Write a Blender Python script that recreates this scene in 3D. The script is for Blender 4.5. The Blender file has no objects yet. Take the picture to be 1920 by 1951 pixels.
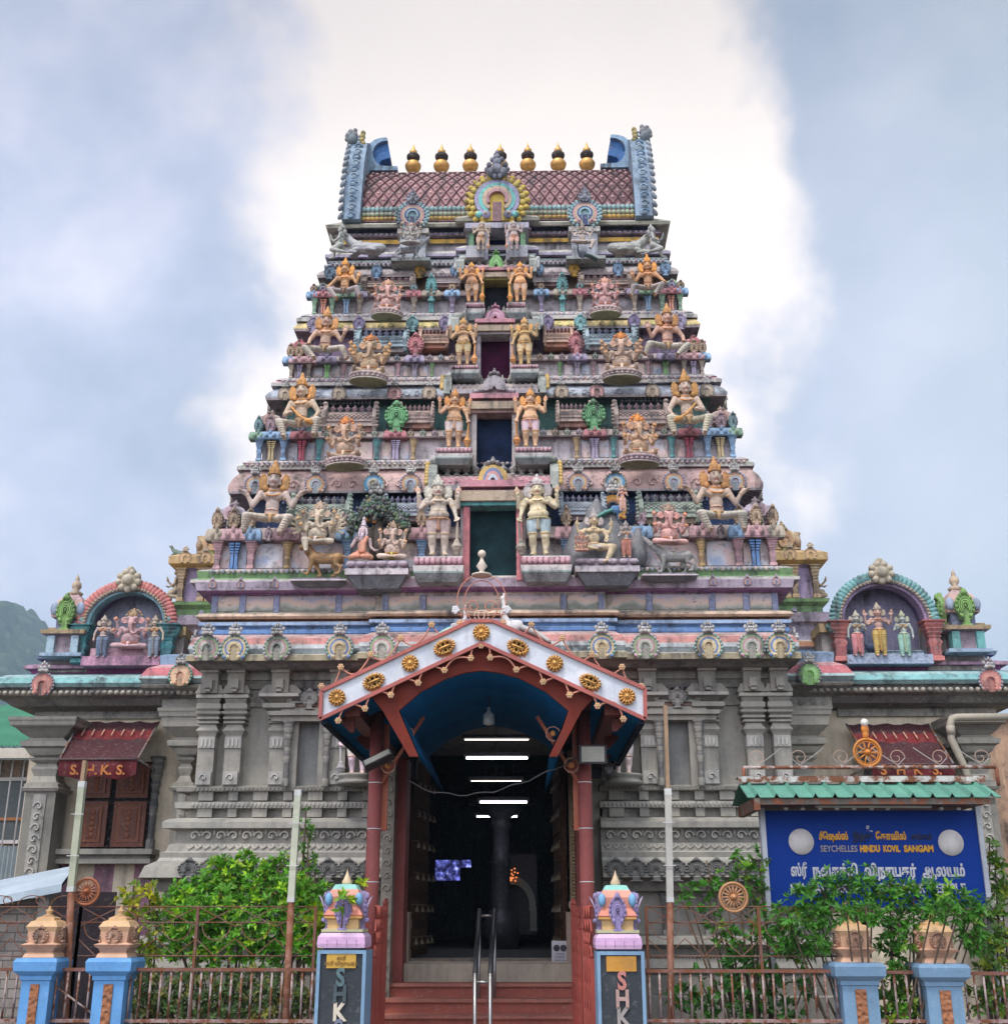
import bpy, bmesh, math, random
import numpy as np
from mathutils import Vector, Matrix, Euler
R = math.radians
random.seed(7); np.random.seed(7)
S = bpy.context.scene
COL = S.collection
# ------------------------------------------------------------------ camera
CAM = Vector((0.395, 0.0, 1.6)); PITCH = R(19.1); YAW = R(1.20); FPX = 2240.0
cd = bpy.data.cameras.new('camera'); co = bpy.data.objects.new('camera', cd); COL.objects.link(co)
co.location = CAM; co.rotation_euler = (math.pi/2 + PITCH, 0, YAW)
cd.sensor_fit = 'HORIZONTAL'; cd.sensor_width = 36; cd.lens = 36*FPX/1920; cd.clip_start = 0.1; cd.clip_end = 9000
S.camera = co
_rot = Euler(co.rotation_euler).to_matrix()
# ------------------------------------------------------------------ world: cloudy tropical sky
S.view_settings.view_transform = 'Standard'; S.view_settings.look = 'None'
S.view_settings.exposure = 0.80; S.view_settings.gamma = 1.0
SUN_EL, SUN_AZ = R(62), R(200)
w = bpy.data.worlds.new('World'); S.world = w; w.use_nodes = True
nt = w.node_tree; nt.nodes.clear()
def N(nt, typ, **kw):
    n = nt.nodes.new(typ)
    for k, v in kw.items():
        if k in n.inputs.keys() if isinstance(k, str) else False: n.inputs[k].default_value = v
        else: setattr(n, k, v)
    return n
def L(nt, a, b): nt.links.new(a, b)
def ramp(nt, fac, stops, interp='LINEAR'):
    n = nt.nodes.new('ShaderNodeValToRGB'); n.color_ramp.interpolation = interp
    e = n.color_ramp.elements
    while len(e) < len(stops): e.new(0.5)
    for i, (p, c) in enumerate(stops):
        e[i].position = p; e[i].color = (c[0], c[1], c[2], 1) if isinstance(c, (tuple, list)) else (c, c, c, 1)
    L(nt, fac, n.inputs[0]); return n.outputs[0]
def math_(nt, op, a, b=None, c=None, clamp=False):
    n = nt.nodes.new('ShaderNodeMath'); n.operation = op; n.use_clamp = clamp
    for i, v in enumerate((a, b, c)):
        if v is None: continue
        if isinstance(v, (int, float)): n.inputs[i].default_value = v
        else: L(nt, v, n.inputs[i])
    return n.outputs[0]
def mixc(nt, fac, a, b, mode='MIX'):
    n = nt.nodes.new('ShaderNodeMix'); n.clamp_result = False; n.data_type = 'RGBA'; n.blend_type = mode
    for sock, v in ((n.inputs[0], fac), (n.inputs[6], a), (n.inputs[7], b)):
        if isinstance(v, (int, float)): sock.default_value = v
        elif isinstance(v, (tuple, list)): sock.default_value = (v[0], v[1], v[2], 1)
        else: L(nt, v, sock)
    return n.outputs[2]
def noise(nt, vec, scale, detail=4, rough=0.55, dist=0.0):
    n = nt.nodes.new('ShaderNodeTexNoise'); n.inputs['Scale'].default_value = scale
    n.inputs['Detail'].default_value = detail; n.inputs['Roughness'].default_value = rough; n.inputs['Distortion'].default_value = dist
    if vec is not None: L(nt, vec, n.inputs['Vector'])
    return n.outputs[0]
sky = nt.nodes.new('ShaderNodeTexSky'); sky.sky_type = 'NISHITA'; sky.sun_disc = False
sky.sun_elevation = SUN_EL; sky.sun_rotation = SUN_AZ; sky.air_density = 1.0; sky.dust_density = 2.0; sky.ozone_density = 1.5
tc = nt.nodes.new('ShaderNodeTexCoord'); dirv = tc.outputs['Generated']
sep = nt.nodes.new('ShaderNodeSeparateXYZ'); L(nt, dirv, sep.inputs[0])
mp = nt.nodes.new('ShaderNodeMapping'); L(nt, dirv, mp.inputs['Vector']); mp.inputs['Scale'].default_value = (1, 1, 1.1)
n1 = noise(nt, mp.outputs[0], 3.4, 8, 0.55, 0.12)
n2 = noise(nt, mp.outputs[0], 1.3, 5, 0.5, 0.2)
mp2 = nt.nodes.new('ShaderNodeMapping'); L(nt, dirv, mp2.inputs['Vector']); mp2.inputs['Location'].default_value = (3.1, 1.7, 5.2); mp2.inputs['Scale'].default_value = (1, 1, 1.2)
n3 = noise(nt, mp2.outputs[0], 3.0, 8, 0.58, 0.15)
# thin bright break in the deck towards +Y, ragged edges from the noise
az = math_(nt, 'ABSOLUTE', math_(nt, 'ADD', sep.outputs[0], 0.02))
edge = math_(nt, 'SUBTRACT', 0.195, math_(nt, 'ADD', az, math_(nt, 'MULTIPLY', math_(nt, 'SUBTRACT', n1, 0.5), 0.50)))
brk = math_(nt, 'MULTIPLY', math_(nt, 'SMOOTHSTEP' if False else 'MULTIPLY', math_(nt, 'ADD', edge, 0.05), 9.0, clamp=True), 1.0, clamp=True)
mr = nt.nodes.new('ShaderNodeMapRange'); mr.interpolation_type = 'SMOOTHSTEP'; L(nt, edge, mr.inputs[0])
mr.inputs[1].default_value = -0.035; mr.inputs[2].default_value = 0.045
brk = mr.outputs[0]
front = nt.nodes.new('ShaderNodeMapRange'); L(nt, sep.outputs[1], front.inputs[0]); front.inputs[1].default_value = 0.0; front.inputs[2].default_value = 0.5
brk = math_(nt, 'MULTIPLY', brk, front.outputs[0])
el = math_(nt, 'MULTIPLY', sep.outputs[2], 1.0)
low = ramp(nt, n3, [(0.34, (0.29, 0.34, 0.45)), (0.50, (0.44, 0.47, 0.60)), (0.66, (0.66, 0.65, 0.74))])
side = nt.nodes.new('ShaderNodeMapRange'); L(nt, sep.outputs[0], side.inputs[0]); side.inputs[1].default_value = 0.05; side.inputs[2].default_value = 0.42
low = mixc(nt, math_(nt, 'MULTIPLY', side.outputs[0], 0.75), low, ramp(nt, n2, [(0.38, (0.17, 0.235, 0.28)), (0.54, (0.30, 0.37, 0.43)), (0.70, (0.50, 0.54, 0.60))]))
hi = ramp(nt, n2, [(0.35, (0.74, 0.66, 0.63)), (0.6, (0.92, 0.82, 0.76))])
cl = mixc(nt, brk, low, hi)
# the deck thickens overhead
th = ramp(nt, el, [(0.0, 0.95), (0.30, 1.05), (0.50, 1.0), (0.66, 0.74), (0.78, 0.62), (1.0, 0.8)])
cl = mixc(nt, 1.0, cl, th, 'MULTIPLY')
# brightening added to the unseen sky behind the camera, to light the facade
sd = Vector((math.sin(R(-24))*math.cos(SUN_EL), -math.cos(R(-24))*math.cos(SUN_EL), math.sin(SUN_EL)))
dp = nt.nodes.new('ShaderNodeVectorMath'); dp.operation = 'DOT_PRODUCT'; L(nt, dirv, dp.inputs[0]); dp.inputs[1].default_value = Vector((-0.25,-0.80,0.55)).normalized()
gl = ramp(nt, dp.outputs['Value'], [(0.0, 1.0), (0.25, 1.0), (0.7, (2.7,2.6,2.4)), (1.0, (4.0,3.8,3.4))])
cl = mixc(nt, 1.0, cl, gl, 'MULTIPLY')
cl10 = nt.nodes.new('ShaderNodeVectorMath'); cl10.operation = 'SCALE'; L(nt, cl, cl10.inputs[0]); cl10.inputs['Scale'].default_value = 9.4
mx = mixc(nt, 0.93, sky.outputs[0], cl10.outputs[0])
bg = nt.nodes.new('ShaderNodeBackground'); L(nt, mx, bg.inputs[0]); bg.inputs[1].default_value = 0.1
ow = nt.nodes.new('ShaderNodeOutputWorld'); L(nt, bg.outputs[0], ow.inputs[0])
sl = bpy.data.lights.new('sun', 'SUN'); sl.energy = 1.5; sl.angle = R(10); sl.color = (1.0, 0.96, 0.9)
so = bpy.data.objects.new('sun', sl); COL.objects.link(so)
so.rotation_euler = (math.pi/2 - SUN_EL, 0, R(-24))     # from over the photographer's left shoulder
# ------------------------------------------------------------------ photo <-> world measuring helpers
def ray(px, py):
    v = _rot @ Vector(((px-960)/FPX, (975.5-py)/FPX, -1)); return v
def at(px, py, Y):
    """world point on the upright plane y=Y seen at that photo pixel"""
    v = ray(px, py); t = (Y-CAM.y)/v.y; return CAM + v*t
def ZC(py, Y, px=943): return at(px, py, Y).z
def MPP(py, Y):                      # metres per photo pixel, horizontally
    return (at(944, py, Y)-at(943, py, Y)).x
def XO(off, py, Y): return off*MPP(py, Y)
# ------------------------------------------------------------------ mesh builder
class MB:
    def __init__(s): s.v = []; s.f = []; s.c = []; s.sm = []
    def _add(s, vs, fs, col, smooth=False):
        o = len(s.v); s.v.extend([tuple(v) for v in vs]); col = tuple(col)
        for f in fs: s.f.append([i+o for i in f]); s.c.append(col); s.sm.append(smooth)
    def box(s, x0, x1, y0, y1, z0, z1, col=(1,1,1)):
        vs = [(x,y,z) for z in (z0,z1) for y in (y0,y1) for x in (x0,x1)]
        s._add(vs, [(0,2,3,1),(4,5,7,6),(0,1,5,4),(2,6,7,3),(0,4,6,2),(1,3,7,5)], col); return s
    def obox(s, c, size, rot, col=(1,1,1)):
        m = rot.to_matrix() if isinstance(rot, Euler) else rot; c = Vector(c)
        hx, hy, hz = size[0]/2, size[1]/2, size[2]/2
        vs = [c + m @ Vector((x,y,z)) for z in (-hz,hz) for y in (-hy,hy) for x in (-hx,hx)]
        s._add(vs, [(0,2,3,1),(4,5,7,6),(0,1,5,4),(2,6,7,3),(0,4,6,2),(1,3,7,5)], col); return s
    def quad(s, a, b, c, d, col=(1,1,1)): s._add([a,b,c,d], [(0,1,2,3)], col); return s
    def sweep(s, plan, prof, cap=True, capcol=None, smooth=False):
        """plan: [(x,y,nx,ny)] CCW; prof: [(out,z,col)] bottom->top; col colours the band up to the next entry"""
        n = len(plan); o = len(s.v)
        for (out, z, c) in prof:
            for (x,y,nx,ny) in plan: s.v.append((x+nx*out, y+ny*out, z))
        for k in range(len(prof)-1):
            for i in range(n):
                j = (i+1) % n
                s.f.append([o+k*n+i, o+k*n+j, o+(k+1)*n+j, o+(k+1)*n+i]); s.c.append(tuple(prof[k][2])); s.sm.append(smooth)
        if cap:
            s.f.append([o+i for i in range(n)][::-1]); s.c.append(tuple(prof[0][2])); s.sm.append(False)
            t = o+(len(prof)-1)*n
            s.f.append([t+i for i in range(n)]); s.c.append(tuple(capcol or prof[-1][2])); s.sm.append(False)
        return s
    def lathe(s, c, prof, n=12, col=(1,1,1), axis='Z', cols=None, rot0=0, sx=1, sy=1, smooth=True):
        o = len(s.v); c = Vector(c)
        for (r, h) in prof:
            for i in range(n):
                a = rot0 + 2*math.pi*i/n; p = (r*math.cos(a)*sx, r*math.sin(a)*sy, h)
                if axis == 'Y': p = (p[0], -p[2], p[1])
                elif axis == 'X': p = (p[2], p[0], p[1])
                s.v.append((c.x+p[0], c.y+p[1], c.z+p[2]))
        for k in range(len(prof)-1):
            for i in range(n):
                j = (i+1) % n
                s.f.append([o+k*n+i, o+k*n+j, o+(k+1)*n+j, o+(k+1)*n+i])
                s.c.append(tuple(cols[k]) if cols else tuple(col)); s.sm.append(smooth)
        if prof[0][0] > 1e-4: s.f.append([o+i for i in range(n)][::-1]); s.c.append(tuple(cols[0]) if cols else tuple(col)); s.sm.append(False)
        t = o+(len(prof)-1)*n
        if prof[-1][0] > 1e-4: s.f.append([t+i for i in range(n)]); s.c.append(tuple(cols[-1]) if cols else tuple(col)); s.sm.append(False)
        return s
    def sph(s, c, r, col=(1,1,1), n=10, m=7, rot=None):
        if isinstance(r, (int, float)): r = (r,r,r)
        c = Vector(c); vs = []; fs = []
        for k in range(m+1):
            ph = math.pi*k/m
            for i in range(n):
                a = 2*math.pi*i/n
                p = Vector((r[0]*math.sin(ph)*math.cos(a), r[1]*math.sin(ph)*math.sin(a), r[2]*math.cos(ph)))
                if rot is not None: p = rot @ p
                vs.append(c+p)
        for k in range(m):
            for i in range(n):
                j = (i+1) % n
                fs.append((k*n+j, k*n+i, (k+1)*n+i, (k+1)*n+j))
        s._add(vs, fs, col, True); return s
    def tube(s, pts, r, n=6, col=(1,1,1), closed=False, caps=True, flat=1.0):
        pts = [Vector(p) for p in pts]; N_ = len(pts)
        rs = r if isinstance(r, (list, tuple)) else [r]*N_
        o = len(s.v); up0 = None
        for i, p in enumerate(pts):
            a = pts[(i-1) % N_] if (closed or i > 0) else p; b = pts[(i+1) % N_] if (closed or i < N_-1) else p
            d = (b-a)
            if d.length < 1e-9: d = Vector((0,0,1))
            d.normalize()
            if up0 is None:
                up0 = Vector((0,0,1)) if abs(d.z) < 0.9 else Vector((0,1,0))
            u = (up0 - d*up0.dot(d));
            if u.length < 1e-6: u = d.orthogonal()
            u.normalize(); up0 = u; v = d.cross(u)
            for k in range(n):
                t = 2*math.pi*k/n + math.pi/n
                s.v.append(tuple(p + (u*math.cos(t)*flat + v*math.sin(t))*rs[i]))
        M = N_ if closed else N_-1
        for i in range(M):
            j = (i+1) % N_
            for k in range(n):
                l = (k+1) % n
                s.f.append([o+i*n+k, o+i*n+l, o+j*n+l, o+j*n+k][::-1]); s.c.append(tuple(col)); s.sm.append(n > 4)
        if not closed and caps:
            s.f.append([o+k for k in range(n)]); s.c.append(tuple(col)); s.sm.append(False)
            s.f.append([o+(N_-1)*n+k for k in range(n)][::-1]); s.c.append(tuple(col)); s.sm.append(False)
        return s
    def slab(s, pts, y0, y1, col=(1,1,1), side=None, axis='Y', org=(0,0,0)):
        """polygon pts (a,b) CCW seen from the front (-Y), extruded from y0 (front) to y1 (back)"""
        n = len(pts); o = len(s.v); side = side or col; ox, oy, oz = org
        for y in (y0, y1):
            for (a, b) in pts:
                if axis == 'Y': s.v.append((ox+a, oy+y, oz+b))
                elif axis == 'X': s.v.append((ox+y, oy+a, oz+b))
                else: s.v.append((ox+a, oy+b, oz+y))
        flip = axis != 'Y'
        A = [o+i for i in range(n)]; B = [o+n+i for i in range(n)][::-1]
        if axis == 'Z': A, B = A[::-1], B[::-1]
        s.f.append(A); s.c.append(tuple(col)); s.sm.append(False)
        s.f.append(B); s.c.append(tuple(side)); s.sm.append(False)
        for i in range(n):
            j = (i+1) % n
            q = [o+i, o+n+i, o+n+j, o+j]
            if axis == 'Z': q = q[::-1]
            s.f.append(q); s.c.append(tuple(side)); s.sm.append(False)
        return s
    def arc(s, c, r0, r1, a0, a1, y0, y1, n=16, col=(1,1,1), sz=1.0):
        """ring segment in the XZ plane, y0 front, y1 back; angles in degrees, 90 = up"""
        c = Vector(c)
        for k in range(n):
            t0 = R(a0+(a1-a0)*k/n); t1 = R(a0+(a1-a0)*(k+1)/n)
            P = []
            for y in (y0, y1):
                for (r, t) in ((r0,t0),(r1,t0),(r1,t1),(r0,t1)):
                    P.append((c.x+r*math.cos(t), c.y+y, c.z+r*math.sin(t)*sz))
            fs = [(0,1,2,3),(4,7,6,5),(1,5,6,2),(0,3,7,4)]
            if k == 0: fs.append((0,4,5,1))
            if k == n-1: fs.append((3,2,6,7))
            s._add(P, fs, col)
        return s
    def xf(s, M):                       # transform everything so far
        s.v = [tuple(M @ Vector(v)) for v in s.v]; return s
    def merge(s, o, M=None, tint=None):
        k = len(s.v)
        s.v.extend([tuple(M @ Vector(v)) for v in o.v] if M is not None else o.v)
        s.f.extend([[i+k for i in f] for f in o.f]); s.sm.extend(o.sm)
        s.c.extend([tuple(a*b for a, b in zip(c, tint)) for c in o.c] if tint else o.c); return s
    def mesh(s, name, mat):
        me = bpy.data.meshes.new(name); me.from_pydata(s.v, [], s.f)
        if s.f:
            at_ = me.color_attributes.new('Col', 'FLOAT_COLOR', 'CORNER')
            cnt = np.array([len(f) for f in s.f]); c = np.array([(*x[:3], 1.0) for x in s.c], dtype=np.float32)
            at_.data.foreach_set('color', np.repeat(c, cnt, axis=0).ravel())
            me.polygons.foreach_set('use_smooth', np.array(s.sm, dtype=bool))
            me.materials.append(mat)
        me.update(); return me
    def build(s, name, mat, parent=None, loc=None, color=None, **tags):
        if not s.f: return None
        return link(name, s.mesh(name, mat), parent, loc, color, **tags)
def link(name, me, parent=None, loc=None, color=None, rot=None, scale=None, **tags):
    o = bpy.data.objects.new(name, me); COL.objects.link(o)
    if parent is not None: o.parent = parent
    if loc is not None: o.location = loc
    if rot is not None: o.rotation_euler = rot
    if scale is not None: o.scale = scale if isinstance(scale, (tuple, list, Vector)) else (scale,)*3
    if color is not None: o.color = (*color[:3], 1)
    for k, v in tags.items(): o[k] = v
    return o
def thing(name, label, cat, loc=(0,0,0), rz=0, group=None):
    o = link(name, None, None, loc); o.rotation_euler = (0,0,rz); o['label'] = label; o['category'] = cat
    o.empty_display_size = 0.2
    if group: o['group'] = group
    return o
def tag(o, label, cat, group=None):
    o['label'] = label; o['category'] = cat
    if group: o['group'] = group
    return o
def struct(o): o['kind'] = 'structure'; return o
def copy_tree(o, parent=None):
    c = o.copy(); COL.objects.link(c); c.parent = parent
    for ch in [x for x in list(o.children)]: copy_tree(ch, c)
    return c
# ------------------------------------------------------------------ materials
def new_mat(name):
    m = bpy.data.materials.new(name); m.use_nodes = True; t = m.node_tree; b = t.nodes['Principled BSDF']; return m, t, b
def paint(name, rough=0.75, grime=0.5, bump=0.35, stain=0.5, moss=0.0, metallic=0.0, scale=1.0, fine=60, rust=0.0, spec=0.3, carve=0.0):
    """painted surface: colour attribute x object colour, weathered by noise that sits still in the world"""
    m, t, b = new_mat(name)
    at_ = t.nodes.new('ShaderNodeAttribute'); at_.attribute_name = 'Col'
    oi = t.nodes.new('ShaderNodeObjectInfo'); g = t.nodes.new('ShaderNodeNewGeometry')
    base = mixc(t, 1.0, at_.outputs['Color'], oi.outputs['Color'], 'MULTIPLY')
    pos = g.outputs['Position']
    # fading of the paint
    nA = noise(t, pos, 2.2*scale, 5, 0.6)
    fade = ramp(t, nA, [(0.35, (0.82, 0.82, 0.84)), (0.65, (1.08, 1.06, 1.04))])
    base = mixc(t, 1.0, base, fade, 'MULTIPLY')
    nP = noise(t, pos, 26*scale, 4, 0.65)
    chalk = ramp(t, nP, [(0.57, 0.0), (0.70, 0.6*grime)])
    base = mixc(t, chalk, base, (0.66, 0.63, 0.58))
    # black algae streaks running down
    mpn = t.nodes.new('ShaderNodeMapping'); L(t, pos, mpn.inputs['Vector']); mpn.inputs['Scale'].default_value = (9*scale, 9*scale, 1.4*scale)
    st = noise(t, mpn.outputs[0], 1.0, 5, 0.62)
    nB = noise(t, pos, 3.1*scale, 6, 0.7)
    comb = math_(t, 'MULTIPLY', ramp(t, st, [(0.44, 0.0), (0.64, 1.0)]), ramp(t, nB, [(0.40, 0.0), (0.60, 1.0)]))
    base = mixc(t, math_(t, 'MULTIPLY', comb, stain), base, (0.055, 0.055, 0.058))
    nC = noise(t, pos, 14*scale, 6, 0.75)
    base = mixc(t, ramp(t, nC, [(0.54, 0.0), (0.66, grime)]), base, (0.10, 0.095, 0.09))
    if moss:
        nD = noise(t, pos, 1.7, 5, 0.6); sp = t.nodes.new('ShaderNodeSeparateXYZ'); L(t, g.outputs['Normal'], sp.inputs[0])
        base = mixc(t, math_(t, 'MULTIPLY', ramp(t, nD, [(0.5, 0.0), (0.62, 1.0)]), math_(t, 'MULTIPLY', sp.outputs[2], moss, clamp=True), clamp=True), base, (0.06, 0.08, 0.03))
    if rust:
        nE = noise(t, pos, 8*scale, 6, 0.7)
        base = mixc(t, ramp(t, nE, [(0.62-rust*0.3, 0.0), (0.72-rust*0.3, 1.0)]), base, (0.17, 0.062, 0.03))
    L(t, base, b.inputs['Base Color']); b.inputs['Roughness'].default_value = rough; b.inputs['Metallic'].default_value = metallic
    b.inputs['Specular IOR Level'].default_value = spec
    if bump:
        nb = noise(t, pos, fine, 4, 0.6); nb2 = noise(t, pos, 9, 4, 0.6)
        h = math_(t, 'ADD', nb, math_(t, 'MULTIPLY', nb2, 1.5))
        if carve:
            vo = t.nodes.new('ShaderNodeTexVoronoi'); vo.feature = 'SMOOTH_F1'; L(t, pos, vo.inputs['Vector']); vo.inputs['Scale'].default_value = 30
            h = math_(t, 'ADD', h, math_(t, 'MULTIPLY', vo.outputs[0], carve))
        bp = t.nodes.new('ShaderNodeBump'); bp.inputs['Strength'].default_value = bump; bp.inputs['Distance'].default_value = 0.01
        L(t, h, bp.inputs['Height']); L(t, bp.outputs[0], b.inputs['Normal'])
    return m
def plain(name, col, rough=0.6, metallic=0.0, var=0.25, scale=6, bump=0.2, spec=0.4):
    m, t, b = new_mat(name); g = t.nodes.new('ShaderNodeNewGeometry')
    n = noise(t, g.outputs['Position'], scale, 6, 0.65)
    k = ramp(t, n, [(0.3, 1-var), (0.7, 1+var*0.6)])
    L(t, mixc(t, 1.0, col, k, 'MULTIPLY'), b.inputs['Base Color'])
    b.inputs['Roughness'].default_value = rough; b.inputs['Metallic'].default_value = metallic; b.inputs['Specular IOR Level'].default_value = spec
    if bump:
        bp = t.nodes.new('ShaderNodeBump'); bp.inputs['Strength'].default_value = bump; bp.inputs['Distance'].default_value = 0.01
        L(t, noise(t, g.outputs['Position'], scale*12, 4), bp.inputs['Height']); L(t, bp.outputs[0], b.inputs['Normal'])
    return m
def glow(name, col, strength):
    m, t, b = new_mat(name); b.inputs['Emission Color'].default_value = (*col, 1); b.inputs['Emission Strength'].default_value = strength
    b.inputs['Base Color'].default_value = (0.8,0.8,0.8,1); return m
PL = paint('painted_plaster', rough=0.8, grime=0.62, stain=0.9, bump=0.6, moss=0.35)
PC = paint('carved_plaster', rough=0.8, grime=0.75, stain=0.7, bump=0.7, carve=1.6)
ST = paint('statue_paint', rough=0.6, grime=0.42, stain=0.6, bump=0.25, scale=1.6, fine=90)
GR = paint('grey_granite_paint', rough=0.8, grime=0.20, stain=0.45, bump=0.3)
GC = paint('grey_carved_band', rough=0.75, grime=0.3, stain=0.25, bump=0.7, carve=1.5)
PM = paint('painted_metal', rough=0.45, grime=0.18, stain=0.15, bump=0.1)
RM = paint('rusty_metal', rough=0.7, grime=0.3, stain=0.2, bump=0.4, rust=0.55)
WM = paint('clean_paint', rough=0.6, grime=0.16, stain=0.22, bump=0.25)
WD = paint('varnished_wood', rough=0.45, grime=0.2, stain=0.2, bump=0.5)
GOLD = plain('gilded_metal', (0.66, 0.36, 0.11), rough=0.42, metallic=0.55, var=0.35, scale=9)
STEEL = plain('stainless_steel', (0.36, 0.35, 0.34), rough=0.38, metallic=1.0, var=0.15)

VB = paint('vault_distemper', rough=0.95, grime=0.04, stain=0.3, bump=0.1, spec=0.02)
DW = paint('dark_old_wood', rough=0.9, grime=0.2, stain=0.3, bump=0.4, spec=0.05)
# ------------------------------------------------------------------ sculpted figures: capsules/ellipsoids fused by voxel remesh
V = Vector
class Fig:
    def __init__(s): s.p = []
    def cap(s, a, b, ra, rb=None, col=(1,1,1)): s.p.append(('c', V(a), V(b), ra, ra if rb is None else rb, col)); return s
    def ell(s, c, r, col=(1,1,1), rot=None):
        if isinstance(r, (int, float)): r = (r,r,r)
        s.p.append(('e', V(c), V(r), rot.to_matrix() if rot else Matrix.Identity(3), 0, col)); return s
    def chain(s, pts, rs, col=(1,1,1)):
        for i in range(len(pts)-1): s.cap(pts[i], pts[i+1], rs[i], rs[i+1], col)
        return s
    def torus(s, c, r, t, col=(1,1,1), n=12, rx=1.0, tilt=0.0, a0=0, a1=360):
        pts = []
        for k in range(n+1):
            a = R(a0+(a1-a0)*k/n); pts.append(V(c)+V((r*rx*math.cos(a), r*math.sin(a)*math.cos(tilt), r*math.sin(a)*math.sin(tilt))))
        for i in range(n): s.cap(pts[i], pts[i+1], t, t, col)
        return s
    def mirror(s, k0=0):
        for q in s.p[k0:]:
            if q[0] == 'c': s.p.append(('c', V((-q[1].x, q[1].y, q[1].z)), V((-q[2].x, q[2].y, q[2].z)), q[3], q[4], q[5]))
            else:
                m = Matrix(((-1,0,0),(0,1,0),(0,0,1))); s.p.append(('e', V((-q[1].x, q[1].y, q[1].z)), q[2], m @ q[3] @ m, 0, q[5]))
        return s
    def hand(s, p, d, n, col=(1,1,1), sc=1.0, curl=0.5, thumb=1):
        """palm at p pointing along d, palm facing n; four unequal bent fingers and a thumb"""
        p = V(p); d = V(d).normalized(); n = (V(n) - d*V(n).dot(d)).normalized(); w_ = d.cross(n)
        s.ell(p + d*0.016*sc, (0.024*sc, 0.024*sc, 0.024*sc), col)
        for i, l in enumerate((0.038, 0.046, 0.043, 0.033)):
            b = p + d*0.03*sc + w_*(i-1.5)*0.0145*sc*thumb
            m = b + (d + n*curl*0.5).normalized()*l*0.55*sc; e = m + (d*(1-curl) + n*curl).normalized()*l*0.5*sc
            s.cap(b, m, 0.0085*sc, 0.0078*sc, col); s.cap(m, e, 0.0078*sc, 0.006*sc, col)
        b = p + d*0.006*sc - w_*0.018*sc*thumb; m = b + (d*0.6 - w_*thumb*0.8 + n*0.3).normalized()*0.026*sc
        s.cap(b, m, 0.010*sc, 0.008*sc, col); s.cap(m, m + (d + n*0.5).normalized()*0.02*sc, 0.008*sc, 0.006*sc, col); return s
    def face(s, c, k=1.0, col=(1,1,1), yaw=0.0, lids=True):
        """human head centred at c, facing -Y (yaw turns it)"""
        c = V(c); rm = Matrix.Rotation(yaw, 3, 'Z'); P = lambda x,y,z: c + rm @ V((x*k, y*k, z*k)); e = Euler((0,0,yaw))
        s.ell(P(0,0,0.006), (0.050*k, 0.056*k, 0.062*k), col, e); s.ell(P(0,-0.010,-0.030), (0.038*k, 0.040*k, 0.034*k), col, e)
        s.cap(P(0,-0.052,0.010), P(0,-0.064,-0.014), 0.007*k, 0.011*k, col)
        for sg in (-1,1):
            s.ell(P(sg*0.020,-0.044,-0.014), (0.015*k,0.012*k,0.014*k), col, e)
            s.ell(P(sg*0.021,-0.0485,0.010), (0.0115*k,0.006*k,0.0055*k), (1.15,1.15,1.2), e)
            s.ell(P(sg*0.020,-0.0535,0.010), (0.0048*k,0.0035*k,0.005*k), (0.05,0.04,0.04), e)
            s.cap(P(sg*0.010,-0.052,0.022), P(sg*0.033,-0.044,0.022), 0.0032*k, 0.0028*k, (0.10,0.08,0.07))
            s.ell(P(sg*0.052,0.004,0.0), (0.008*k,0.014*k,0.020*k), col, e); s.ell(P(sg*0.055,0.0,-0.028), (0.008*k,0.008*k,0.012*k), col, e)
        s.cap(P(-0.013,-0.054,-0.031), P(0.013,-0.054,-0.031), 0.0048*k, 0.0048*k, (0.85,0.35,0.30))
        s.ell(P(0,-0.044,-0.050), (0.016*k,0.014*k,0.012*k), col, e); return s
    def mesh(s, name, mat, vox=0.009, smooth=2, fat=1.0):
        mb = MB()
        for q in s.p:
            if q[0] == 'c':
                _, a, b, ra, rb, col = q; d = b-a; l = max(d.length, 1e-5)
                prof = [(ra*math.cos(t), -ra*math.sin(t)) for t in (R(88),R(60),R(30),0)] + [(rb*math.cos(t), l+rb*math.sin(t)) for t in (0,R(30),R(60),R(88))]
                t_ = MB().lathe((0,0,0), prof, 10); m = d.to_track_quat('Z','Y').to_matrix().to_4x4() if d.length > 1e-5 else Matrix.Identity(4)
                mb.merge(t_, Matrix.Translation(a) @ m)
            else: mb.sph(q[1], q[2], n=12, m=9, rot=q[3])
        me = bpy.data.meshes.new('tmp'); me.from_pydata(mb.v, [], mb.f)
        ob = bpy.data.objects.new('tmp', me); COL.objects.link(ob)
        rm = ob.modifiers.new('r', 'REMESH'); rm.mode = 'VOXEL'; rm.voxel_size = vox; rm.use_smooth_shade = True
        if smooth: sm = ob.modifiers.new('s', 'SMOOTH'); sm.iterations = smooth; sm.factor = 0.5
        dg = bpy.context.evaluated_depsgraph_get(); out = bpy.data.meshes.new_from_object(ob.evaluated_get(dg))
        bpy.data.objects.remove(ob); bpy.data.meshes.remove(me); out.name = name
        n = len(out.vertices); co_ = np.empty(n*3, dtype=np.float32); out.vertices.foreach_get('co', co_); co_ = co_.reshape(-1,3)
        best = np.full(n, 1e9); col = np.ones((n,4), dtype=np.float32)
        for q in s.p:
            if q[0] == 'c':
                a = np.array(q[1]); d = np.array(q[2])-a; L2 = max(float(d@d), 1e-10); t = np.clip(((co_-a)@d)/L2, 0, 1)
                dist = np.linalg.norm(co_-a-t[:,None]*d, axis=1) - (q[3]+(q[4]-q[3])*t)
            else:
                m = np.array(q[3]); r = np.array(q[2]); l = (co_-np.array(q[1]))@m/r; k = np.linalg.norm(l, axis=1); dist = (k-1)*r.min()
            w_ = dist < best; best[w_] = dist[w_]; col[w_,:3] = q[5][:3]
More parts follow.
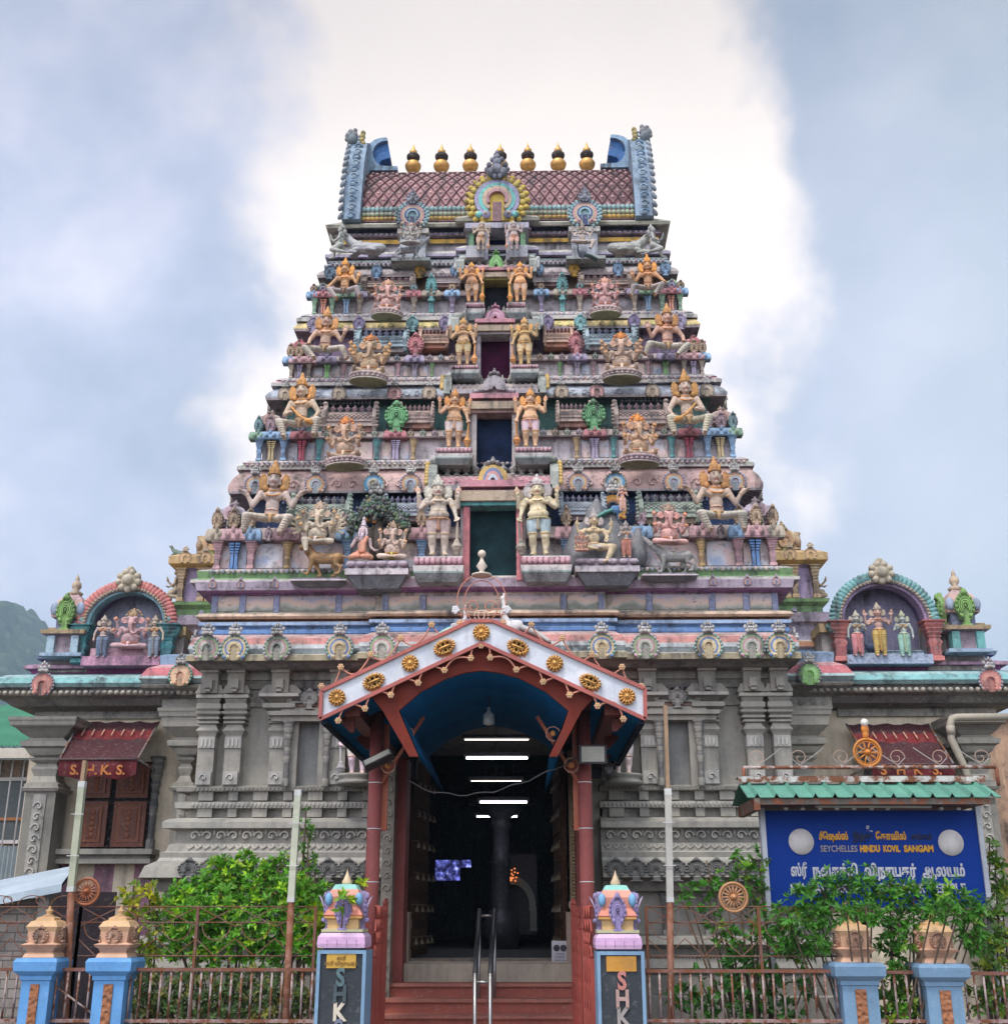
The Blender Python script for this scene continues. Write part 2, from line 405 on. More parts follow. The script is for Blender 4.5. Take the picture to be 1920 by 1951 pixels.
        a_ = out.color_attributes.new('Col', 'FLOAT_COLOR', 'POINT'); a_.data.foreach_set('color', col.ravel())
        out.materials.clear(); out.materials.append(mat); return out
W1 = (1,1,1); JW = (0.95,0.80,0.55); DK = (0.25,0.2,0.2)
# every prototype: list of (child name, mesh, default colour key)
PROTO = {}
def crown(f, z, k=1.0, tall=1.0, x=0.0, y=0.0, cols=(W1, (0.8,0.8,0.8))):
    c = V((x, y, z))
    f.ell(c+V((0,0.004,0.012*k)), (0.056*k,0.058*k,0.028*k), cols[0])
    f.torus(c+V((0,0,0.004*k)), 0.054*k, 0.009*k, cols[1])
    for i in range(5):
        t = i/4; r = (0.050-0.036*t)*k; f.ell(c+V((0,0.004, (0.030+0.105*t*tall)*k)), (r, r, 0.021*k), cols[i%2])
    f.cap(c+V((0,0.004,0.13*tall*k)), c+V((0,0.004,0.165*tall*k)), 0.012*k, 0.005*k, cols[0])
    for a in (-0.6, 0, 0.6): f.ell(c+V((0.055*math.sin(a)*k, -0.055*math.cos(a)*k, 0.030*k)), (0.014*k,0.010*k,0.026*k), cols[0])
    return f
def halo(f, z, k=1.0, y=0.02, curls=True):
    f.cap((-0.08*k, y+0.035*k, z-0.02), (0.08*k, y+0.035*k, z-0.02), 0.022*k, 0.022*k)
    for sg in (-1,1):
        f.ell((sg*0.080*k, y, z-0.012*k), (0.034*k,0.020*k,0.056*k)); f.ell((sg*0.062*k, y-0.01, z-0.055*k), (0.022*k,0.020*k,0.022*k))
        for i in range(6):
            a = R(-50+i*26); f.ell((sg*(0.078+0.034*math.cos(a))*k, y-0.008, z+(-0.012+0.056*math.sin(a))*k), 0.012*k, (0.85,0.85,0.85))
    return f
def ring(f, a, b, r, col=JW, t=0.006):
    a = V(a); b = V(b); d = (b-a).normalized(); u = d.orthogonal().normalized(); v = d.cross(u); pts = [a+(u*math.cos(i*math.pi/5)+v*math.sin(i*math.pi/5))*r for i in range(11)]
    for i in range(10): f.cap(pts[i], pts[i+1], t, t, col)
    return f
def guardian(name, side=1, chest=W1, plump=1.16):
    """standing four-armed door guardian; side=+1: the club stands to the viewer's right"""
    f = Fig()
    f.face((0,-0.005,0.800), 1.27); f.cap((0,0,0.70), (0,0,0.77), 0.034, 0.030)
    f.ell((0,0.0,0.655), (0.098,0.060,0.062)); f.ell((-0.045,-0.035,0.655), (0.048,0.030,0.036)); f.ell((0.045,-0.035,0.655), (0.048,0.030,0.036))
    f.ell((0,0,0.575), (0.080*plump,0.058,0.075)); f.ell((0,-0.025,0.500), (0.098*plump,0.078,0.072)); f.ell((0,-0.005,0.430), (0.104*plump,0.072,0.055))
    for sg in (-1,1):
        h = (sg*0.058,0,0.405); k = (sg*0.066,-0.028,0.225); a = (sg*0.062,0.0,0.045)
        f.cap(h, k, 0.064*plump, 0.044); f.cap(k, (sg*0.066,0.008,0.15), 0.042, 0.042); f.cap((sg*0.066,0.008,0.15), a, 0.040, 0.024)
        f.ell(k, (0.043,0.042,0.04)); f.cap((sg*0.062,0.0,0.022), (sg*0.078,-0.062,0.016), 0.024, 0.018)
        for i in range(4): f.cap((sg*0.078+(i-1.5)*0.010,-0.068,0.014), (sg*0.078+(i-1.5)*0.012,-0.086,0.012), 0.0075, 0.006)
        ring(f, a, (a[0],0,0.06), 0.028); ring(f, (k[0],k[1],0.262), k, 0.052)
        f.ell((sg*0.122,0.0,0.682), (0.036,0.036,0.038))
    f.torus((0,-0.004,0.715), 0.050, 0.008, JW, tilt=0.2); f.torus((0,-0.018,0.690), 0.072, 0.007, (0.8,0.65,0.4), tilt=0.55, a0=180, a1=360)
    f.torus((0,-0.008,0.535), 0.088, 0.006, (0.8,0.62,0.4), rx=1.05); f.chain([(-0.10,-0.02,0.70),(-0.03,-0.085,0.60),(0.05,-0.098,0.50),(0.10,-0.04,0.44)], [0.005]*4, JW)
    s = side
    f.chain([(s*0.128,0,0.675),(s*0.168,-0.015,0.560),(s*0.185,-0.060,0.462)], [0.033,0.026,0.018]); f.hand((s*0.186,-0.066,0.452), (0.1*s,-0.25,-1), (-s*0.4,-1,0), curl=0.8, thumb=s)
    f.chain([(-s*0.128,0,0.675),(-s*0.178,-0.02,0.575),(-s*0.120,-0.095,0.600)], [0.032,0.026,0.018]); f.hand((-s*0.115,-0.10,0.606), (0.35*s,-0.3,1), (0,-1,0), curl=0.25, thumb=-s)
    for q in (-1,1):
        f.chain([(q*0.120,0.02,0.69),(q*0.200,0.01,0.605),(q*0.205,-0.035,0.690)], [0.034,0.030,0.020]); f.hand((q*0.206,-0.038,0.698), (0.1*q,-0.1,1), (-q,-0.5,0), curl=0.6, thumb=q)
        ring(f, (q*0.160,0.01,0.66), (q*0.205,0.01,0.625), 0.030); ring(f, (q*0.150,-0.008,0.615), (q*0.168,-0.015,0.56), 0.030)
    for q in (-1,1): f.cap((q*0.208,-0.045,0.72), (q*0.212,-0.045,0.765), 0.014, 0.016); f.ell((q*0.213,-0.045,0.790), (0.034,0.016,0.036), (1,0.74,0.70)); f.ell((q*0.215,-0.045,0.832), (0.014,0.012,0.018))
    body = f.mesh(name+'_body', ST, 0.0085, 1)
    c = crown(Fig(), 0.852, 1.22, 0.76).mesh(name+'_crown', ST, 0.008, 0); h = halo(Fig(), 0.805, 1.28).mesh(name+'_halo', ST, 0.009, 1)
    g = Fig()
    for sg in (-1,1):
        g.cap((sg*0.056,-0.002,0.400), (sg*0.066,-0.022,0.275), 0.068*plump, 0.056)
    g.ell((0,-0.004,0.418), (0.108*plump,0.076,0.040)); g.torus((0,-0.006,0.440), 0.082*plump, 0.012, (1.0,0.72,0.4), rx=1.28)
    g.chain([(0,-0.085,0.43),(0,-0.085,0.36),(0.004,-0.07,0.31)], [0.020,0.014,0.018], (0.95,0.7,0.5)); gm = g.mesh(name+'_loincloth', ST, 0.009, 1)
    cb = Fig(); cb.cap((s*0.200,-0.075,0.455), (s*0.190,-0.070,0.18), 0.013, 0.018); cb.ell((s*0.186,-0.070,0.095), (0.052,0.050,0.070)); cb.ell((s*0.186,-0.070,0.165), (0.034,0.034,0.02)); cb.ell((s*0.186,-0.07,0.02), (0.026,0.026,0.022))
    ring(cb, (s*0.186,-0.07,0.10), (s*0.186,-0.07,0.2), 0.052, W1, 0.008)
    cm = cb.mesh(name+'_club', ST, 0.009, 0)
    PROTO[name] = [('body', body, 'skin'), ('crown', c, 'hat'), ('hair_halo', h, 'hat'), ('loincloth', gm, 'cloth'), ('club', cm, 'tool')]
def titan(name, pose):
    """big seated figure with spread knees; crown top at 1"""
    f = Fig(); f.face((0,-0.015,0.780), 1.30); f.cap((0,0,0.665), (0,-0.004,0.735), 0.034, 0.030)
    f.ell((0,0.0,0.615), (0.110,0.062,0.062)); f.ell((-0.048,-0.036,0.612), (0.052,0.030,0.038)); f.ell((0.048,-0.036,0.612), (0.052,0.030,0.038))
    f.ell((0,0,0.525), (0.076,0.054,0.085)); f.ell((0,-0.008,0.440), (0.078,0.060,0.060)); f.ell((0,0,0.385), (0.098,0.075,0.055))
    for sg in (-1,1):
        f.ell((sg*0.135,0.0,0.640), (0.040,0.038,0.040)); ring(f, (sg*0.145,0,0.60), (sg*0.17,0,0.54), 0.036)
    f.torus((0,-0.004,0.680), 0.050, 0.012, (1.0,0.60,0.25), tilt=0.25); f.torus((0,-0.02,0.650), 0.082, 0.010, (1.0,0.60,0.25), tilt=0.6, a0=180, a1=360)
    f.torus((0,-0.006,0.470), 0.070, 0.006, (0.6,0.35,0.3), rx=1.1)
    A = {'lift': [((0.140,0,0.63),(0.215,-0.01,0.520),(0.285,-0.03,0.640))]*2,
         'club': [((0.140,0,0.63),(0.195,-0.03,0.510),(0.10,-0.115,0.500)), ((0.140,0,0.63),(0.215,-0.01,0.515),(0.20,-0.09,0.43))],
         'knee': [((0.140,0,0.63),(0.215,-0.01,0.530),(0.215,-0.11,0.420)), ((0.140,0,0.63),(0.220,0.0,0.520),(0.280,-0.08,0.600))],
         'rest': [((0.140,0,0.63),(0.230,-0.01,0.540),(0.285,-0.10,0.440)), ((0.140,0,0.63),(0.215,-0.01,0.520),(0.260,-0.07,0.590))]}[pose]
    for sg, (a, b, c) in zip((-1,1), A):
        m = lambda p: (sg*p[0], p[1], p[2]); f.chain([m(a), m(b), m(c)], [0.038,0.030,0.020]); up = c[2] > b[2]
        f.hand(m(c), (sg*0.9,-0.3,0.25) if pose == 'lift' else ((sg*0.3,-0.2,1) if up else (-sg*0.2,-0.6,-0.6)), (0,0,1) if pose == 'lift' else (0,-1,0.3), sc=1.25, curl=0.2 if up else 0.7, thumb=sg)
        ring(f, V(m(c))-(V(m(c))-V(m(b)))*0.2, m(c), 0.024)
    L_ = {'lift': [((0.235,-0.17,0.345),(0.255,-0.13,0.10),-0.25), ((0.215,-0.17,0.330),(0.120,-0.16,0.065),0.1)],
          'club': [((0.225,-0.16,0.360),(0.160,-0.14,0.06),-0.1), ((0.235,-0.16,0.345),(0.200,-0.14,0.05),0.2)],
          'knee': [((0.255,-0.13,0.330),(0.105,-0.15,0.070),-0.1), ((0.265,-0.13,0.340),(0.330,-0.12,0.105),0.5)],
          'rest': [((0.240,-0.15,0.355),(0.105,-0.14,0.060),-0.2), ((0.250,-0.14,0.350),(0.300,-0.13,0.080),0.3)]}[pose]
    g = Fig(); g.ell((0,0.01,0.385), (0.108,0.080,0.056)); g.torus((0,-0.004,0.415), 0.078, 0.013, (0.95,0.62,0.35), rx=1.15)
    g.chain([(0,-0.075,0.40),(0.0,-0.09,0.34),(0.0,-0.09,0.27)], [0.026,0.022,0.012], (0.85,0.6,0.35))
    for sg, (k, a, sp) in zip((-1,1), L_):
        m = lambda p: V((sg*p[0], p[1], p[2])); h = (sg*0.065,0.0,0.375); k_ = m(k); a_ = m(a)
        g.chain([h, k_], [0.068,0.052]); g.chain([k_, k_*0.5+a_*0.5+V((0,0.01,0)), a_], [0.052,0.046,0.030])
        for t in (0.15,0.3,0.45,0.6,0.75,0.9): ring(g, k_.lerp(a_, t), a_, 0.050-0.018*t, (0.8,0.74,0.66), 0.005)
        for t in (0.35,0.6,0.85): ring(g, V(h).lerp(k_, t), k_, 0.066-0.012*t, (0.8,0.74,0.66), 0.005)
        f.ell(a_+V((0,0,-0.02)), (0.03,0.03,0.03)); toe = a_+V((sg*sp*0.10,-0.085,-0.032)); f.cap(a_+V((0,0.008,-0.03)), toe, 0.026, 0.021)
        for i in range(5): b = toe+V(((i-2)*0.0105,-0.008,0)); f.cap(b, b+V(((i-2)*0.002,-0.020,-0.002)), 0.008, 0.0065)
    parts = [('body', f.mesh(name+'_body', ST, 0.0085, 1), 'skin'), ('trousers', g.mesh(name+'_trousers', ST, 0.0085, 1), 'cloth'),
             ('crown', crown(Fig(), 0.832, 1.28, 0.78, y=-0.01).mesh(name+'_crown', ST, 0.008, 0), 'hat'), ('hair_halo', halo(Fig(), 0.782, 1.42).mesh(name+'_halo', ST, 0.009, 1), 'hat')]
    if pose == 'club':
        c = Fig(); c.cap((-0.085,-0.15,0.545), (0.105,-0.19,0.34), 0.013, 0.022); c.ell((0.150,-0.20,0.29), (0.050,0.050,0.062), rot=Euler((0,R(-42),0))); c.ell((0.182,-0.205,0.25), 0.026)
        parts.append(('club', c.mesh(name+'_club', ST, 0.009, 0), 'hat'))
    for _, me, _ in parts:
        n = len(me.vertices); c_ = np.empty(n*3, dtype=np.float32); me.vertices.foreach_get('co', c_); z_ = c_[2::3]
        c_[2::3] = np.where(z_ < 0.42, z_*0.70, 0.294+(z_-0.42)*1.19); me.vertices.foreach_set('co', c_); me.update()
    PROTO[name] = parts
def elephant_head(f, c, k=1.0, curl=1, pink=(1.02,0.92,0.88), turn=0.0):
    c = V(c); P = lambda x,y,z: c+V((x*k, y*k, z*k)); rm = Matrix.Rotation(turn, 3, 'Z'); Q = lambda x,y,z: c + rm @ V((x*k,y*k,z*k))
    f.ell(Q(0,0,0), (0.088*k,0.085*k,0.092*k)); f.ell(Q(-0.04,-0.03,0.045), (0.05*k,0.05*k,0.045*k)); f.ell(Q(0.04,-0.03,0.045), (0.05*k,0.05*k,0.045*k))
    tr = [Q(0,-0.07,-0.01), Q(0,-0.125,-0.09), Q(0.0,-0.135,-0.18), Q(curl*0.015,-0.13,-0.26), Q(curl*0.055,-0.14,-0.315), Q(curl*0.100,-0.14,-0.300), Q(curl*0.105,-0.14,-0.262)]
    f.chain(tr, [0.052*k,0.042*k,0.034*k,0.028*k,0.024*k,0.019*k,0.014*k], pink)
    for i in range(1, 12):
        t = i/12*3; a = int(t); p = tr[a].lerp(tr[a+1], t-a); rr = (0.050-0.024*i/12)*k
        f.torus(p+V((0,-0.0,0)), rr, 0.0035*k, (0.86,0.78,0.72), rx=1.0, a0=180, a1=360, n=6)
    for sg in (-1,1):
        e = Q(sg*0.125,0.02,0.0); f.ell(e, (0.062*k,0.014*k,0.082*k), (1.0,0.80,0.74), Euler((0,sg*0.2,-sg*0.35+turn))); f.torus(e+V((sg*0.008*k,-0.012,0)), 0.062*k, 0.008*k, W1, tilt=1.57, rx=0.85)
        f.ell(Q(sg*0.045,-0.080,0.005), (0.013*k,0.008*k,0.010*k), (0.12,0.10,0.09)); f.cap(Q(sg*0.045,-0.09,-0.065), Q(sg*0.085,-0.13,-0.095), 0.013*k, 0.006*k, (1.2,1.2,1.15))
    return f
def ganesha(name, arms=2, fan=False, lotus=True, legs='cross', curl=1):
    """seated elephant-headed figure, seat at 0, crown top at about 1; `arms` pairs"""
    f = Fig(); f.ell((0,-0.035,0.225), (0.155,0.125,0.125)); f.ell((0,0.0,0.385), (0.135,0.090,0.105)); f.ell((0,0.02,0.10), (0.16,0.11,0.08))
    f.ell((-0.065,-0.075,0.40), (0.062,0.035,0.048)); f.ell((0.065,-0.075,0.40), (0.062,0.035,0.048)); f.cap((0,0,0.46), (0,0,0.56), 0.06, 0.06)
    f.torus((0,-0.035,0.255), 0.150, 0.007, (0.75,0.55,0.4), rx=1.05, n=16); f.ell((0,-0.158,0.225), (0.012,0.008,0.012), (0.4,0.25,0.2)); f.torus((0,-0.02,0.455), 0.095, 0.008, JW, tilt=0.35, n=14)
    for sg in (-1,1):
        if legs == 'cross' or (legs == 'hang' and sg > 0):
            f.chain([(sg*0.09,0.0,0.085),(sg*0.235,-0.10,0.065),(sg*0.07,-0.205,0.045)], [0.075,0.060,0.036]); f.cap((sg*0.07,-0.205,0.04), (sg*0.015,-0.235,0.030), 0.03, 0.022)
        elif legs == 'foot':
            f.chain([(sg*0.09,0,0.085),(sg*0.22,-0.10,0.075)], [0.075,0.060]); f.cap((sg*0.215,-0.13,0.06), (sg*0.235,-0.20,0.085), 0.034, 0.032)
            for i in range(5): f.ell((sg*0.235+(i-2)*0.017,-0.232,0.105), (0.010,0.012,0.011))
        else:
            f.chain([(sg*0.09,0,0.085),(sg*0.17,-0.17,0.07),(sg*0.13,-0.19,-0.14)], [0.075,0.062,0.036]); f.cap((sg*0.13,-0.19,-0.15), (sg*0.12,-0.26,-0.165), 0.032, 0.024)
        f.ell((sg*0.155,0.0,0.455), (0.050,0.045,0.048))
        for j in range(arms):
            t = j/max(1, arms-1) if arms > 1 else 0
            el = R(-55 + 95*t); ex = sg*(0.190+0.050*math.cos(el)); ez = 0.405 + 0.10*math.sin(el)-0.04; hx = sg*(0.238 + (0.065 if j % 2 and arms > 2 else 0.0)); hz = 0.32+0.26*t
            hy = -0.13+0.07*t; f.chain([(sg*0.160,0.01+0.02*t,0.455),(ex,0.0,ez),(hx,hy,hz)], [0.038,0.032,0.021]); f.hand((hx,hy,hz), (sg*0.3,-0.5,0.9), (-sg*0.4,-1,0.2), sc=1.25, curl=0.55, thumb=sg)
            ring(f, (ex,0,ez), (hx,hy,hz), 0.034); c = (hx+sg*0.012, hy-0.045, hz+0.065); f.ell(c, (0.032,0.022,0.034), (1.0,0.66,0.34)); f.ell((c[0],c[1],c[2]+0.042), 0.014, (1.0,0.66,0.34)); f.ell((c[0]+sg*0.03,c[1],c[2]+0.005), 0.018, (1.0,0.80,0.6))
        if fan:
            for r_ in range(3):
                for j in range(7):
                    a = R(-48+j*19+r_*7); q = (sg*(0.20+(0.105+0.052*r_)*math.cos(a)), 0.035-0.012*r_, 0.43+(0.14+0.075*r_)*math.sin(a)); o = (sg*0.17, 0.03, 0.44)
                    f.cap(o, q, 0.015, 0.010); f.hand(q, (sg*math.cos(a), -0.35, math.sin(a)), (0,-1,0), sc=0.8, curl=0.5)
                    f.ell((q[0]+sg*0.035*math.cos(a), q[1]-0.02, q[2]+0.035*math.sin(a)+0.012), (0.013,0.012,0.022), (0.9,0.75,0.5))
    elephant_head(f, (0,-0.03,0.635), 1.0, curl)
    c = Fig(); crown(c, 0.715, 1.45, 0.80, y=-0.02, cols=((1.0,0.80,0.62),(0.85,0.62,0.45)))
    for i in range(9):
        a = R(-10+i*25); c.ell((0.118*math.cos(a), 0.03, 0.725+0.155*math.sin(a)), (0.027,0.014,0.030), (0.85,0.78,0.72) if i % 2 else (0.95,0.6,0.35))
    g = Fig(); g.ell((0,0.0,0.095), (0.175,0.125,0.075)); g.chain([(-0.12,-0.10,0.14),(0,-0.165,0.125),(0.12,-0.10,0.14)], [0.014]*3, (0.9,0.6,0.35)); g.chain([(0,-0.17,0.12),(0,-0.22,0.03)], [0.03,0.02])
    parts = [('body', f.mesh(name+'_body', ST, 0.009, 1), 'skin'), ('crown', c.mesh(name+'_crown', ST, 0.009, 0), 'hat'), ('waistcloth', g.mesh(name+'_cloth', ST, 0.01, 1), 'cloth')]
    if lotus:
        m = MB(); n = 22
        m.lathe((0,-0.02,0), [(0.27,-0.16),(0.315,-0.145),(0.315,-0.125),(0.26,-0.115),(0.30,-0.05),(0.31,0.0),(0.0,0.004)], 28, (0.9,0.86,0.82), cols=[(0.55,0.62,0.36),(0.95,0.9,0.85),(0.6,0.62,0.45),(0.8,0.68,0.68),(0.92,0.84,0.82),(0.7,0.68,0.66)], sx=1.0, sy=0.78)
        for i in range(n):
            a = 2*math.pi*i/n; m.sph((0.295*math.cos(a), -0.02+0.235*math.sin(a), -0.030), (0.040,0.030,0.036), (0.88,0.76,0.74), 8, 5); m.sph((0.285*math.cos(a+0.14), -0.02+0.225*math.sin(a+0.14), -0.088), (0.040,0.030,0.030), (0.80,0.70,0.70), 8, 5)
        parts.append(('lotus_pedestal', m.mesh(name+'_lotus', ST), 'base'))
    PROTO[name] = parts
def lady(name, kind=0):
    """slim standing figure with tall crown; crown top at 1"""
    f = Fig(); f.face((0,-0.005,0.812), 1.15); f.cap((0,0,0.72), (0,0,0.78), 0.028, 0.026); f.ell((0,0,0.675), (0.085,0.050,0.050))
    if kind != 2: f.ell((-0.040,-0.040,0.640), (0.034,0.030,0.032), (0.95,0.55,0.3)); f.ell((0.040,-0.040,0.640), (0.034,0.030,0.032), (0.95,0.55,0.3))
    f.ell((0,0,0.58), (0.060,0.045,0.07)); f.ell((0,0,0.48), (0.090,0.062,0.06)); f.torus((0,-0.01,0.700), 0.055, 0.010, (0.9,0.6,0.3), tilt=0.4)
    for sg in (-1,1):
        f.ell((sg*0.100,0,0.690), 0.032); f.cap((sg*0.05,-0.005,0.04), (sg*0.055,-0.07,0.016), 0.022, 0.017)
        if kind == 2:
            f.chain([(sg*0.10,0.01,0.69),(sg*0.18,0.0,0.62),(sg*0.19,-0.04,0.74)], [0.026,0.022,0.015]); f.hand((sg*0.19,-0.04,0.745), (sg*0.1,0,1), (0,-1,0), curl=0.4, thumb=sg); f.ell((sg*0.20,-0.045,0.83), (0.016,0.014,0.04), (0.95,0.75,0.5))
            f.chain([(sg*0.10,0,0.685),(sg*0.145,-0.02,0.585),(sg*0.10,-0.10,0.60)], [0.027,0.022,0.015]); f.hand((sg*0.10,-0.10,0.605), (0,-0.2,1), (0,-1,0), curl=0.3, thumb=sg)
    if kind != 2:
        s = 1 if kind == 0 else -1
        f.chain([(s*0.10,0,0.685),(s*0.15,-0.01,0.575),(s*0.10,-0.09,0.585)], [0.027,0.022,0.015]); f.hand((s*0.10,-0.095,0.59), (0,-0.3,1), (0,-1,0), curl=0.7, thumb=s); f.ell((s*0.10,-0.105,0.655), (0.028,0.022,0.030), (0.95,0.7,0.5))
        f.chain([(-s*0.10,0,0.685),(-s*0.145,0.0,0.57),(-s*0.150,-0.01,0.45)], [0.027,0.022,0.015]); f.hand((-s*0.15,-0.012,0.445), (0,0,-1), (s,0,0), curl=0.3, thumb=s)
    g = Fig(); g.ell((0,0,0.465), (0.095,0.066,0.050)); g.torus((0,-0.004,0.495), 0.064, 0.010, (0.85,0.55,0.25), rx=1.3)
    for sg in (-1,1):
        g.chain([(sg*0.048,0,0.45),(sg*0.052,-0.015,0.25),(sg*0.052,0,0.05)], [0.060,0.046,0.036])
        for i in range(9): ring(g, (sg*0.051,-0.01,0.40-i*0.04), (sg*0.051,-0.01,0.2-i*0.04), 0.056-i*0.0026, (0.86,0.82,0.78), 0.0045)
    g.chain([(0,-0.06,0.47),(0,-0.075,0.30),(0.01,-0.06,0.10)], [0.022,0.018,0.022], (0.9,0.75,0.6))
    PROTO[name] = [('body', f.mesh(name+'_body', ST, 0.0085, 1), 'skin'), ('skirt', g.mesh(name+'_skirt', ST, 0.0085, 1), 'cloth'), ('crown', crown(Fig(), 0.860, 1.12, 0.8).mesh(name+'_crown', ST, 0.008, 0), 'hat'), ('hair_halo', halo(Fig(), 0.82, 1.05).mesh(name+'_halo', ST, 0.009, 1), 'hat')]
def sage(name):
    f = Fig(); f.face((0,-0.01,0.66), 1.25); f.cap((0,0,0.53), (0,0,0.60), 0.036, 0.032); f.ell((0,0,0.47), (0.125,0.065,0.065)); f.ell((0,0,0.34), (0.10,0.060,0.11)); f.ell((0,0,0.17), (0.13,0.085,0.09))
    f.chain([(-0.14,0,0.48),(-0.205,-0.03,0.30),(-0.095,-0.12,0.42)], [0.040,0.032,0.022]); f.hand((-0.09,-0.125,0.43), (0.1,-0.3,1), (0.2,-1,0), sc=1.3, curl=0.2)
    f.chain([(0.14,0,0.48),(0.175,-0.01,0.30),(0.27,-0.10,0.20)], [0.040,0.032,0.022]); f.hand((0.275,-0.105,0.20), (1,-0.3,0.1), (0,-0.3,1), sc=1.2, curl=0.2)
    h = Fig(); h.cap((0,0.01,0.74), (0,0.005,0.90), 0.060, 0.040); h.ell((0,-0.005,0.955), (0.036,0.036,0.045)); h.torus((0,0,0.80), 0.055, 0.010, (0.8,0.8,0.8)); h.chain([(-0.06,-0.01,0.72),(-0.075,-0.02,0.60),(-0.06,-0.03,0.52)], [0.026,0.028,0.018]); h.chain([(0.06,-0.01,0.72),(0.075,-0.02,0.60),(0.06,-0.03,0.52)], [0.026,0.028,0.018])
    b = Fig(); b.chain([(0,-0.065,0.60),(0,-0.095,0.53),(0,-0.085,0.42)], [0.036,0.040,0.012]); b.cap((-0.03,-0.07,0.625), (0.03,-0.07,0.625), 0.012, 0.012)
    g = Fig(); g.chain([(0.08,-0.03,0.50),(0.03,-0.055,0.38),(0.02,-0.075,0.20)], [0.055,0.070,0.080]); g.chain([(0,0,0.16),(0.19,-0.05,0.065),(0.05,-0.17,0.05)], [0.10,0.06,0.05]); g.chain([(0,0,0.16),(-0.19,-0.05,0.065),(-0.05,-0.17,0.05)], [0.10,0.06,0.05])
    for i in range(6): g.chain([(0.10-i*0.03,-0.085,0.48-i*0.01),(0.06-i*0.02,-0.12,0.30),(0.08-i*0.03,-0.15,0.14)], [0.007]*3, (0.85,0.72,0.66))
    PROTO[name] = [('body', f.mesh(name+'_body', ST, 0.009, 1), 'skin'), ('hair_bun', h.mesh(name+'_hair', ST, 0.009, 1), 'hat'), ('beard', b.mesh(name+'_beard', ST, 0.008, 1), 'hat'), ('robe', g.mesh(name+'_robe', ST, 0.009, 1), 'cloth')]
def yogi(name, child=True):
    """seated bare-chested crowned figure, one foot hanging, rock-like matted hair"""
    f = Fig(); f.face((0,-0.01,0.70), 1.15); f.cap((0,0,0.58), (0,0,0.65), 0.036, 0.032); f.ell((0,0,0.53), (0.115,0.062,0.062)); f.ell((-0.048,-0.035,0.52), (0.05,0.03,0.036)); f.ell((0.048,-0.035,0.52), (0.05,0.03,0.036))
    f.ell((0,0,0.40), (0.078,0.055,0.11)); f.ell((0,0,0.27), (0.10,0.075,0.06)); f.torus((0,-0.01,0.575), 0.06, 0.009, JW, tilt=0.4)
    f.chain([(-0.06,0,0.25),(-0.24,-0.10,0.21),(-0.04,-0.17,0.18)], [0.070,0.056,0.036]); f.cap((-0.04,-0.17,0.18), (0.03,-0.19,0.165), 0.03, 0.022)
    f.chain([(0.06,0,0.25),(0.26,-0.12,0.22),(0.17,-0.15,-0.02)], [0.070,0.056,0.034]); f.cap((0.17,-0.155,-0.03), (0.13,-0.24,-0.055), 0.032, 0.024)
    f.chain([(-0.13,0,0.54),(-0.20,-0.02,0.43),(-0.14,-0.10,0.38)], [0.036,0.03,0.02]); f.hand((-0.135,-0.105,0.38), (0.8,-0.4,0), (0,-1,0.3), curl=0.4)
    f.chain([(0.13,0,0.54),(0.19,-0.02,0.42),(0.16,-0.10,0.36)], [0.036,0.03,0.02]); f.hand((0.16,-0.105,0.37), (0,-0.3,-1), (0,-1,0.3), curl=0.2)
    for q in (-1,1): f.chain([(q*0.12,0.02,0.55),(q*0.22,0.0,0.50),(q*0.25,-0.03,0.60)], [0.03,0.026,0.017]); f.hand((q*0.25,-0.03,0.61), (0,-0.1,1), (0,-1,0), curl=0.5, thumb=q); f.cap((q*0.25,-0.05,0.62), (q*0.24,-0.05,0.74), 0.009, 0.012, (0.8,0.78,0.75))
    h = halo(crown(Fig(), 0.745, 1.15, 1.0), 0.71, 1.2)
    g = Fig(); g.ell((0,0,0.255), (0.11,0.082,0.05)); g.torus((0,0,0.29), 0.075, 0.011, (0.9,0.6,0.35), rx=1.2); g.ell((0.06,-0.12,0.22), (0.05,0.04,0.03))
    P = [('body', f.mesh(name+'_body', ST, 0.009, 1), 'skin'), ('crown', h.mesh(name+'_crown', ST, 0.009, 0), 'hat'), ('waistcloth', g.mesh(name+'_cloth', ST, 0.01, 1), 'cloth')]
    PROTO[name] = P
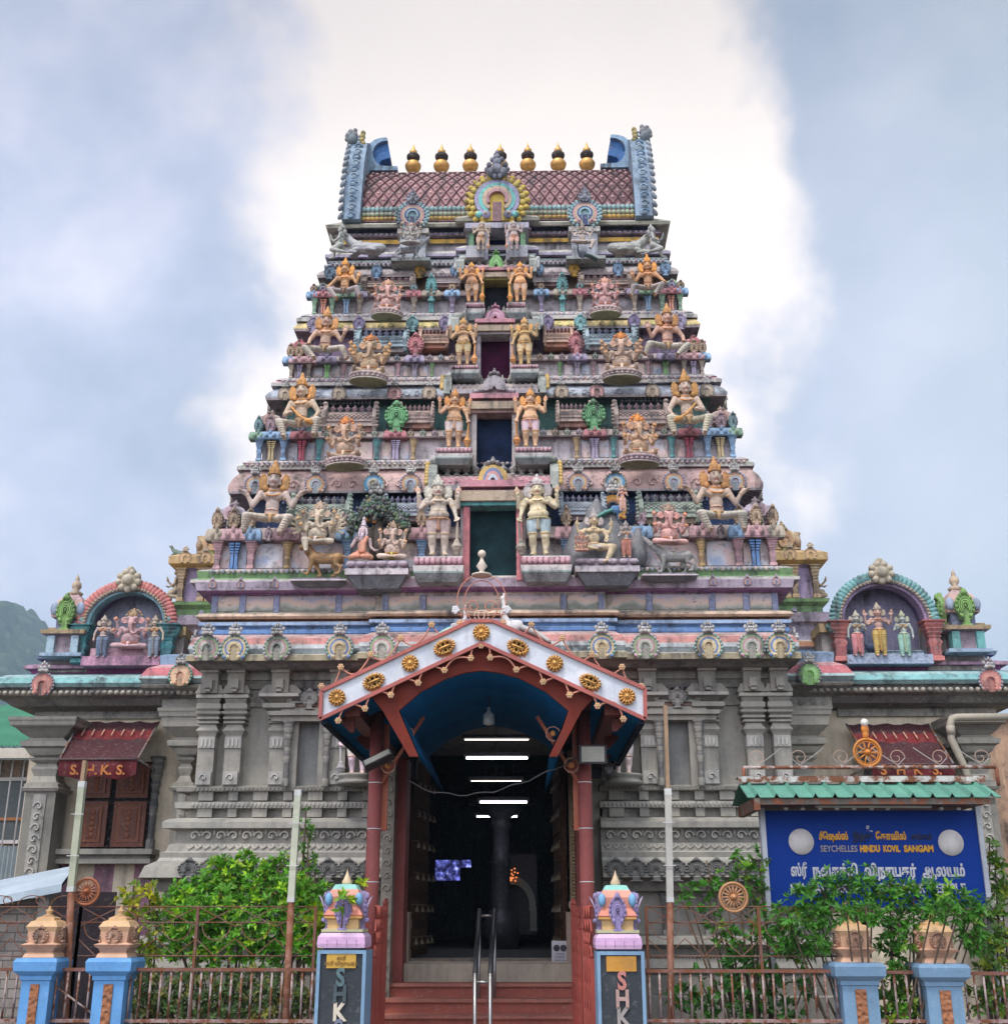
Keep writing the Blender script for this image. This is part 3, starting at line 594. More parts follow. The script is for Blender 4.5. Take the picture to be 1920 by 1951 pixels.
def beast(name, kind):
    """kneeling/standing mount facing -X, about 1 long"""
    f = Fig()
    if kind == 'bull':
        f.chain([(0.42,0,0.20),(0.10,0,0.22),(-0.12,0,0.26)], [0.17,0.19,0.17]); f.chain([(-0.12,0,0.30),(-0.30,0,0.50),(-0.36,-0.02,0.62)], [0.15,0.12,0.10]); f.ell((-0.40,-0.03,0.66), (0.11,0.085,0.095)); f.cap((-0.45,-0.03,0.66), (-0.54,-0.03,0.74), 0.065, 0.050)
        f.ell((-0.06,0,0.44), (0.08,0.06,0.07))
        for sg in (-1,1):
            f.cap((-0.40,sg*0.06,0.74), (-0.38,sg*0.10,0.84), 0.022, 0.009); f.ell((-0.35,sg*0.12,0.66), (0.03,0.05,0.022)); f.chain([(0.34,sg*0.12,0.15),(0.16,sg*0.20,0.10),(0.34,sg*0.22,0.04)], [0.11,0.06,0.035]); f.chain([(-0.12,sg*0.10,0.15),(-0.30,sg*0.13,0.07),(-0.14,sg*0.15,0.035)], [0.08,0.045,0.035])
            f.ell((-0.47,sg*0.055-0.03,0.70), 0.012, (0.1,0.1,0.1))
        f.torus((-0.02,0,0.24), 0.19, 0.012, (0.85,0.7,0.5), tilt=1.57, rx=0.2); f.ell((0.12,0,0.30), (0.13,0.17,0.12), (1.0,0.86,0.82)); f.torus((0.12,0,0.32), 0.15, 0.012, (0.8,0.6,0.5), rx=0.9)
    else:
        lion = kind == 'lion'; col = W1
        f.chain([(0.38,0,0.40),(0.10,0,0.39),(-0.18,0,0.42)], [0.125,0.120 if lion else 0.13,0.14]); 
        for sg in (-1,1):
            y = sg*0.10; f.chain([(-0.20,y,0.38),(-0.17+sg*0.05,y,0.20),(-0.16+sg*0.12,y,0.045)], [0.085,0.042,0.028]); f.cap((-0.16+sg*0.12,y,0.03), (-0.23+sg*0.12,y,0.022), 0.034, 0.028)
            f.chain([(0.38,y,0.38),(0.30-sg*0.06,y,0.24),(0.42-sg*0.08,y,0.16),(0.37-sg*0.08,y,0.045)], [0.105,0.055,0.036,0.026]); f.cap((0.37-sg*0.08,y,0.03), (0.30-sg*0.08,y,0.022), 0.034, 0.028)
        if lion:
            f.chain([(-0.20,0,0.44),(-0.33,0,0.60)], [0.13,0.12]); f.ell((-0.38,-0.02,0.68), (0.115,0.10,0.11)); f.cap((-0.45,-0.05,0.66), (-0.50,-0.07,0.66), 0.055, 0.045)
            for i in range(26):
                a = i*2.39; z = 0.46+0.011*i; rr = 0.13; f.ell((-0.31-0.04*math.sin(a)-0.0025*i, rr*math.cos(a)*0.95, z+0.05*math.sin(a)), 0.038, (0.80,0.62,0.58) if i % 2 else (0.70,0.5,0.48))
            for sg in (-1,1): f.ell((-0.465,-0.04+sg*0.045,0.715), 0.014, (0.1,0.08,0.08)); f.ell((-0.36,sg*0.085,0.79), (0.03,0.02,0.04))
            f.cap((-0.52,-0.07,0.655), (-0.53,-0.07,0.655), 0.018, 0.016, (0.3,0.2,0.2)); f.cap((-0.47,-0.06,0.61), (-0.51,-0.07,0.60), 0.028, 0.022, (0.7,0.4,0.35))
            f.chain([(0.48,0,0.45),(0.60,0,0.42),(0.68,0,0.34),(0.76,0,0.30)], [0.028,0.02,0.018,0.016]); f.ell((0.79,0,0.31), (0.045,0.03,0.04), (0.7,0.5,0.45))
        else:
            f.chain([(-0.20,0,0.46),(-0.36,0,0.62),(-0.42,0,0.68)], [0.13,0.095,0.085]); f.ell((-0.45,-0.01,0.71), (0.10,0.08,0.085)); f.chain([(-0.50,-0.01,0.73),(-0.60,-0.015,0.84),(-0.66,-0.02,0.92)], [0.062,0.048,0.032])
            for i in range(6): f.cap((-0.475-i*0.032,-0.06+i*0.004,0.79+i*0.026), (-0.50-i*0.032,-0.07,0.82+i*0.026), 0.012, 0.006, (1.3,1.3,1.3))
            for sg in (-1,1): f.ell((-0.40,sg*0.085,0.76), (0.05,0.02,0.055)); f.ell((-0.49,-0.01+sg*0.065,0.745), 0.014, (0.1,0.1,0.1))
            f.torus((-0.30,0,0.55), 0.115, 0.013, (1.1,1.1,1.05), tilt=0.9); f.ell((0.05,0,0.41), (0.11,0.135,0.12), (1.05,0.95,0.8)); f.torus((0.05,0,0.41), 0.132, 0.012, (1.1,0.95,0.7), tilt=1.57, rx=0.85)
            f.chain([(0.46,0,0.44),(0.55,0,0.34),(0.55,0,0.14),(0.52,0,0.03)], [0.03,0.028,0.020,0.012])
    PROTO[name] = [('body', f.mesh(name+'_body', ST, 0.011, 1), 'skin')]
def peacock(name):
    f = Fig(); f.ell((0,0,0.36), (0.20,0.13,0.15)); f.chain([(0.13,0,0.44),(0.20,0,0.62),(0.18,0,0.80),(0.20,0,0.90)], [0.10,0.055,0.038,0.036]); f.ell((0.215,0,0.93), (0.052,0.042,0.045)); f.cap((0.25,0,0.925), (0.31,0,0.90), 0.018, 0.006, (0.6,0.5,0.3))
    for i in range(3): f.cap((0.20-0.01*i,0,0.97), (0.17-0.03*i+0.03,0,1.03), 0.006, 0.009)
    for sg in (-1,1): f.ell((0.245,sg*0.034,0.945), 0.009, (0.1,0.1,0.1)); f.cap((0.02,sg*0.05,0.26), (0.03,sg*0.05,0.03), 0.022, 0.014); f.cap((0.03,sg*0.05,0.015), (0.09,sg*0.06,0.012), 0.012, 0.008); f.ell((-0.02,sg*0.10,0.38), (0.17,0.035,0.10), (0.9,0.95,1.0), Euler((0,R(15),0)))
    t = Fig()
    for i in range(7):
        y = (i-3)*0.035; t.chain([(-0.12,y*0.6,0.36),(-0.40,y,0.24),(-0.66,y*1.5,0.06)], [0.06,0.055,0.035], (0.9,1,0.95))
        for k in range(4): t.ell((-0.25-k*0.12,y*(0.8+0.2*k),0.345-k*0.085), (0.030,0.022,0.020), (1.1,1.0,0.6))
    PROTO[name] = [('body', f.mesh(name+'_body', ST, 0.011, 1), 'skin'), ('tail', t.mesh(name+'_tail', ST, 0.012, 1), 'cloth')]
def attendant(name):
    """kneeling figure seen in profile, facing -X, one hand raised"""
    f = Fig(); f.face((-0.02,-0.01,0.78), 1.25, yaw=R(-62)); f.cap((0,0,0.64), (0,0,0.72), 0.04, 0.036); f.ell((0,0,0.58), (0.085,0.12,0.075)); f.ell((0.0,0,0.46), (0.075,0.095,0.11)); f.ell((-0.01,0,0.33), (0.10,0.10,0.10))
    for sg in (-1,1):
        y = sg*0.09; f.chain([(0,y,0.28),(-0.20,y*1.3,0.14 if sg < 0 else 0.30),(0.10 if sg < 0 else -0.20,y*1.3,0.07 if sg < 0 else 0.06)], [0.085,0.066,0.04]); f.cap((0.10,-0.117,0.06) if sg < 0 else (-0.2,0.117,0.04), (0.24,-0.117,0.03) if sg < 0 else (-0.32,0.117,0.03), 0.035, 0.022)
    f.chain([(0,-0.13,0.60),(-0.02,-0.17,0.44),(-0.16,-0.15,0.36)], [0.042,0.034,0.024]); f.hand((-0.17,-0.15,0.36), (-1,0,0.1), (0,0,1), sc=1.3, curl=0.3)
    f.chain([(0,0.13,0.60),(-0.15,0.10,0.44),(-0.27,0.03,0.56)], [0.042,0.034,0.024]); f.hand((-0.275,0.03,0.57), (-0.1,0,1), (-1,0,0), sc=1.6, curl=0.15)
    h = Fig(); h.ell((0.02,0,0.83), (0.085,0.078,0.075)); h.ell((0.08,0.02,0.73), (0.06,0.06,0.08)); h.cap((0.02,0,0.88), (0.02,0,0.97), 0.045, 0.015)
    PROTO[name] = [('body', f.mesh(name+'_body', ST, 0.0095, 1), 'skin'), ('hair', h.mesh(name+'_hair', ST, 0.01, 1), 'hat')]
for s_, n_ in ((1,'guardian_club_right'), (-1,'guardian_club_left')): guardian(n_, s_)
for p_ in ('lift','club','knee','rest'): titan('titan_'+p_, p_)
ganesha('ganesha_two', 2, False, True, 'foot'); ganesha('ganesha_many', 4, False, True, 'foot', curl=-1); ganesha('ganesha_fan', 3, True, False, 'hang'); ganesha('ganesha_plain', 2, False, False, 'cross', curl=1)
lady('lady_left', 0); lady('lady_right', 1); lady('lord_standing', 2); sage('sage'); yogi('yogi')
beast('lion', 'lion'); beast('mount', 'rat'); beast('bull', 'bull'); peacock('peacock'); attendant('attendant')
TONE = {'cream': dict(skin=(0.633,0.520,0.407), hat=(0.531,0.475,0.407), cloth=(0.655,0.565,0.497), tool=(0.362,0.294,0.226), base=(0.588,0.531,0.497)),
 'tan': dict(skin=(0.655,0.407,0.237), hat=(0.701,0.305,0.079), cloth=(0.678,0.497,0.373), tool=(0.621,0.282,0.090), base=(0.565,0.497,0.463)),
 'pink': dict(skin=(0.701,0.452,0.373), hat=(0.678,0.452,0.373), cloth=(0.678,0.429,0.362), tool=(0.565,0.339,0.226), base=(0.565,0.497,0.475)),
 'orange': dict(skin=(0.678,0.373,0.181), hat=(0.780,0.339,0.068), cloth=(0.621,0.508,0.407), tool=(0.701,0.316,0.079), base=(0.565,0.497,0.452)),
 'titan': dict(skin=(0.655,0.500,0.400), hat=(0.60,0.29,0.09), cloth=(0.588,0.520,0.452), tool=(0.701,0.316,0.079), base=(0.565,0.497,0.452)),
 'grey': dict(skin=(0.475,0.452,0.441), hat=(0.452,0.429,0.407), cloth=(0.497,0.475,0.463), tool=(0.339,0.339,0.339), base=(0.508,0.475,0.452)),
 'white': dict(skin=(0.780,0.701,0.655), hat=(0.678,0.588,0.520), cloth=(0.746,0.701,0.678), tool=(0.565,0.565,0.565), base=(0.508,0.475,0.452))}
def statue(kind, name, label, loc, h, tone='cream', rz=0.0, flip=False, group=None, over=None, cat='statue', sq=(1,1)):
    """one statue: Empty with its sculpted parts"""
    t = dict(TONE[tone]); t.update(over or {}); rg = random.Random(len(bpy.data.objects)); r = thing(name, label, cat, loc, rz+rg.uniform(-0.13,0.13), group); r.rotation_euler[1] = rg.uniform(-0.03,0.03)
    t = {k: tuple(min(0.8, x*u*v) for x, v in zip(c, (1.0, rg.uniform(0.94,1.06), rg.uniform(0.88,1.12)))) for k, c in t.items() for u in (rg.uniform(0.86,1.12),)}
    for (pn, me, key) in PROTO[kind]:
        link(pn, me, r, None, t.get(key, t['skin']), None, ((-h if flip else h)*sq[0], h*sq[1], h))
    return r
# ------------------------------------------------------------------ palette (paint albedos)
PK=(0.62,0.38,0.40); ROSE=(0.50,0.20,0.22); LAV=(0.42,0.36,0.50); LIL=(0.36,0.30,0.46); CRM=(0.62,0.50,0.38); BE=(0.50,0.42,0.33); BLU=(0.14,0.27,0.52); LB=(0.30,0.46,0.66); NAVY=(0.05,0.09,0.22)
GRN=(0.21,0.35,0.16); MINT=(0.30,0.46,0.32); TEAL=(0.16,0.42,0.42); AQ=(0.28,0.52,0.54); MUS=(0.56,0.34,0.11); GLD=(0.70,0.42,0.08); RED=(0.48,0.12,0.10); ORG=(0.62,0.26,0.10); GY=(0.315,0.297,0.255); GYD=(0.22,0.207,0.176); GYL=(0.44,0.418,0.362); WH=(0.66,0.63,0.60); PUR=(0.30,0.14,0.32); STN=(0.54,0.51,0.47)
def plan(hx, yf, yb, bay=None, cx=0.0):
    P = [(cx-hx,yf,-1,-1)]
    if bay: b, p = bay; P += [(cx-b,yf,-1,-1),(cx-b,yf-p,-1,-1),(cx+b,yf-p,1,-1),(cx+b,yf,1,-1)]
    return P + [(cx+hx,yf,1,-1),(cx+hx,yb,1,1),(cx-hx,yb,-1,1)]
def course(mb, hx, yf, yb, rows, bay=None, cx=0.0):
    """rows: (out, photo y, colour) bottom to top"""
    return mb.sweep(plan(hx, yf, yb, bay, cx), [(o, ZC(py, yf-o), c) for (o, py, c) in rows])
def scroll(m, x, y, z, s, col, flip=1):
    pts = [(x+flip*s*(0.46-0.045*k)*math.cos(k*0.75), y-0.004*k*0.6, z+s*(0.46-0.045*k)*math.sin(k*0.75)) for k in range(9)]
    m.tube(pts, s*0.095, 4, col); m.sph((x, y-0.005, z), (s*0.13, s*0.1, s*0.13), col, 6, 4)
# ---- shared ornament meshes, unit sized, facing -Y
def m_kudu(cols, lion=True, feather=(0.40,0.42,0.42)):
    """horseshoe-arch medallion: width 1, height about 1.45 with the lion face on top; base at z=0"""
    m = MB(); c = (0, 0, 0.46)
    out = [(0.50*math.cos(R(a))*(1.0 if a > -20 else 0.94), 0.46+0.50*math.sin(R(a))) for a in range(-62, 243, 8)]
    m.slab(out, -0.05, 0.10, cols[0], feather)
    for i in range(19):
        a = R(-55+i*290/18); m.sph((0.485*math.cos(a), -0.055, 0.46+0.485*math.sin(a)), (0.062,0.05,0.062), feather, 7, 5)
    rr = [0.43, 0.35, 0.28, 0.21, 0.15]
    for i in range(4):
        m.arc(c, rr[i+1], rr[i], -55 if i < 3 else -30, 235 if i < 3 else 210, -0.09-0.012*i, 0.0, 22, cols[(i+1) % len(cols)])
    for sg in (-1,1):
        m.sph((sg*0.20, -0.10, 0.115), (0.085,0.05,0.085), cols[1], 8, 6); m.sph((sg*0.34, -0.09, 0.12), (0.07,0.05,0.07), cols[2], 8, 6); m.sph((sg*0.22,-0.15,0.12), 0.035, cols[3%len(cols)], 6, 4)
    m.box(-0.085, 0.085, -0.06, 0.02, 0.0, 0.42, tuple(x*0.6 for x in cols[-1]))
    if lion:
        g = (0.44,0.42,0.40)
        m.sph((0,-0.09,1.08), (0.17,0.13,0.15), g); m.sph((0,-0.20,1.03), (0.10,0.08,0.07), g)
        for sg in (-1,1):
            m.sph((sg*0.14,-0.16,1.02), (0.095,0.09,0.085), (0.52,0.50,0.48)); m.sph((sg*0.09,-0.19,1.15), (0.055,0.05,0.055), (0.6,0.58,0.55)); m.sph((sg*0.20,-0.06,1.20), (0.07,0.05,0.09), g)
            m.sph((sg*0.10,-0.10,1.30), (0.05,0.05,0.08), g)
        m.sph((0,-0.10,1.36), (0.06,0.06,0.10), g); m.sph((0,-0.20,1.14), (0.04,0.05,0.05), g)
    return m
def m_plate(n=9):
    """small pointed nasi plate, one colour, width 1 height 1.35"""
    m = MB(); pts = [(-0.28,0.0),(0.28,0.0),(0.34,0.16),(0.50,0.40),(0.46,0.68),(0.28,0.92),(0.10,1.08),(0.0,1.22),(-0.10,1.08),(-0.28,0.92),(-0.46,0.68),(-0.50,0.40),(-0.34,0.16)]
    m.slab(pts, -0.10, 0.10, (0.9,0.9,0.9), (0.7,0.7,0.7))
    for i in range(13):
        a = R(-50+i*280/12); m.sph((0.44*math.cos(a), -0.12, 0.52+0.44*math.sin(a)), (0.075,0.05,0.075), (0.75,0.75,0.75), 7, 5)
    for i, r in enumerate((0.35,0.26,0.17)): m.arc((0,0,0.52), r-0.055, r, -50, 230, -0.17-0.01*i, -0.08, 18, (1.1,1.1,1.1) if i % 2 else (0.85,0.85,0.85))
    m.sph((0,-0.14,0.52), (0.08,0.06,0.09), (0.5,0.5,0.5)); m.sph((0,-0.14,1.06), (0.13,0.09,0.12), (0.8,0.8,0.8))
    for sg in (-1,1): m.sph((sg*0.12,-0.16,1.0), 0.07, (0.7,0.7,0.7)); m.sph((sg*0.22,-0.16,0.14), 0.09, (0.9,0.9,0.9))
    m.box(-0.16, 0.16, -0.10, 0.10, -0.22, 0.02, (0.8,0.8,0.8)); m.box(-0.26,0.26,-0.14,0.12,-0.24,-0.16,(0.9,0.9,0.9))
    return m
def m_column(n=4, rings=4):
    """moulded pilaster: unit height, shaft about 0.3 wide, spreading rings under the head"""
    m = MB(); pr = [(0.20,0.0),(0.20,0.10),(0.15,0.12),(0.15,0.36),(0.17,0.40),(0.20,0.46),(0.15,0.54)]
    z = 0.56
    for i in range(rings):
        r = 0.17+0.035*i; pr += [(r-0.03,z),(r+0.02,z+0.035),(r-0.02,z+0.075)]; z += 0.40/rings
    pr += [(0.24,0.965),(0.34,0.97),(0.34,1.0)]
    cs = []
    for k in range(len(pr)-1): cs.append((1,1,1) if k % 3 != 2 else (0.55,0.55,0.6))
    k2 = math.sqrt(2) if n == 4 else 1.05
    m.lathe((0,0,0), [(r*k2, h) for r, h in pr], n, axis='Z', cols=cs, rot0=math.pi/4 if n == 4 else 0, smooth=n != 4)
    return m
def m_twin():
    """pair of half pilasters that part upwards from a narrow gap"""
    m = MB()
    for sg in (-1,1):
        for k in range(5):
            z = 0.50+k*0.10; wv = 0.17+0.035*k
            a, b = sg*0.035, sg*(0.035+wv); m.box(min(a,b), max(a,b), -0.12-0.02*k, 0.12, z, z+0.055, (1,1,1)); b2 = sg*(0.035+wv-0.04); m.box(min(a,b2), max(a,b2), -0.09, 0.12, z+0.055, z+0.10, (0.6,0.6,0.65))
        a, b = sg*0.035, sg*0.20; m.box(min(a,b), max(a,b), -0.10, 0.12, 0.10, 0.50, (1,1,1)); b = sg*0.25; m.box(min(a,b), max(a,b), -0.14, 0.12, 0.0, 0.10, (0.9,0.9,0.9))
    return m
def m_cap(wd=1.0):
    """curved eave block with two little round medallions; unit width, height 0.4"""
    m = MB(); pr = [(0.0,0.0),(0.30,0.02),(0.40,0.08),(0.40,0.16),(0.30,0.30),(0.12,0.40)]
    P = [(-wd/2,-0.1,-1,-1),(wd/2,-0.1,1,-1),(wd/2,0.25,1,1),(-wd/2,0.25,-1,1)]
    cs = [(0.45,0.45,0.45),(0.8,0.8,0.8),(1,1,1),(1,1,1),(0.9,0.9,0.9)]
    m.sweep(P, [(o*0.35, z, cs[min(i,4)]) for i, (o, z) in enumerate(pr)])
    for x in (-0.22, 0.22): m.lathe((x,-0.23,0.19), [(0.0,-0.02),(0.13,-0.02),(0.13,0.05),(0.06,0.055),(0.05,0.10),(0.0,0.11)], 12, (0.85,0.85,0.85), axis='Y')
    m.sph((0,-0.22,0.36), (0.09,0.06,0.11), (0.75,0.75,0.75))
    return m
def lattice(m, x0, x1, cy, cz, r, a0, a1, n, col=(0.16,0.05,0.07), t=0.008, seg=10, bead=(0.6,0.45,0.45), ry=1.0):
    """diamond rib net over a barrel of radius r running along X; angles from -Y up"""
    step = (x1-x0)/n; L_ = abs(R(a1)-R(a0))*r; rows = max(1, round(L_/step)); 
    P = lambda x, f: (x, cy-r*ry*math.cos(R(a0+(a1-a0)*f)), cz+r*math.sin(R(a0+(a1-a0)*f)))
    for i in range(n):
        for j in range(rows):
            xa, xb = x0+i*step, x0+(i+1)*step; f0, f1 = j/rows, (j+1)/rows
            m.tube([P(xa,f0), P((xa+xb)/2,(f0+f1)/2), P(xb,f1)], t, 4, col, caps=False); m.tube([P(xb,f0), P((xa+xb)/2,(f0+f1)/2), P(xa,f1)], t, 4, col, caps=False)
            if bead: 
                for (xx, ff) in (((xa+xb)/2, f0), (xa, (f0+f1)/2)): m.sph(P(xx, ff), t*2.2, bead, 5, 3)
def horn_end(m, x, cy, cz, r, sg, col, th=0.1, curl=True):
    """gable end plate of a barrel roof, flared to a curl at the top"""
    pts = []
    for k in range(0, 13):
        a = R(-25+k*10); pts.append((-(r*1.16)*math.cos(a), (r*1.12)*math.sin(a)))
    top = pts[-1]
    pts += [(0.02*r, r*1.55), (0.20*r, r*1.50), (0.22*r, r*1.0), (0.5*r, r*0.7), (0.5*r,-0.3*r)]
    m.slab([(a, b) for a, b in pts], min(x, x+sg*th), max(x, x+sg*th), col, tuple(c*0.85 for c in col), axis='X', org=(0,cy,cz))
    for k in range(12):
        a = R(-20+k*10); m.sph((x+sg*th*0.5, cy-r*1.16*math.cos(a), cz+r*1.14*math.sin(a)), (th*0.75, r*0.10, r*0.10), tuple(c*1.15 for c in col), 7, 5)
def m_sala(wd=1.0, col=(1,1,1), body=(0.9,0.9,0.9), bulbs=6, net=True):
    """miniature barrel-roofed shrine, unit width, height about 0.62"""
    m = MB(); w_ = wd/2; r = 0.18
    m.box(-w_*0.80, w_*0.80, -0.14, 0.2, 0.0, 0.10, (0.75,0.5,0.45)); m.box(-w_*0.92, w_*0.92, -0.20, 0.2, 0.10, 0.15, body); m.box(-w_*0.86, w_*0.86, -0.17, 0.2, 0.15, 0.20, (0.5,0.45,0.5))
    prof = [(-r*math.cos(R(a)), 0.24+r*1.1*math.sin(R(a))) for a in range(-10, 181, 14)]
    n = len(prof); o = len(m.v)
    for x in (-w_*0.80, w_*0.80):
        for (y, z) in prof: m.v.append((x, y, z))
    for k in range(n-1): m.f.append([o+k, o+n+k, o+n+k+1, o+k+1]); m.c.append(tuple(body)); m.sm.append(True)
    if net: lattice(m, -w_*0.80, w_*0.80, 0, 0.24, r*1.04, 5, 72, 10, (0.35,0.28,0.30), 0.006, bead=None)
    m.box(-w_*0.80, w_*0.80, -0.05, 0.05, 0.425, 0.455, (0.8,0.78,0.75))
    for sg in (-1,1):
        pts = [(-0.16,0.02),(0.10,0.02),(0.12,0.44),(0.06,0.60),(-0.06,0.62),(-0.10,0.52),(-0.20,0.44),(-0.25,0.26)]
        a = sg*w_*0.80; m.slab(pts, min(a, a+sg*0.07), max(a, a+sg*0.07), col, tuple(c*0.8 for c in col), axis='X')
        for k in range(6): m.sph((a+sg*0.085, -0.20+0.004*k, 0.10+k*0.075), (0.04,0.035,0.036), tuple(c*0.9 for c in col), 6, 4)
        m.sph((a+sg*0.045, -0.05, 0.63), (0.05,0.05,0.04), col, 7, 5)
    for i in range(bulbs):
        x = (i+0.5)/bulbs*wd*0.76-wd*0.38; k = 0.055
        m.lathe((x,0,0.455), [(0.03,0),(0.055,0.02),(0.02,0.04),(0.058,0.075),(0.058,0.10),(0.015,0.125),(0.025,0.14),(0.0,0.18)], 8, (0.55,0.45,0.58))
    return m
def m_kuta():
    """corner dome shrine: unit width, height about 1.25"""
    m = MB()
    for k in range(4):
        ang = k*math.pi/2; M = Matrix.Rotation(ang, 4, 'Z')
        pt = MB(); pt.slab([(-0.16,0.22),(0.16,0.22),(0.22,0.42),(0.17,0.66),(0.0,0.84),(-0.17,0.66),(-0.22,0.42)], -0.47, -0.36, (1.1,0.9,0.88), (0.8,0.7,0.7)); pt.arc((0,0,0.46), 0.07, 0.13, -50, 230, -0.50, -0.44, 12, (0.8,0.6,0.6)); pt.sph((0,-0.48,0.78), 0.06, (0.7,0.7,0.7), 6, 4)
        pt.box(-0.10,0.10,-0.44,-0.3,0.0,0.24,(0.6,0.9,0.6))
        m.merge(pt, M)
    m.sweep([(-0.30,-0.30,-1,-1),(0.30,-0.30,1,-1),(0.30,0.30,1,1),(-0.30,0.30,-1,1)], [(0.0,0.0,(0.7,0.5,0.5)),(0.0,0.12,(0.8,0.8,0.8)),(0.10,0.16,(0.9,0.8,0.8)),(0.08,0.22,(1,0.95,0.95)),(0.03,0.26,(1,1,1)),(0.085,0.45,(1,1,1)),(0.03,0.68,(0.95,0.95,0.95)),(-0.12,0.84,(0.7,0.7,0.7)),(-0.2,0.90,(0.7,0.7,0.7))])
    for k in range(4):
        a = math.pi/4+k*math.pi/2; m.sph((0.5*math.cos(a), 0.5*math.sin(a), 0.42), (0.10,0.10,0.17), (0.9,0.85,0.95), 8, 6)
    m.lathe((0,0,0.88), [(0.14,0),(0.16,0.04),(0.06,0.08),(0.11,0.13),(0.11,0.18),(0.03,0.23),(0.05,0.26),(0.0,0.34)], 10, (0.8,0.75,0.7))
    return m
K_ = {'gp': m_kudu([(0.40,0.42,0.36),(0.30,0.42,0.22),(0.52,0.30,0.34),(0.56,0.52,0.44)]), 'bc': m_kudu([(0.62,0.50,0.30),(0.62,0.50,0.30),(0.16,0.24,0.46),(0.64,0.54,0.36)], feather=(0.26,0.42,0.38)),
      'rb': m_kudu([(0.44,0.42,0.48),(0.55,0.30,0.20),(0.62,0.42,0.22),(0.34,0.42,0.46)], feather=(0.36,0.35,0.44)), 'bl': m_kudu([(0.5,0.45,0.28),(0.14,0.38,0.62),(0.30,0.55,0.70),(0.62,0.62,0.62)], feather=(0.44,0.42,0.36)),
      'tan': m_kudu([(0.42,0.34,0.26)]*2+[(0.52,0.42,0.32)]*2, feather=(0.38,0.33,0.28)), 'pk': m_kudu([(0.52,0.26,0.26)]*2+[(0.62,0.40,0.38)]*2, feather=(0.48,0.30,0.32)),
      'pch': m_kudu([(0.70,0.42,0.28)]*2+[(0.74,0.52,0.34)]*2, feather=(0.18,0.34,0.26)), 'grn': m_kudu([(0.26,0.50,0.16)]*2+[(0.34,0.58,0.26)]*2, feather=(0.36,0.34,0.38)), 'red': m_kudu([(0.62,0.24,0.20)]*2+[(0.72,0.34,0.28)]*2, feather=(0.34,0.34,0.38))}
KM = {k: v.mesh('kudu_'+k, PL) for k, v in K_.items()}
M_PLATE = m_plate().mesh('plate', PL); M_COL = m_column(4).mesh('column', PL); M_COLR = m_column(8).mesh('column_round', PL); M_TWIN = m_twin().mesh('twin', PL); M_CAP = m_cap().mesh('cap', PL)
M_SALA = m_sala().mesh('sala', PL); M_SALA2 = m_sala(1.0, bulbs=9).mesh('sala_wide', PL); M_KUTA = m_kuta().mesh('kuta', PL)
def place(name, me, parent, off, py_base, Y, size, color, sz=None, rz=0, sy=None):
    """instance a unit ornament: off = photo px from the axis, base height at photo row py_base"""
    return link(name, me, parent, (XO(off, py_base, Y), Y, ZC(py_base, Y)), color, (0,0,rz), (size, sy or size, sz or size))
# ------------------------------------------------------------------ the gate tower
YB = 17.6
TW = thing('temple_gate_tower', 'tall stepped pyramid gate tower of the temple covered in pastel figures, over the entrance', 'temple tower', (0, 13.2, 0))
TW.location = (0,0,0)
def part(name, mb, parent, mat=PL, color=None): return mb.build(name, mat, parent, None, color)
# storeys: (Yc, half px of corner pilaster group centre, ...)
T = [dict(Y=13.10, half=549, fl=1098, base=1082, ct=1030, cap=1005, shr=948, kb=936, kt=894, band=884, khalf=492, bandc=GRN, kc=(0.56,0.38,0.35), wall=(0.62,0.53,0.52), up=NAVY, led=GRN, kw=41,
          kud=[(-458,'rb'),(-342,'rb'),(-231,'bl'),(-160,'rb')]),
     dict(Y=13.46, half=465, fl=882, base=875, ct=836, cap=821, shr=776, kb=757, kt=736, band=724, khalf=425, bandc=PK, kc=(0.42,0.46,0.52), wall=(0.60,0.54,0.57), up=(0.10,0.22,0.20), led=PK, kw=28,
          kud=[(-402,'tan'),(-299,'tan'),(-193,'pk'),(-126,'tan')]),
     dict(Y=13.80, half=404, fl=722, base=717, ct=691, cap=678, shr=640, kb=626, kt=607, band=602, khalf=374, bandc=(0.40,0.44,0.42), kc=(0.70,0.55,0.25), wall=(0.60,0.54,0.56), up=(0.34,0.24,0.36), led=PK, kw=25, kud=[(-350,LAV),(-262,LIL),(-160,AQ),(-98,LIL)]),
     dict(Y=14.12, half=359, fl=599, base=595, ct=566, cap=554, shr=532, kb=524, kt=509, band=501, khalf=333, bandc=(0.42,0.46,0.50), kc=(0.48,0.42,0.42), wall=(0.54,0.50,0.52), up=(0.40,0.26,0.18), led=(0.42,0.44,0.46), kw=22, kud=[(-320,LB),(-230,LB),(-147,GLD),(-79,LB)])]
Z = ZC
PNL, t_, b_ = new_mat('painted_panel'); g_ = t_.nodes.new('ShaderNodeNewGeometry'); n0 = noise(t_, g_.outputs['Position'], 3.5, 4); 
b0_ = ramp(t_, n0, [(0.30,(0.36,0.44,0.60)),(0.45,(0.64,0.62,0.66)),(0.56,(0.68,0.50,0.48)),(0.70,(0.64,0.56,0.44))]); b0_ = mixc(t_, ramp(t_, noise(t_, g_.outputs['Position'], 17, 6, 0.7), [(0.56,0.0),(0.64,0.75)]), b0_, (0.20,0.21,0.17)); b0_ = mixc(t_, ramp(t_, noise(t_, g_.outputs['Position'], 6, 6, 0.75), [(0.52,0.0),(0.68,0.7)]), b0_, (0.16,0.155,0.15))
L(t_, b0_, b_.inputs['Base Color']); b_.inputs['Roughness'].default_value = 0.85
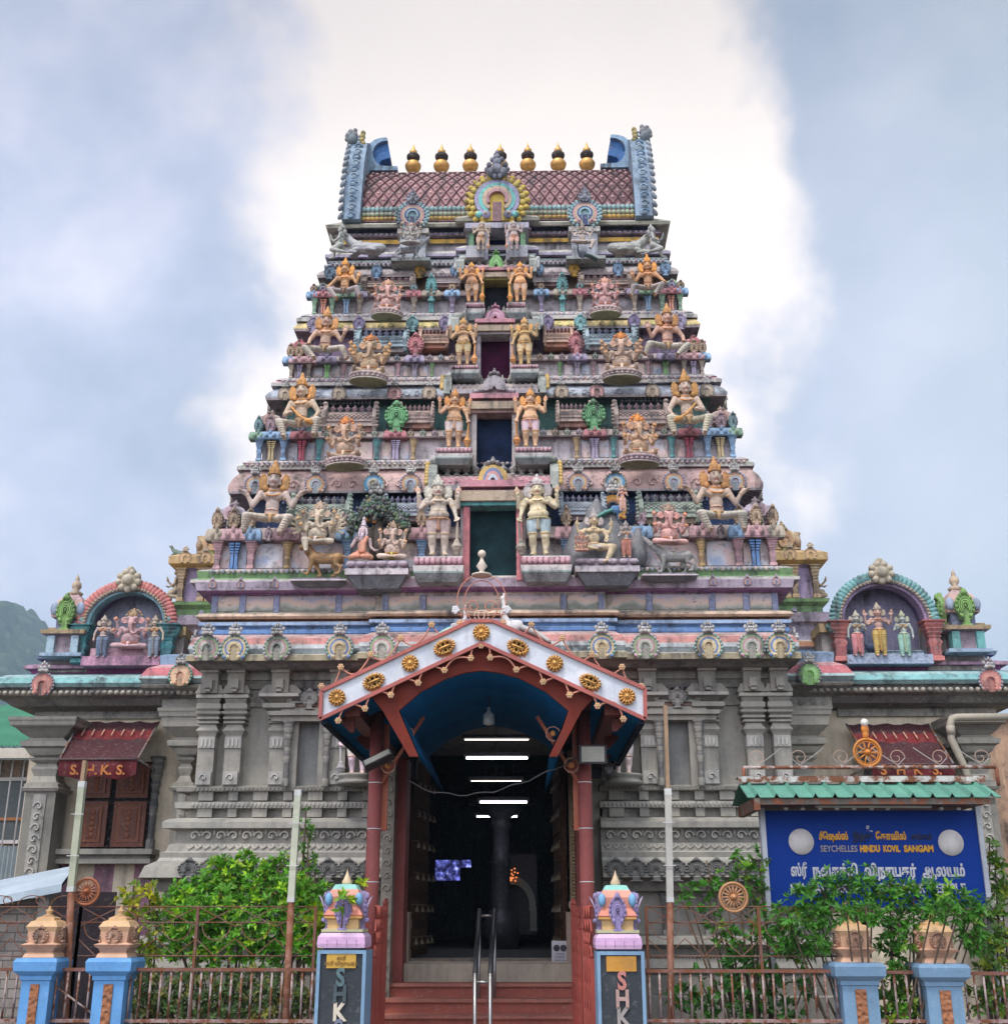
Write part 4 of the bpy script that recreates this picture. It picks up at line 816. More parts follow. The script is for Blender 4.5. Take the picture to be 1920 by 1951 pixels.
for ti, t in enumerate(T):
    Y = t['Y']; hx = XO(t['half']-14, t['base'], Y); yb = 2*15.35-Y
    m = MB(); wl = t['wall']; ld = t['led']
    bay = None
    # ledge, base mouldings and lower wall
    course(m, hx, Y+0.14, yb-0.14, [(0.10, t['fl']+14, (0.45,0.40,0.44)), (0.24, t['fl']+9, STN), (0.24, t['fl']+3, ld), (0.17, t['fl'], ld), (0.19, t['base']+3, (0.5,0.46,0.45)), (0.13, t['base'], (0.5,0.44,0.44)), (0.0, t['base']-1, wl), (0.0, t['ct']-3, wl)], bay)
    # eave over the colonnettes
    cpt = t['cap']; cc = (0.44,0.36,0.34)
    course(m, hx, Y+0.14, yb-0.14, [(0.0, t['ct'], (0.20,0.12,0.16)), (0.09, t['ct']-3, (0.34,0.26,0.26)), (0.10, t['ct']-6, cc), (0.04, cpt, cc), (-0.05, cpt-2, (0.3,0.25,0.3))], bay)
    # recessed upper wall and its cornice
    hu = XO(t['khalf']-22, t['kb'], Y+0.30); Yu = Y+0.42
    course(m, hu, Yu, 2*15.35-Yu, [(0.0, cpt+6, t['up']), (0.0, t['kb']+6, t['up']), (0.05, t['kb']+4, (0.28,0.24,0.28)), (0.22, t['kb']+1, (0.46,0.40,0.40)), (0.23, t['kb']-4, t['kc']), (0.23, (t['kb']*2+t['kt'])/3, t['kc']), (0.19, (t['kb']+2*t['kt'])/3, t['kc']), (0.10, t['kt'], (0.30,0.26,0.28)), (0.10, t['kt']-3, t['bandc']), (0.15, t['kt']-5, t['bandc']), (0.15, t['band'], t['bandc']), (0.05, t['band']-3, STN)], bay)
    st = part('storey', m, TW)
    # carved infill panels between pilasters: painted landscapes
    # colonnettes
    col = {0: [(-530,'c',PK),(-498,'t',BLU),(-466,'c',PK),(-396,'r',(0.58,0.40,0.20)),(-280,'c',LB),(-138,'c',LB),(-230,'r',MUS)],
           1: [(-452,'c',LB),(-429,'t',(0.50,0.40,0.22)),(-405,'c',LB),(-370,'t',(0.62,0.12,0.18)),(-337,'r',TEAL),(-226,'r',TEAL),(-190,'t',LAV),(-156,'r',(0.56,0.40,0.22))],
           2: [(-392,'c',BE),(-376,'t',LAV),(-358,'c',BE),(-323,'t',(0.22,0.46,0.16)),(-291,'r',PK),(-186,'r',PK),(-155,'t',(0.30,0.26,0.34)),(-122,'r',GRN)],
           3: [(-349,'c',MINT),(-332,'t',(0.66,0.30,0.22)),(-315,'c',MINT),(-288,'t',LB),(-262,'c',BE),(-158,'c',BE),(-125,'t',TEAL),(-85,'c',LAV)]}[ti]
    hgt = ZC(t['ct']+1, Y) - ZC(t['base'], Y)
    if ti < 3:
        offs = sorted([abs(o_[0]) for o_ in col]); 
        for a_, b_2 in zip(offs[:-1], offs[1:]):
            if b_2-a_ < 26: continue
            for sg in (-1,1):
                x0_, x1_ = sorted((XO(sg*(a_+9), t['base'], Y+0.12), XO(sg*(b_2-9), t['base'], Y+0.12))); q_ = MB(); q_.box(x0_, x1_, Y+0.118, Y+0.15, ZC(t['base']-2, Y+0.12), ZC(t['ct']+4, Y+0.12)); q_.build('painted_panel', PNL, st)
    for (off, kd, c) in col:
        for sg in (-1,1):
            me = {'c': M_COL, 't': M_TWIN, 'r': M_COLR}[kd]; wd = hgt*{0:0.62,1:0.62,2:0.62,3:0.62}[ti]
            place('pilaster', me, st, -sg*off, t['base'], Y+0.04, wd, c, sz=hgt)
            if kd != 'r' or ti == 0:
                cw = XO(34 if kd == 'c' else 40, t['cap'], Y)*(1.0, 0.85, 0.75, 0.7)[ti]
                place('capital', M_CAP, st, -sg*off, t['ct'], Y+0.03, cw, [PK, LAV, BE, MINT, LB, ROSE][(int(abs(off))+ti) % 6], sz=(ZC(t['cap']-3,Y)-ZC(t['ct'],Y))/0.46)
                if kd != 'r' and abs(off) not in (190,155,125): place('small_arch', M_PLATE, st, -sg*off, t['cap']+1, Y+0.05, cw*0.62, [(0.50,0.36,0.40),(0.30,0.46,0.48),(0.56,0.42,0.30),(0.40,0.38,0.50)][(int(abs(off))*7+ti) % 4], sz=(ZC(t['shr'],Y)-ZC(t['cap'],Y))*0.62, sy=0.25)
    # medallions along the lower eave, petal and dentil rows along the ledge
    ye = Y+0.03; sp_ = XO((27,23,21,19)[ti], t['ct'], ye); kk = int(XO(t['half']-10, t['ct'], ye)/sp_)
    for i in range(-kk, kk+1):
        x = i*sp_
        if abs(x) < XO((115,92,74,60)[ti], t['ct'], ye): continue
        link('eave_medallion', M_PLATE, st, (x, ye+0.03, ZC(t['ct']-8, ye)), [(0.60,0.48,0.52),(0.50,0.54,0.58),(0.62,0.50,0.40),(0.50,0.54,0.46)][(i+ti) % 4], None, (sp_*0.56, 0.2, (ZC(t['cap']-5,ye)-ZC(t['ct']-8,ye))/1.2))
    for nm_, py_, r2, cpa, cpb in (('petal_row', t['base']+4, 0.5, (0.62,0.52,0.50), (0.40,0.42,0.46)), ('dentil_row', t['band']-1, 0.4, (0.56,0.50,0.48), (0.48,0.36,0.42))):
        d_ = MB(); yq = (Y-0.06 if nm_ == 'petal_row' else Y+0.42-0.17); hl_ = XO((t['half']-6 if nm_ == 'petal_row' else t['khalf']-14), py_, yq); n_ = int(hl_*2/0.062)
        for i in range(n_):
            x = -hl_+(i+0.5)*2*hl_/n_
            if abs(x) < XO((96,70,56,46)[ti], py_, yq) and nm_ == 'petal_row': continue
            d_.sph((x, yq, ZC(py_, yq)), (0.027,0.03,0.030 if nm_ == 'petal_row' else 0.02), cpa if i % 2 else cpb, 6, 4)
        part(nm_, d_, st)
    # corner shrines + side face shrine
    kx = {0:-498,1:-429,2:-374,3:-332}[ti]; kh = ZC(t['shr'], Y) - ZC(t['cap'], Y)
    kc_ = {0:(0.48,0.42,0.48),1:(0.48,0.38,0.34),2:(0.55,0.24,0.26),3:(0.34,0.46,0.34)}[ti]
    for sg in (-1,1): place('corner_shrine', M_KUTA, st, -sg*kx, t['cap']+2, Y+0.24, kh*1.15, kc_, sz=kh*0.86)
    # mid bay barrel shrines
    sx, sw = {0:(-331,124),1:(-277,112),2:(-217,104),3:(-206,104)}[ti]; sb = {0:1005,1:828,2:676,3:560}[ti]; stp = {0:940,1:766,2:624,3:524}[ti]
    for sg in (-1,1):
        h_ = ZC(stp, Y+0.1)-ZC(sb, Y+0.1); place('barrel_shrine', M_SALA, st, -sg*sx, sb, Y+0.18, XO(sw, sb, Y), {0:(0.42,0.50,0.42),1:(0.48,0.38,0.34),2:(0.42,0.54,0.58),3:(0.46,0.36,0.30)}[ti], sz=h_/0.66, sy=0.8)
    # half-hidden narrow shrines beside the doorway
    for sg in (-1,1):
        ox = {0:-168,1:-150,2:-118,3:-96}[ti]; place('barrel_shrine', M_SALA, st, -sg*ox, sb-8, Y+0.16, XO({0:90,1:70,2:58,3:56}[ti], sb, Y), {0:(0.40,0.45,0.52),1:(0.55,0.42,0.36),2:(0.60,0.40,0.30),3:(0.50,0.44,0.44)}[ti], sz=(h_*0.86)/0.66, sy=0.7)
    # blind nasi
    if ti:
        nx, nb, ntp, nw, nc = {1:(-188,813,762,46,(0.20,0.46,0.22)),2:(-153,672,633,32,(0.62,0.26,0.28)),3:(-125,565,520,22,(0.22,0.50,0.50))}[ti]
        for sg in (-1,1): place('blind_arch', M_PLATE, st, -sg*nx, nb, Y+0.02, XO(nw, nb, Y), nc, sz=(ZC(ntp,Y)-ZC(nb,Y))/1.22, sy=0.3)
    else:
        for sg in (-1,1): place('blind_arch', m_kudu([(0.06,0.07,0.09),(0.62,0.30,0.05),(0.66,0.36,0.08),(0.5,0.2,0.05)], feather=(0.10,0.13,0.18)).mesh('nk', PL), st, sg*227, 996, Y+0.12, XO(60, 980, Y), (1,1,1))
    # kudus on the cornice
    for (off, kd) in t['kud']:
        for sg in (-1,1):
            if isinstance(kd, str): place('horseshoe_arch', KM[kd], st, -sg*off, t['kb']+2, Y+0.16, XO(t['kw'], t['kb'], Y), (1,1,1), sz=XO(t['kw'], t['kb'], Y)*0.98)
            else: place('horseshoe_arch', M_PLATE, st, -sg*off, t['kb'], Y+0.17, XO(t['kw'], t['kb'], Y), kd, sy=0.16)
    ks = sorted([abs(o_) for o_, _ in t['kud']])
    for a_, b_2 in zip(ks[:-1], ks[1:]):
        for sg in (-1,1):
            q_ = MB(); zc_ = ZC((t['kb']*2+t['kt'])/3-1, Y+0.18); r_ = XO(abs(b_2-a_), t['kb'], Y)*0.5; sz_ = min(0.10, r_*0.5)*(1,0.75,0.65,0.5)[ti]; xm_ = XO(sg*(a_+b_2)/2, t['kb'], Y+0.18)
            for s2 in (-1,1): scroll(q_, xm_+s2*sz_*0.95, Yu-0.236, zc_, sz_*1.5, tuple(min(0.7,c*1.25) for c in t['kc']), s2)
            part('relief_scroll', q_, st)
    for sg in (-1,1):   # side-facing kudu on the flank
        if ti < 2: link('horseshoe_arch', KM['tan'], st, (sg*(hu+0.27), Yu+0.25, ZC(t['kb']+2, Y+0.2)), (1,1,1), (0,0,sg*math.pi/2), XO(t['kw'], t['kb'], Y)*0.95)
    # colourful bulb row under the cornice of the lowest storey
    if ti < 3:
        for sg in (-1,1):
            b = MB()
            for i in range(14):
                x = XO({0:290,1:240,2:190}[ti]+i*(8.6,7.2,6.0)[ti], t['kb']+12, Y+0.35)*sg; r_ = XO((4.2,3.6,3.0)[ti], t['kb'], Y)
                b.lathe((x, Yu-0.10, ZC(t['kb']+(27,17,13)[ti], Yu)), [(r_*0.5,0),(r_*1.05,r_*0.6),(r_*0.3,r_*1.4),(r_*1.05,r_*2.2),(r_*1.1,r_*3),(r_*0.25,r_*3.9),(0,r_*5.2)], 8, ((0.34,0.22,0.34),(0.22,0.26,0.42))[i % 2] if ti == 0 else (0.34,0.32,0.36))
            part('bulb_row', b, st)
# ---- doorways of the storeys
DO = [dict(Y=12.86, x=45, top=968, bot=1100, jc=(0.62,0.22,0.24), pane=(0.010,0.030,0.035), lint=(0.10,0.34,0.34), ped=(793,887,1058,1088)),
      dict(Y=13.24, x=34, top=792, bot=884, jc=(0.55,0.50,0.48), pane=(0.010,0.020,0.055), lint=(0.40,0.26,0.24), ped=(832,902,850,870)),
      dict(Y=13.58, x=28, top=643, bot=716, jc=(0.5,0.45,0.48), pane=(0.045,0.004,0.025), lint=(0.42,0.38,0.40), ped=(860,912,693,708)),
      dict(Y=13.90, x=23, top=540, bot=594, jc=(0.36,0.30,0.08), pane=(0.02,0.02,0.03), lint=(0.30,0.26,0.08), ped=(886,922,574,594))]
pane_m, t_, b_ = new_mat('dark_door_glass'); oi_ = t_.nodes.new('ShaderNodeObjectInfo'); g_ = t_.nodes.new('ShaderNodeNewGeometry')
L(t_, mixc(t_, 1.0, oi_.outputs['Color'], ramp(t_, noise(t_, g_.outputs['Position'], 5, 5), [(0.3,0.4),(0.7,1.4)]), 'MULTIPLY'), b_.inputs['Base Color']); b_.inputs['Roughness'].default_value = 0.55; b_.inputs['Specular IOR Level'].default_value = 0.06
for di, d in enumerate(DO):
    Y = d['Y']; x = XO(d['x'], d['bot'], Y); zb, zt = ZC(d['bot'], Y), ZC(d['top'], Y); k = (1,0.8,0.66,0.56)[di]
    m = MB(); jw = 0.07*k
    for sg in (-1,1):
        a, b = sg*x, sg*(x+jw); m.box(min(a,b), max(a,b), Y-0.06, Y+0.36, zb-0.05, zt, d['jc'])
        a, b = sg*(x+jw), sg*(x+jw*1.5); m.box(min(a,b), max(a,b), Y-0.02, Y+0.36, zb-0.05, zt, (0.5,0.45,0.44))
    m.box(-x-jw*1.7, x+jw*1.7, Y-0.10, Y+0.36, zt, zt+0.045*k, d['lint']); m.box(-x-jw*2.4, x+jw*2.4, Y-0.14, Y+0.36, zt+0.045*k, zt+0.17*k, (0.46,0.36,0.26)); m.box(-x-jw*1.2, x+jw*1.2, Y-0.10, Y+0.36, zt+0.17*k, zt+0.21*k, (0.20,0.06,0.10)); m.box(-x-jw*1.5, x+jw*1.5, Y-0.16, Y+0.36, zt+0.21*k, zt+0.29*k, (0.56,0.26,0.30))
    fr = part('doorway', m, TW)
    p = MB(); p.box(-x, x, Y+0.11, Y+0.13, zb-0.05, zt, (1,1,1)); q = p.build('door_pane', pane_m, fr, None, d['pane'])
    # lotus-petal pedestals for the guardians
    a0, a1, py0, py1 = d['ped']; X0, X1 = XO(a0-943, py1, Y-0.25), XO(a1-943, py1, Y-0.25)
    for sg in (-1,1):
        xa, xb = (X0, X1) if sg < 0 else (-X1, -X0); z0, z1 = ZC(py1, Y-0.3), ZC(py0, Y-0.3); h_ = z1-z0
        m = MB(); Pp = [(xa,Y-0.28,-1,-1),(xb,Y-0.28,1,-1),(xb,Y+0.2,1,1),(xa,Y+0.2,-1,1)]
        m.sweep(Pp, [(-0.06*k,z0-h_*0.55,(0.25,0.28,0.28)),(0.0,z0-0.01,(0.24,0.32,0.30)),(0.0,z0+h_*0.05,WH),(0.01,z0+h_*0.40,(0.62,0.52,0.52)),(-0.02,z0+h_*0.46,(0.5,0.28,0.32)),(0.0,z0+h_*0.92,(0.55,0.50,0.50)),(-0.01,z1,STN)])
        n = 9
        for i in range(n): m.sph((xa+(xb-xa)*(i+0.5)/n, Y-0.285, z0+h_*0.68), ((xb-xa)/n*0.52, 0.025, h_*0.22), (0.60,0.36,0.40), 8, 5)
        part('lotus_ledge', m, TW)
# central barrel roofs over the doorways
CB = [(0, 922, 898, 108, 866, (0.46,0.20,0.24), 12.98, 'gable'), (1, 741, 723, 82, 704, (0.42,0.38,0.34), 13.40, 'gable'), (2, 622, 598, 70, 590, (0.34,0.42,0.40), 13.74, 'gable'), (3, 512, 496, 62, 480, (0.46,0.26,0.28), 14.08, 'gable')]
for (i, pb, pt, half, phorn, c, Y, _) in CB:
    m = MB(); hw = XO(half, pb, Y); zb, zt = ZC(pb, Y), ZC(pt, Y); r = (zt-zb)*1.15; cy = Y+0.24
    m.box(-hw-0.02, hw+0.02, Y-0.06, Y+0.5, zb-0.10*(1-i*0.15), zb-0.03, (0.42,0.38,0.40)); m.box(-hw, hw, Y-0.02, Y+0.5, zb-0.03, zb, (0.5,0.36,0.38))
    pr = [(-0.26*math.cos(R(a)), (zt-zb)*math.sin(R(a))) for a in range(0, 91, 9)]; o = len(m.v); n = len(pr)
    for x in (-hw, hw):
        for (y, z) in pr: m.v.append((x, cy+y, zb+z))
    for k in range(n-1): m.f.append([o+k, o+n+k, o+n+k+1, o+k+1]); m.c.append(c); m.sm.append(True)
    m.box(-hw, hw, cy-0.05, cy+0.25, zt-0.01, zt+0.025, STN)
    step = 0.075
    nn = int(2*hw/step); P = lambda x, f: (x, cy-0.27*math.cos(R(6+72*f)), zb+(zt-zb)*1.03*math.sin(R(6+72*f)))
    for q in range(nn):
        x0 = -hw+q*2*hw/nn; x1 = -hw+(q+1)*2*hw/nn
        for j in range(2):
            m.tube([P(x0,j/2),P(x1,(j+1)/2)], 0.007, 4, (0.62,0.50,0.48), caps=False); m.tube([P(x1,j/2),P(x0,(j+1)/2)], 0.007, 4, (0.62,0.50,0.48), caps=False)
    zh = ZC(phorn, Y)
    for sg in (-1,1):
        H = zh-zb; pts = [(-0.30,-0.08),(0.0,-0.08),(0.1,0.2*H),(0.1,H),(-0.02,H*1.04),(-0.06,0.86*H),(-0.20,0.70*H),(-0.30,0.35*H)]
        a = sg*hw; m.slab(pts, min(a, a+sg*0.10), max(a, a+sg*0.10), (0.40,0.42,0.38), (0.36,0.38,0.34), axis='X', org=(0,cy,zb)); m.sph((a+sg*0.03, cy-0.05, zb+H*1.02), (0.07,0.06,0.05), (0.44,0.46,0.42))
        for k in range(7): m.sph((a+sg*0.12, cy-0.27+0.02*k, zb+H*(0.02+0.13*k)), (0.035,0.03,0.034), (0.66,0.45,0.16) if i in (0,1) else (0.44,0.46,0.46), 6, 4)
    cr = part('entrance_barrel_roof', m, TW)
    f = MB(); nf = (11, 11, 9, 7)[i]; s_ = (zt-zb)*0.34
    for q in range(nf): f.lathe((-hw*0.84+q*2*hw*0.84/(nf-1), cy-0.02, zt+0.02), [(s_*0.8,0),(s_*0.9,s_*0.35),(s_*0.3,s_*0.8),(s_*0.95,s_*1.3),(s_*1.0,s_*1.8),(s_*0.4,s_*2.4),(s_*0.25,s_*2.6),(s_*0.4,s_*2.8),(0,s_*3.6)], 10, (0.36,0.35,0.32))
    part('finial_row', f, cr)
    gw = XO({0:94,1:76,2:62,3:46}[i]/2, pb, Y); gh = ZC({0:880,1:712,2:588,3:484}[i], Y-0.1)-ZC({0:932,1:758,2:622,3:526}[i], Y-0.1); zb2 = ZC({0:932,1:758,2:622,3:526}[i], Y-0.1)
    gc = {0:[(0.66,0.45,0.16),(0.62,0.42,0.16),(0.20,0.24,0.40),(0.62,0.32,0.30),(0.55,0.60,0.66)],1:[(0.42,0.38,0.40)]*5,2:[(0.50,0.26,0.34),(0.56,0.32,0.42),(0.50,0.26,0.34),(0.62,0.40,0.48),(0.45,0.22,0.30)],3:[(0.22,0.48,0.16),(0.26,0.52,0.2),(0.20,0.42,0.14),(0.32,0.58,0.26),(0.15,0.34,0.10)]}[i]
    g = MB(); g.slab([(-gw,0),(gw,0),(gw*1.02,gh*0.10),(gw*0.62,gh*0.20),(gw*0.52,gh*0.55),(gw*0.25,gh*0.76),(0,gh*0.86),(-gw*0.25,gh*0.76),(-gw*0.52,gh*0.55),(-gw*0.62,gh*0.20),(-gw*1.02,gh*0.10)], Y-0.20, Y+0.1, gc[0], gc[0])
    for q, (r0, r1) in enumerate(((0.40,0.50),(0.30,0.40),(0.20,0.30),(0.10,0.20))): g.arc((0,Y,zb2-ZC(0,Y)*0+0), 0, 0, 0, 1, 0, 0, 0) if False else g.arc((0,Y,zb2*0+gh*0.12), gw*r0, gw*r1, 0, 180, -0.24-0.012*q, -0.16, 16, gc[1+q % 4], sz=gh*0.62/(gw*0.5))
    for sg in (-1,1):
        for q in range(3): g.sph((sg*gw*(0.62+0.16*q), Y-0.20, gh*(0.16-0.02*q)), (gw*0.12,0.04,gh*0.09), gc[q+1], 8, 5)
    for (dx, dz, r) in ((0,0.88,0.12),(-0.09,0.82,0.10),(0.09,0.82,0.10),(0,0.98,0.07)): g.sph((dx*gw*2, Y-0.22, gh*dz), (r*gw,0.05,r*gw), (0.36,0.33,0.33) if i < 2 else gc[0], 8, 6)
    g.v = [(x, y, z+zb2) for (x, y, z) in g.v]
    part('arched_gable', g, cr)
# ---- neck storey and the great barrel roof
m = MB(); Y = 14.45; hx = XO(300, 485, Y+0.1); yb = 2*15.35-Y
bay = (XO(52, 480, Y-0.1), 0.14)
course(m, hx, Y+0.2, yb-0.2, [(0.10,500,(0.40,0.42,0.44)),(0.16,497,(0.42,0.50,0.50)),(0.16,494,STN),(0.08,492,LAV),(0.20,486,(0.40,0.36,0.46)),(0.20,481,STN),(0.12,478,STN),(0.0,476,(0.50,0.46,0.48)),(0.0,463,(0.50,0.46,0.48)),(0.06,462,GLD),(0.06,455,GLD),(0.03,454,(0.20,0.18,0.24)),(0.03,452,(0.28,0.22,0.30)),(0.10,447,(0.34,0.28,0.36)),(0.06,441,(0.14,0.14,0.24)),(0.02,437,(0.14,0.14,0.24)),(0.02,434,STN),(0.20,430,(0.50,0.48,0.38)),(0.22,424,(0.52,0.50,0.42)),(0.10,421,STN),(0.0,419,STN)], bay)
neck = part('neck_storey', m, TW)
b = MB()
for i in range(56):
    x = -XO(285, 444, Y)+i*2*XO(285, 444, Y)/55; b.sph((x, Y+0.10, ZC(445, Y+0.1)), (0.026,0.03,0.024), (0.34,0.30,0.36), 7, 5)
part('bead_band', b, neck)
roof = MB(); zr = ZC(420, Y+0.05); zt = ZC(328, 15.1); hw = XO(258, 380, 14.55); rH = zt-zr; rY = 15.35-(Y+0.05)
prof = [(-rY*math.cos(R(a))**0.85 if a < 90 else 0, rH*math.sin(R(a))) for a in range(0, 91, 6)]
pr2 = prof + [(-y, z) for (y, z) in prof[-2::-1]]
o = len(roof.v); n = len(pr2)
for x in (-hw, hw):
    for (y, z) in pr2: roof.v.append((x, 15.35+y, zr+z))
for k in range(n-1): roof.f.append([o+k, o+n+k, o+n+k+1, o+k+1]); roof.c.append((0.40,0.22,0.23)); roof.sm.append(True)
roof.f.append([o+k for k in range(n)]); roof.c.append(LB); roof.sm.append(False); roof.f.append([o+n+k for k in range(n)][::-1]); roof.c.append(LB); roof.sm.append(False)
def RP(x, f, lift=1.0):   # point on roof skin, f 0..1 eave to ridge
    a = R(90*f); return (x, 15.35-(rY*math.cos(a)**0.85)*lift if a < math.pi/2-1e-6 else 15.35, zr+rH*math.sin(a)*lift)
roof.box(-hw-0.1, hw+0.1, 15.35-0.20, 15.35+0.20, zt-0.03, zt+0.055, STN)
rf = part('barrel_roof', roof, TW)
nt_ = MB(); nx_ = 26; rows = 5; f0, f1 = 0.135, 0.86
for i in range(nx_):
    x0 = -hw+i*2*hw/nx_; x1 = x0+2*hw/nx_; xm = (x0+x1)/2
    for j in range(rows):
        a, b_2 = f0+(f1-f0)*j/rows, f0+(f1-f0)*(j+1)/rows; mm = (a+b_2)/2
        nt_.tube([RP(x0,a,1.01),RP(xm,mm,1.012),RP(x1,b_2,1.01)], 0.0085, 4, (0.10,0.035,0.045), caps=False); nt_.tube([RP(x1,a,1.01),RP(xm,mm,1.012),RP(x0,b_2,1.01)], 0.0085, 4, (0.10,0.035,0.045), caps=False)
        for (xx, ff) in ((x0+0.0, mm), (xm, a)):
            p_ = RP(xx, ff, 1.006); nt_.sph(p_, (0.024,0.014,0.024), (0.54,0.36,0.34), 6, 4)
part('diamond_lattice', nt_, rf)
for row, (f_, c1, sz_) in enumerate(((0.108,(0.30,0.46,0.46),0.045),(0.062,(0.40,0.46,0.32),0.036),(0.025,(0.60,0.40,0.10),0.030))):
    lb_ = MB()
    for i in range(60):
        p_ = RP(-hw+(i+0.5)*2*hw/60, f_, 1.005); lb_.sph(p_, (0.036,0.03,sz_), c1, 7, 5)
    part('lotus_border', lb_, rf)
# end horns
for sg in (-1,1):
    h = MB(); x = sg*hw; H = ZC(266, 15.0)-zr; th = 0.26
    front = [(Y-0.10-15.35, -0.04), (Y-0.02-15.35, 0.30*rH*1.2), (Y+0.10-15.35, 0.62*H), (Y+0.30-15.35, 0.88*H), (-0.30, H*1.0), (0.0, H*1.02), (0.25, H*0.98), (0.25, H*0.72), (0.05, rH*1.0), (0.55, rH*0.7), (0.75, 0.0), (0.6,-0.04)]
    h.slab(front, min(x, x+sg*th), max(x, x+sg*th), (0.24,0.32,0.40), (0.27,0.36,0.46), axis='X', org=(0,15.35,zr))
    zt0 = ZC(327, 15.2); k_ = MPP(300, 15.1)*0.3676
    cv = lambda L_: [((X_-245)*k_*-sg, (290-Y_)*k_) for X_, Y_ in L_]
    body_ = cv(((205,300),(203,235),(212,185),(232,140),(262,112),(295,100),(328,98),(338,150),(348,208),(322,213),(300,222),(289,238),(296,252),(318,262),(345,265),(385,266),(388,300)))
    rim_ = cv(((205,300),(203,235),(212,185),(232,140),(262,112),(295,100),(328,98),(333,118),(303,122),(278,136),(262,160),(256,190),(262,222),(276,250),(300,272),(388,276),(388,300)))
    h.slab(body_[::-1] if sg < 0 else body_, -0.10, 0.14, (0.05,0.15,0.36), (0.05,0.15,0.36), org=(x, 15.25, zt0)); h.slab(rim_[::-1] if sg < 0 else rim_, -0.17, -0.10, (0.25,0.37,0.50), (0.20,0.30,0.42), org=(x, 15.25, zt0))
    for k in range(13):
        t_k = k/12; yy = Y-0.14+0.55*t_k**2.2; zz = zr+H*0.98*t_k; h.sph((x+sg*(th+0.01), yy+0.03, zz), (0.035,0.04,0.065), (0.30,0.34,0.38), 8, 5, rot=Matrix.Rotation(-sg*0.5,3,'Y')); h.tube([(x+sg*th*0.48+0.062*math.cos(u_*0.7)*(1-u_*0.07), yy+0.015, zz+0.062*math.sin(u_*0.7)*(1-u_*0.07)) for u_ in range(10)], 0.015, 5, (0.34,0.46,0.56) if k % 2 else (0.20,0.32,0.46)); h.sph((x+sg*th*0.48, yy+0.02, zz), 0.022, (0.40,0.46,0.50), 6, 4)
    for (dx, dz, r_, c_) in ((0.17,-0.02,0.08,(0.20,0.24,0.26)),(0.22,0.05,0.06,(0.24,0.26,0.27)),(0.14,0.07,0.055,(0.26,0.27,0.28)),(0.20,0.12,0.045,(0.28,0.28,0.28)),(0.13,0.15,0.035,(0.3,0.3,0.3)),(0.25,0.0,0.035,(0.3,0.32,0.3)),(0.02,0.04,0.045,(0.50,0.40,0.16)),(0.01,0.10,0.04,(0.50,0.40,0.16)),(0.02,-0.02,0.04,(0.50,0.40,0.16)),(0.0,-0.08,0.035,(0.50,0.40,0.16))): h.sph((x+sg*(dx+0.06), Y+0.30, zr+H*0.92+dz), (r_,r_,r_*1.2), c_, 9, 6)
    part('horned_gable_end', h, rf)
# big central medallion and its two small neighbours
def medal(cx_, w_, z0, Yq, cols, head, nm):
    q = MB(); q.merge(m_kudu(cols, False, head), Matrix.Translation((cx_, Yq, z0)) @ Matrix.Diagonal((w_, w_, w_, 1)))
    for i in range(21):
        a = R(-60+i*300/20); q.sph((cx_+0.56*w_*math.cos(a), Yq-0.02, z0+0.46*w_+0.56*w_*math.sin(a)), (0.062*w_,0.05*w_,0.075*w_), cols[0], 7, 5, rot=Matrix.Rotation(-(a-math.pi/2), 3, 'Y'))
    g_ = (0.24,0.25,0.30)
    for (dx, dz, r_) in ((0,0,0.11),(-0.12,-0.06,0.085),(0.12,-0.06,0.085),(0,0.14,0.09),(-0.15,0.10,0.055),(0.15,0.10,0.055),(-0.09,0.22,0.05),(0.09,0.22,0.05),(0,0.28,0.06),(0,0.38,0.04),(-0.20,0.0,0.045),(0.20,0.0,0.045),(-0.05,-0.15,0.05),(0.05,-0.15,0.05)): q.sph((cx_+dx*w_, Yq-0.14*w_, z0+1.08*w_+dz*w_), (r_*w_, r_*w_, r_*w_*1.15), g_, 9, 6)
    part(nm, q, rf)
zc_ = ZC(420, 14.2); wC = XO(100, 360, 14.3)
medal(0.0, wC, zc_+0.02, 14.28, [(0.64,0.46,0.10),(0.34,0.32,0.46),(0.18,0.50,0.46),(0.55,0.42,0.30),(0.5,0.28,0.30)], (0.60,0.46,0.12), 'central_arch_medallion')
for off in (-161, 166): medal(XO(off, 400, 14.35), XO(54, 400, 14.35), ZC(430, 14.3), 14.32, [(0.28,0.42,0.46),(0.5,0.28,0.28),(0.52,0.42,0.30),(0.10,0.12,0.26)], (0.26,0.40,0.44), 'side_arch_medallion')
# brackets below the medallions, doorway of the neck
m = MB()
for off in (-161, 166):
    m = MB(); x = XO(off, 440, 14.3); m.box(x-0.22, x+0.22, 14.32, 14.7, ZC(440,14.3), ZC(431,14.3), STN); m.box(x-0.18, x+0.18, 14.36, 14.7, ZC(490,14.3), ZC(440,14.3), (0.42,0.44,0.48)); m.box(x-0.27, x+0.27, 14.12, 14.7, ZC(500,14.2), ZC(494,14.2), (0.40,0.44,0.42)); part('medallion_bracket', m, neck)
m = MB(); xd = XO(17, 470, 14.3)
for sg in (-1,1):
    a, b = sorted((sg*xd, sg*(xd+0.05))); m.box(a, b, 14.22, 14.6, ZC(500,14.3), ZC(444,14.3), (0.42,0.42,0.5)); a, b = sorted((sg*(xd+0.05), sg*(xd+0.30))); m.box(a, b, 14.15, 14.6, ZC(500,14.3), ZC(478,14.3), (0.46,0.46,0.50)); a, b = sorted((sg*(xd+0.20), sg*(xd+0.27))); m.box(a, b, 14.27, 14.6, ZC(478,14.3), ZC(433,14.3), (0.26,0.46,0.26))
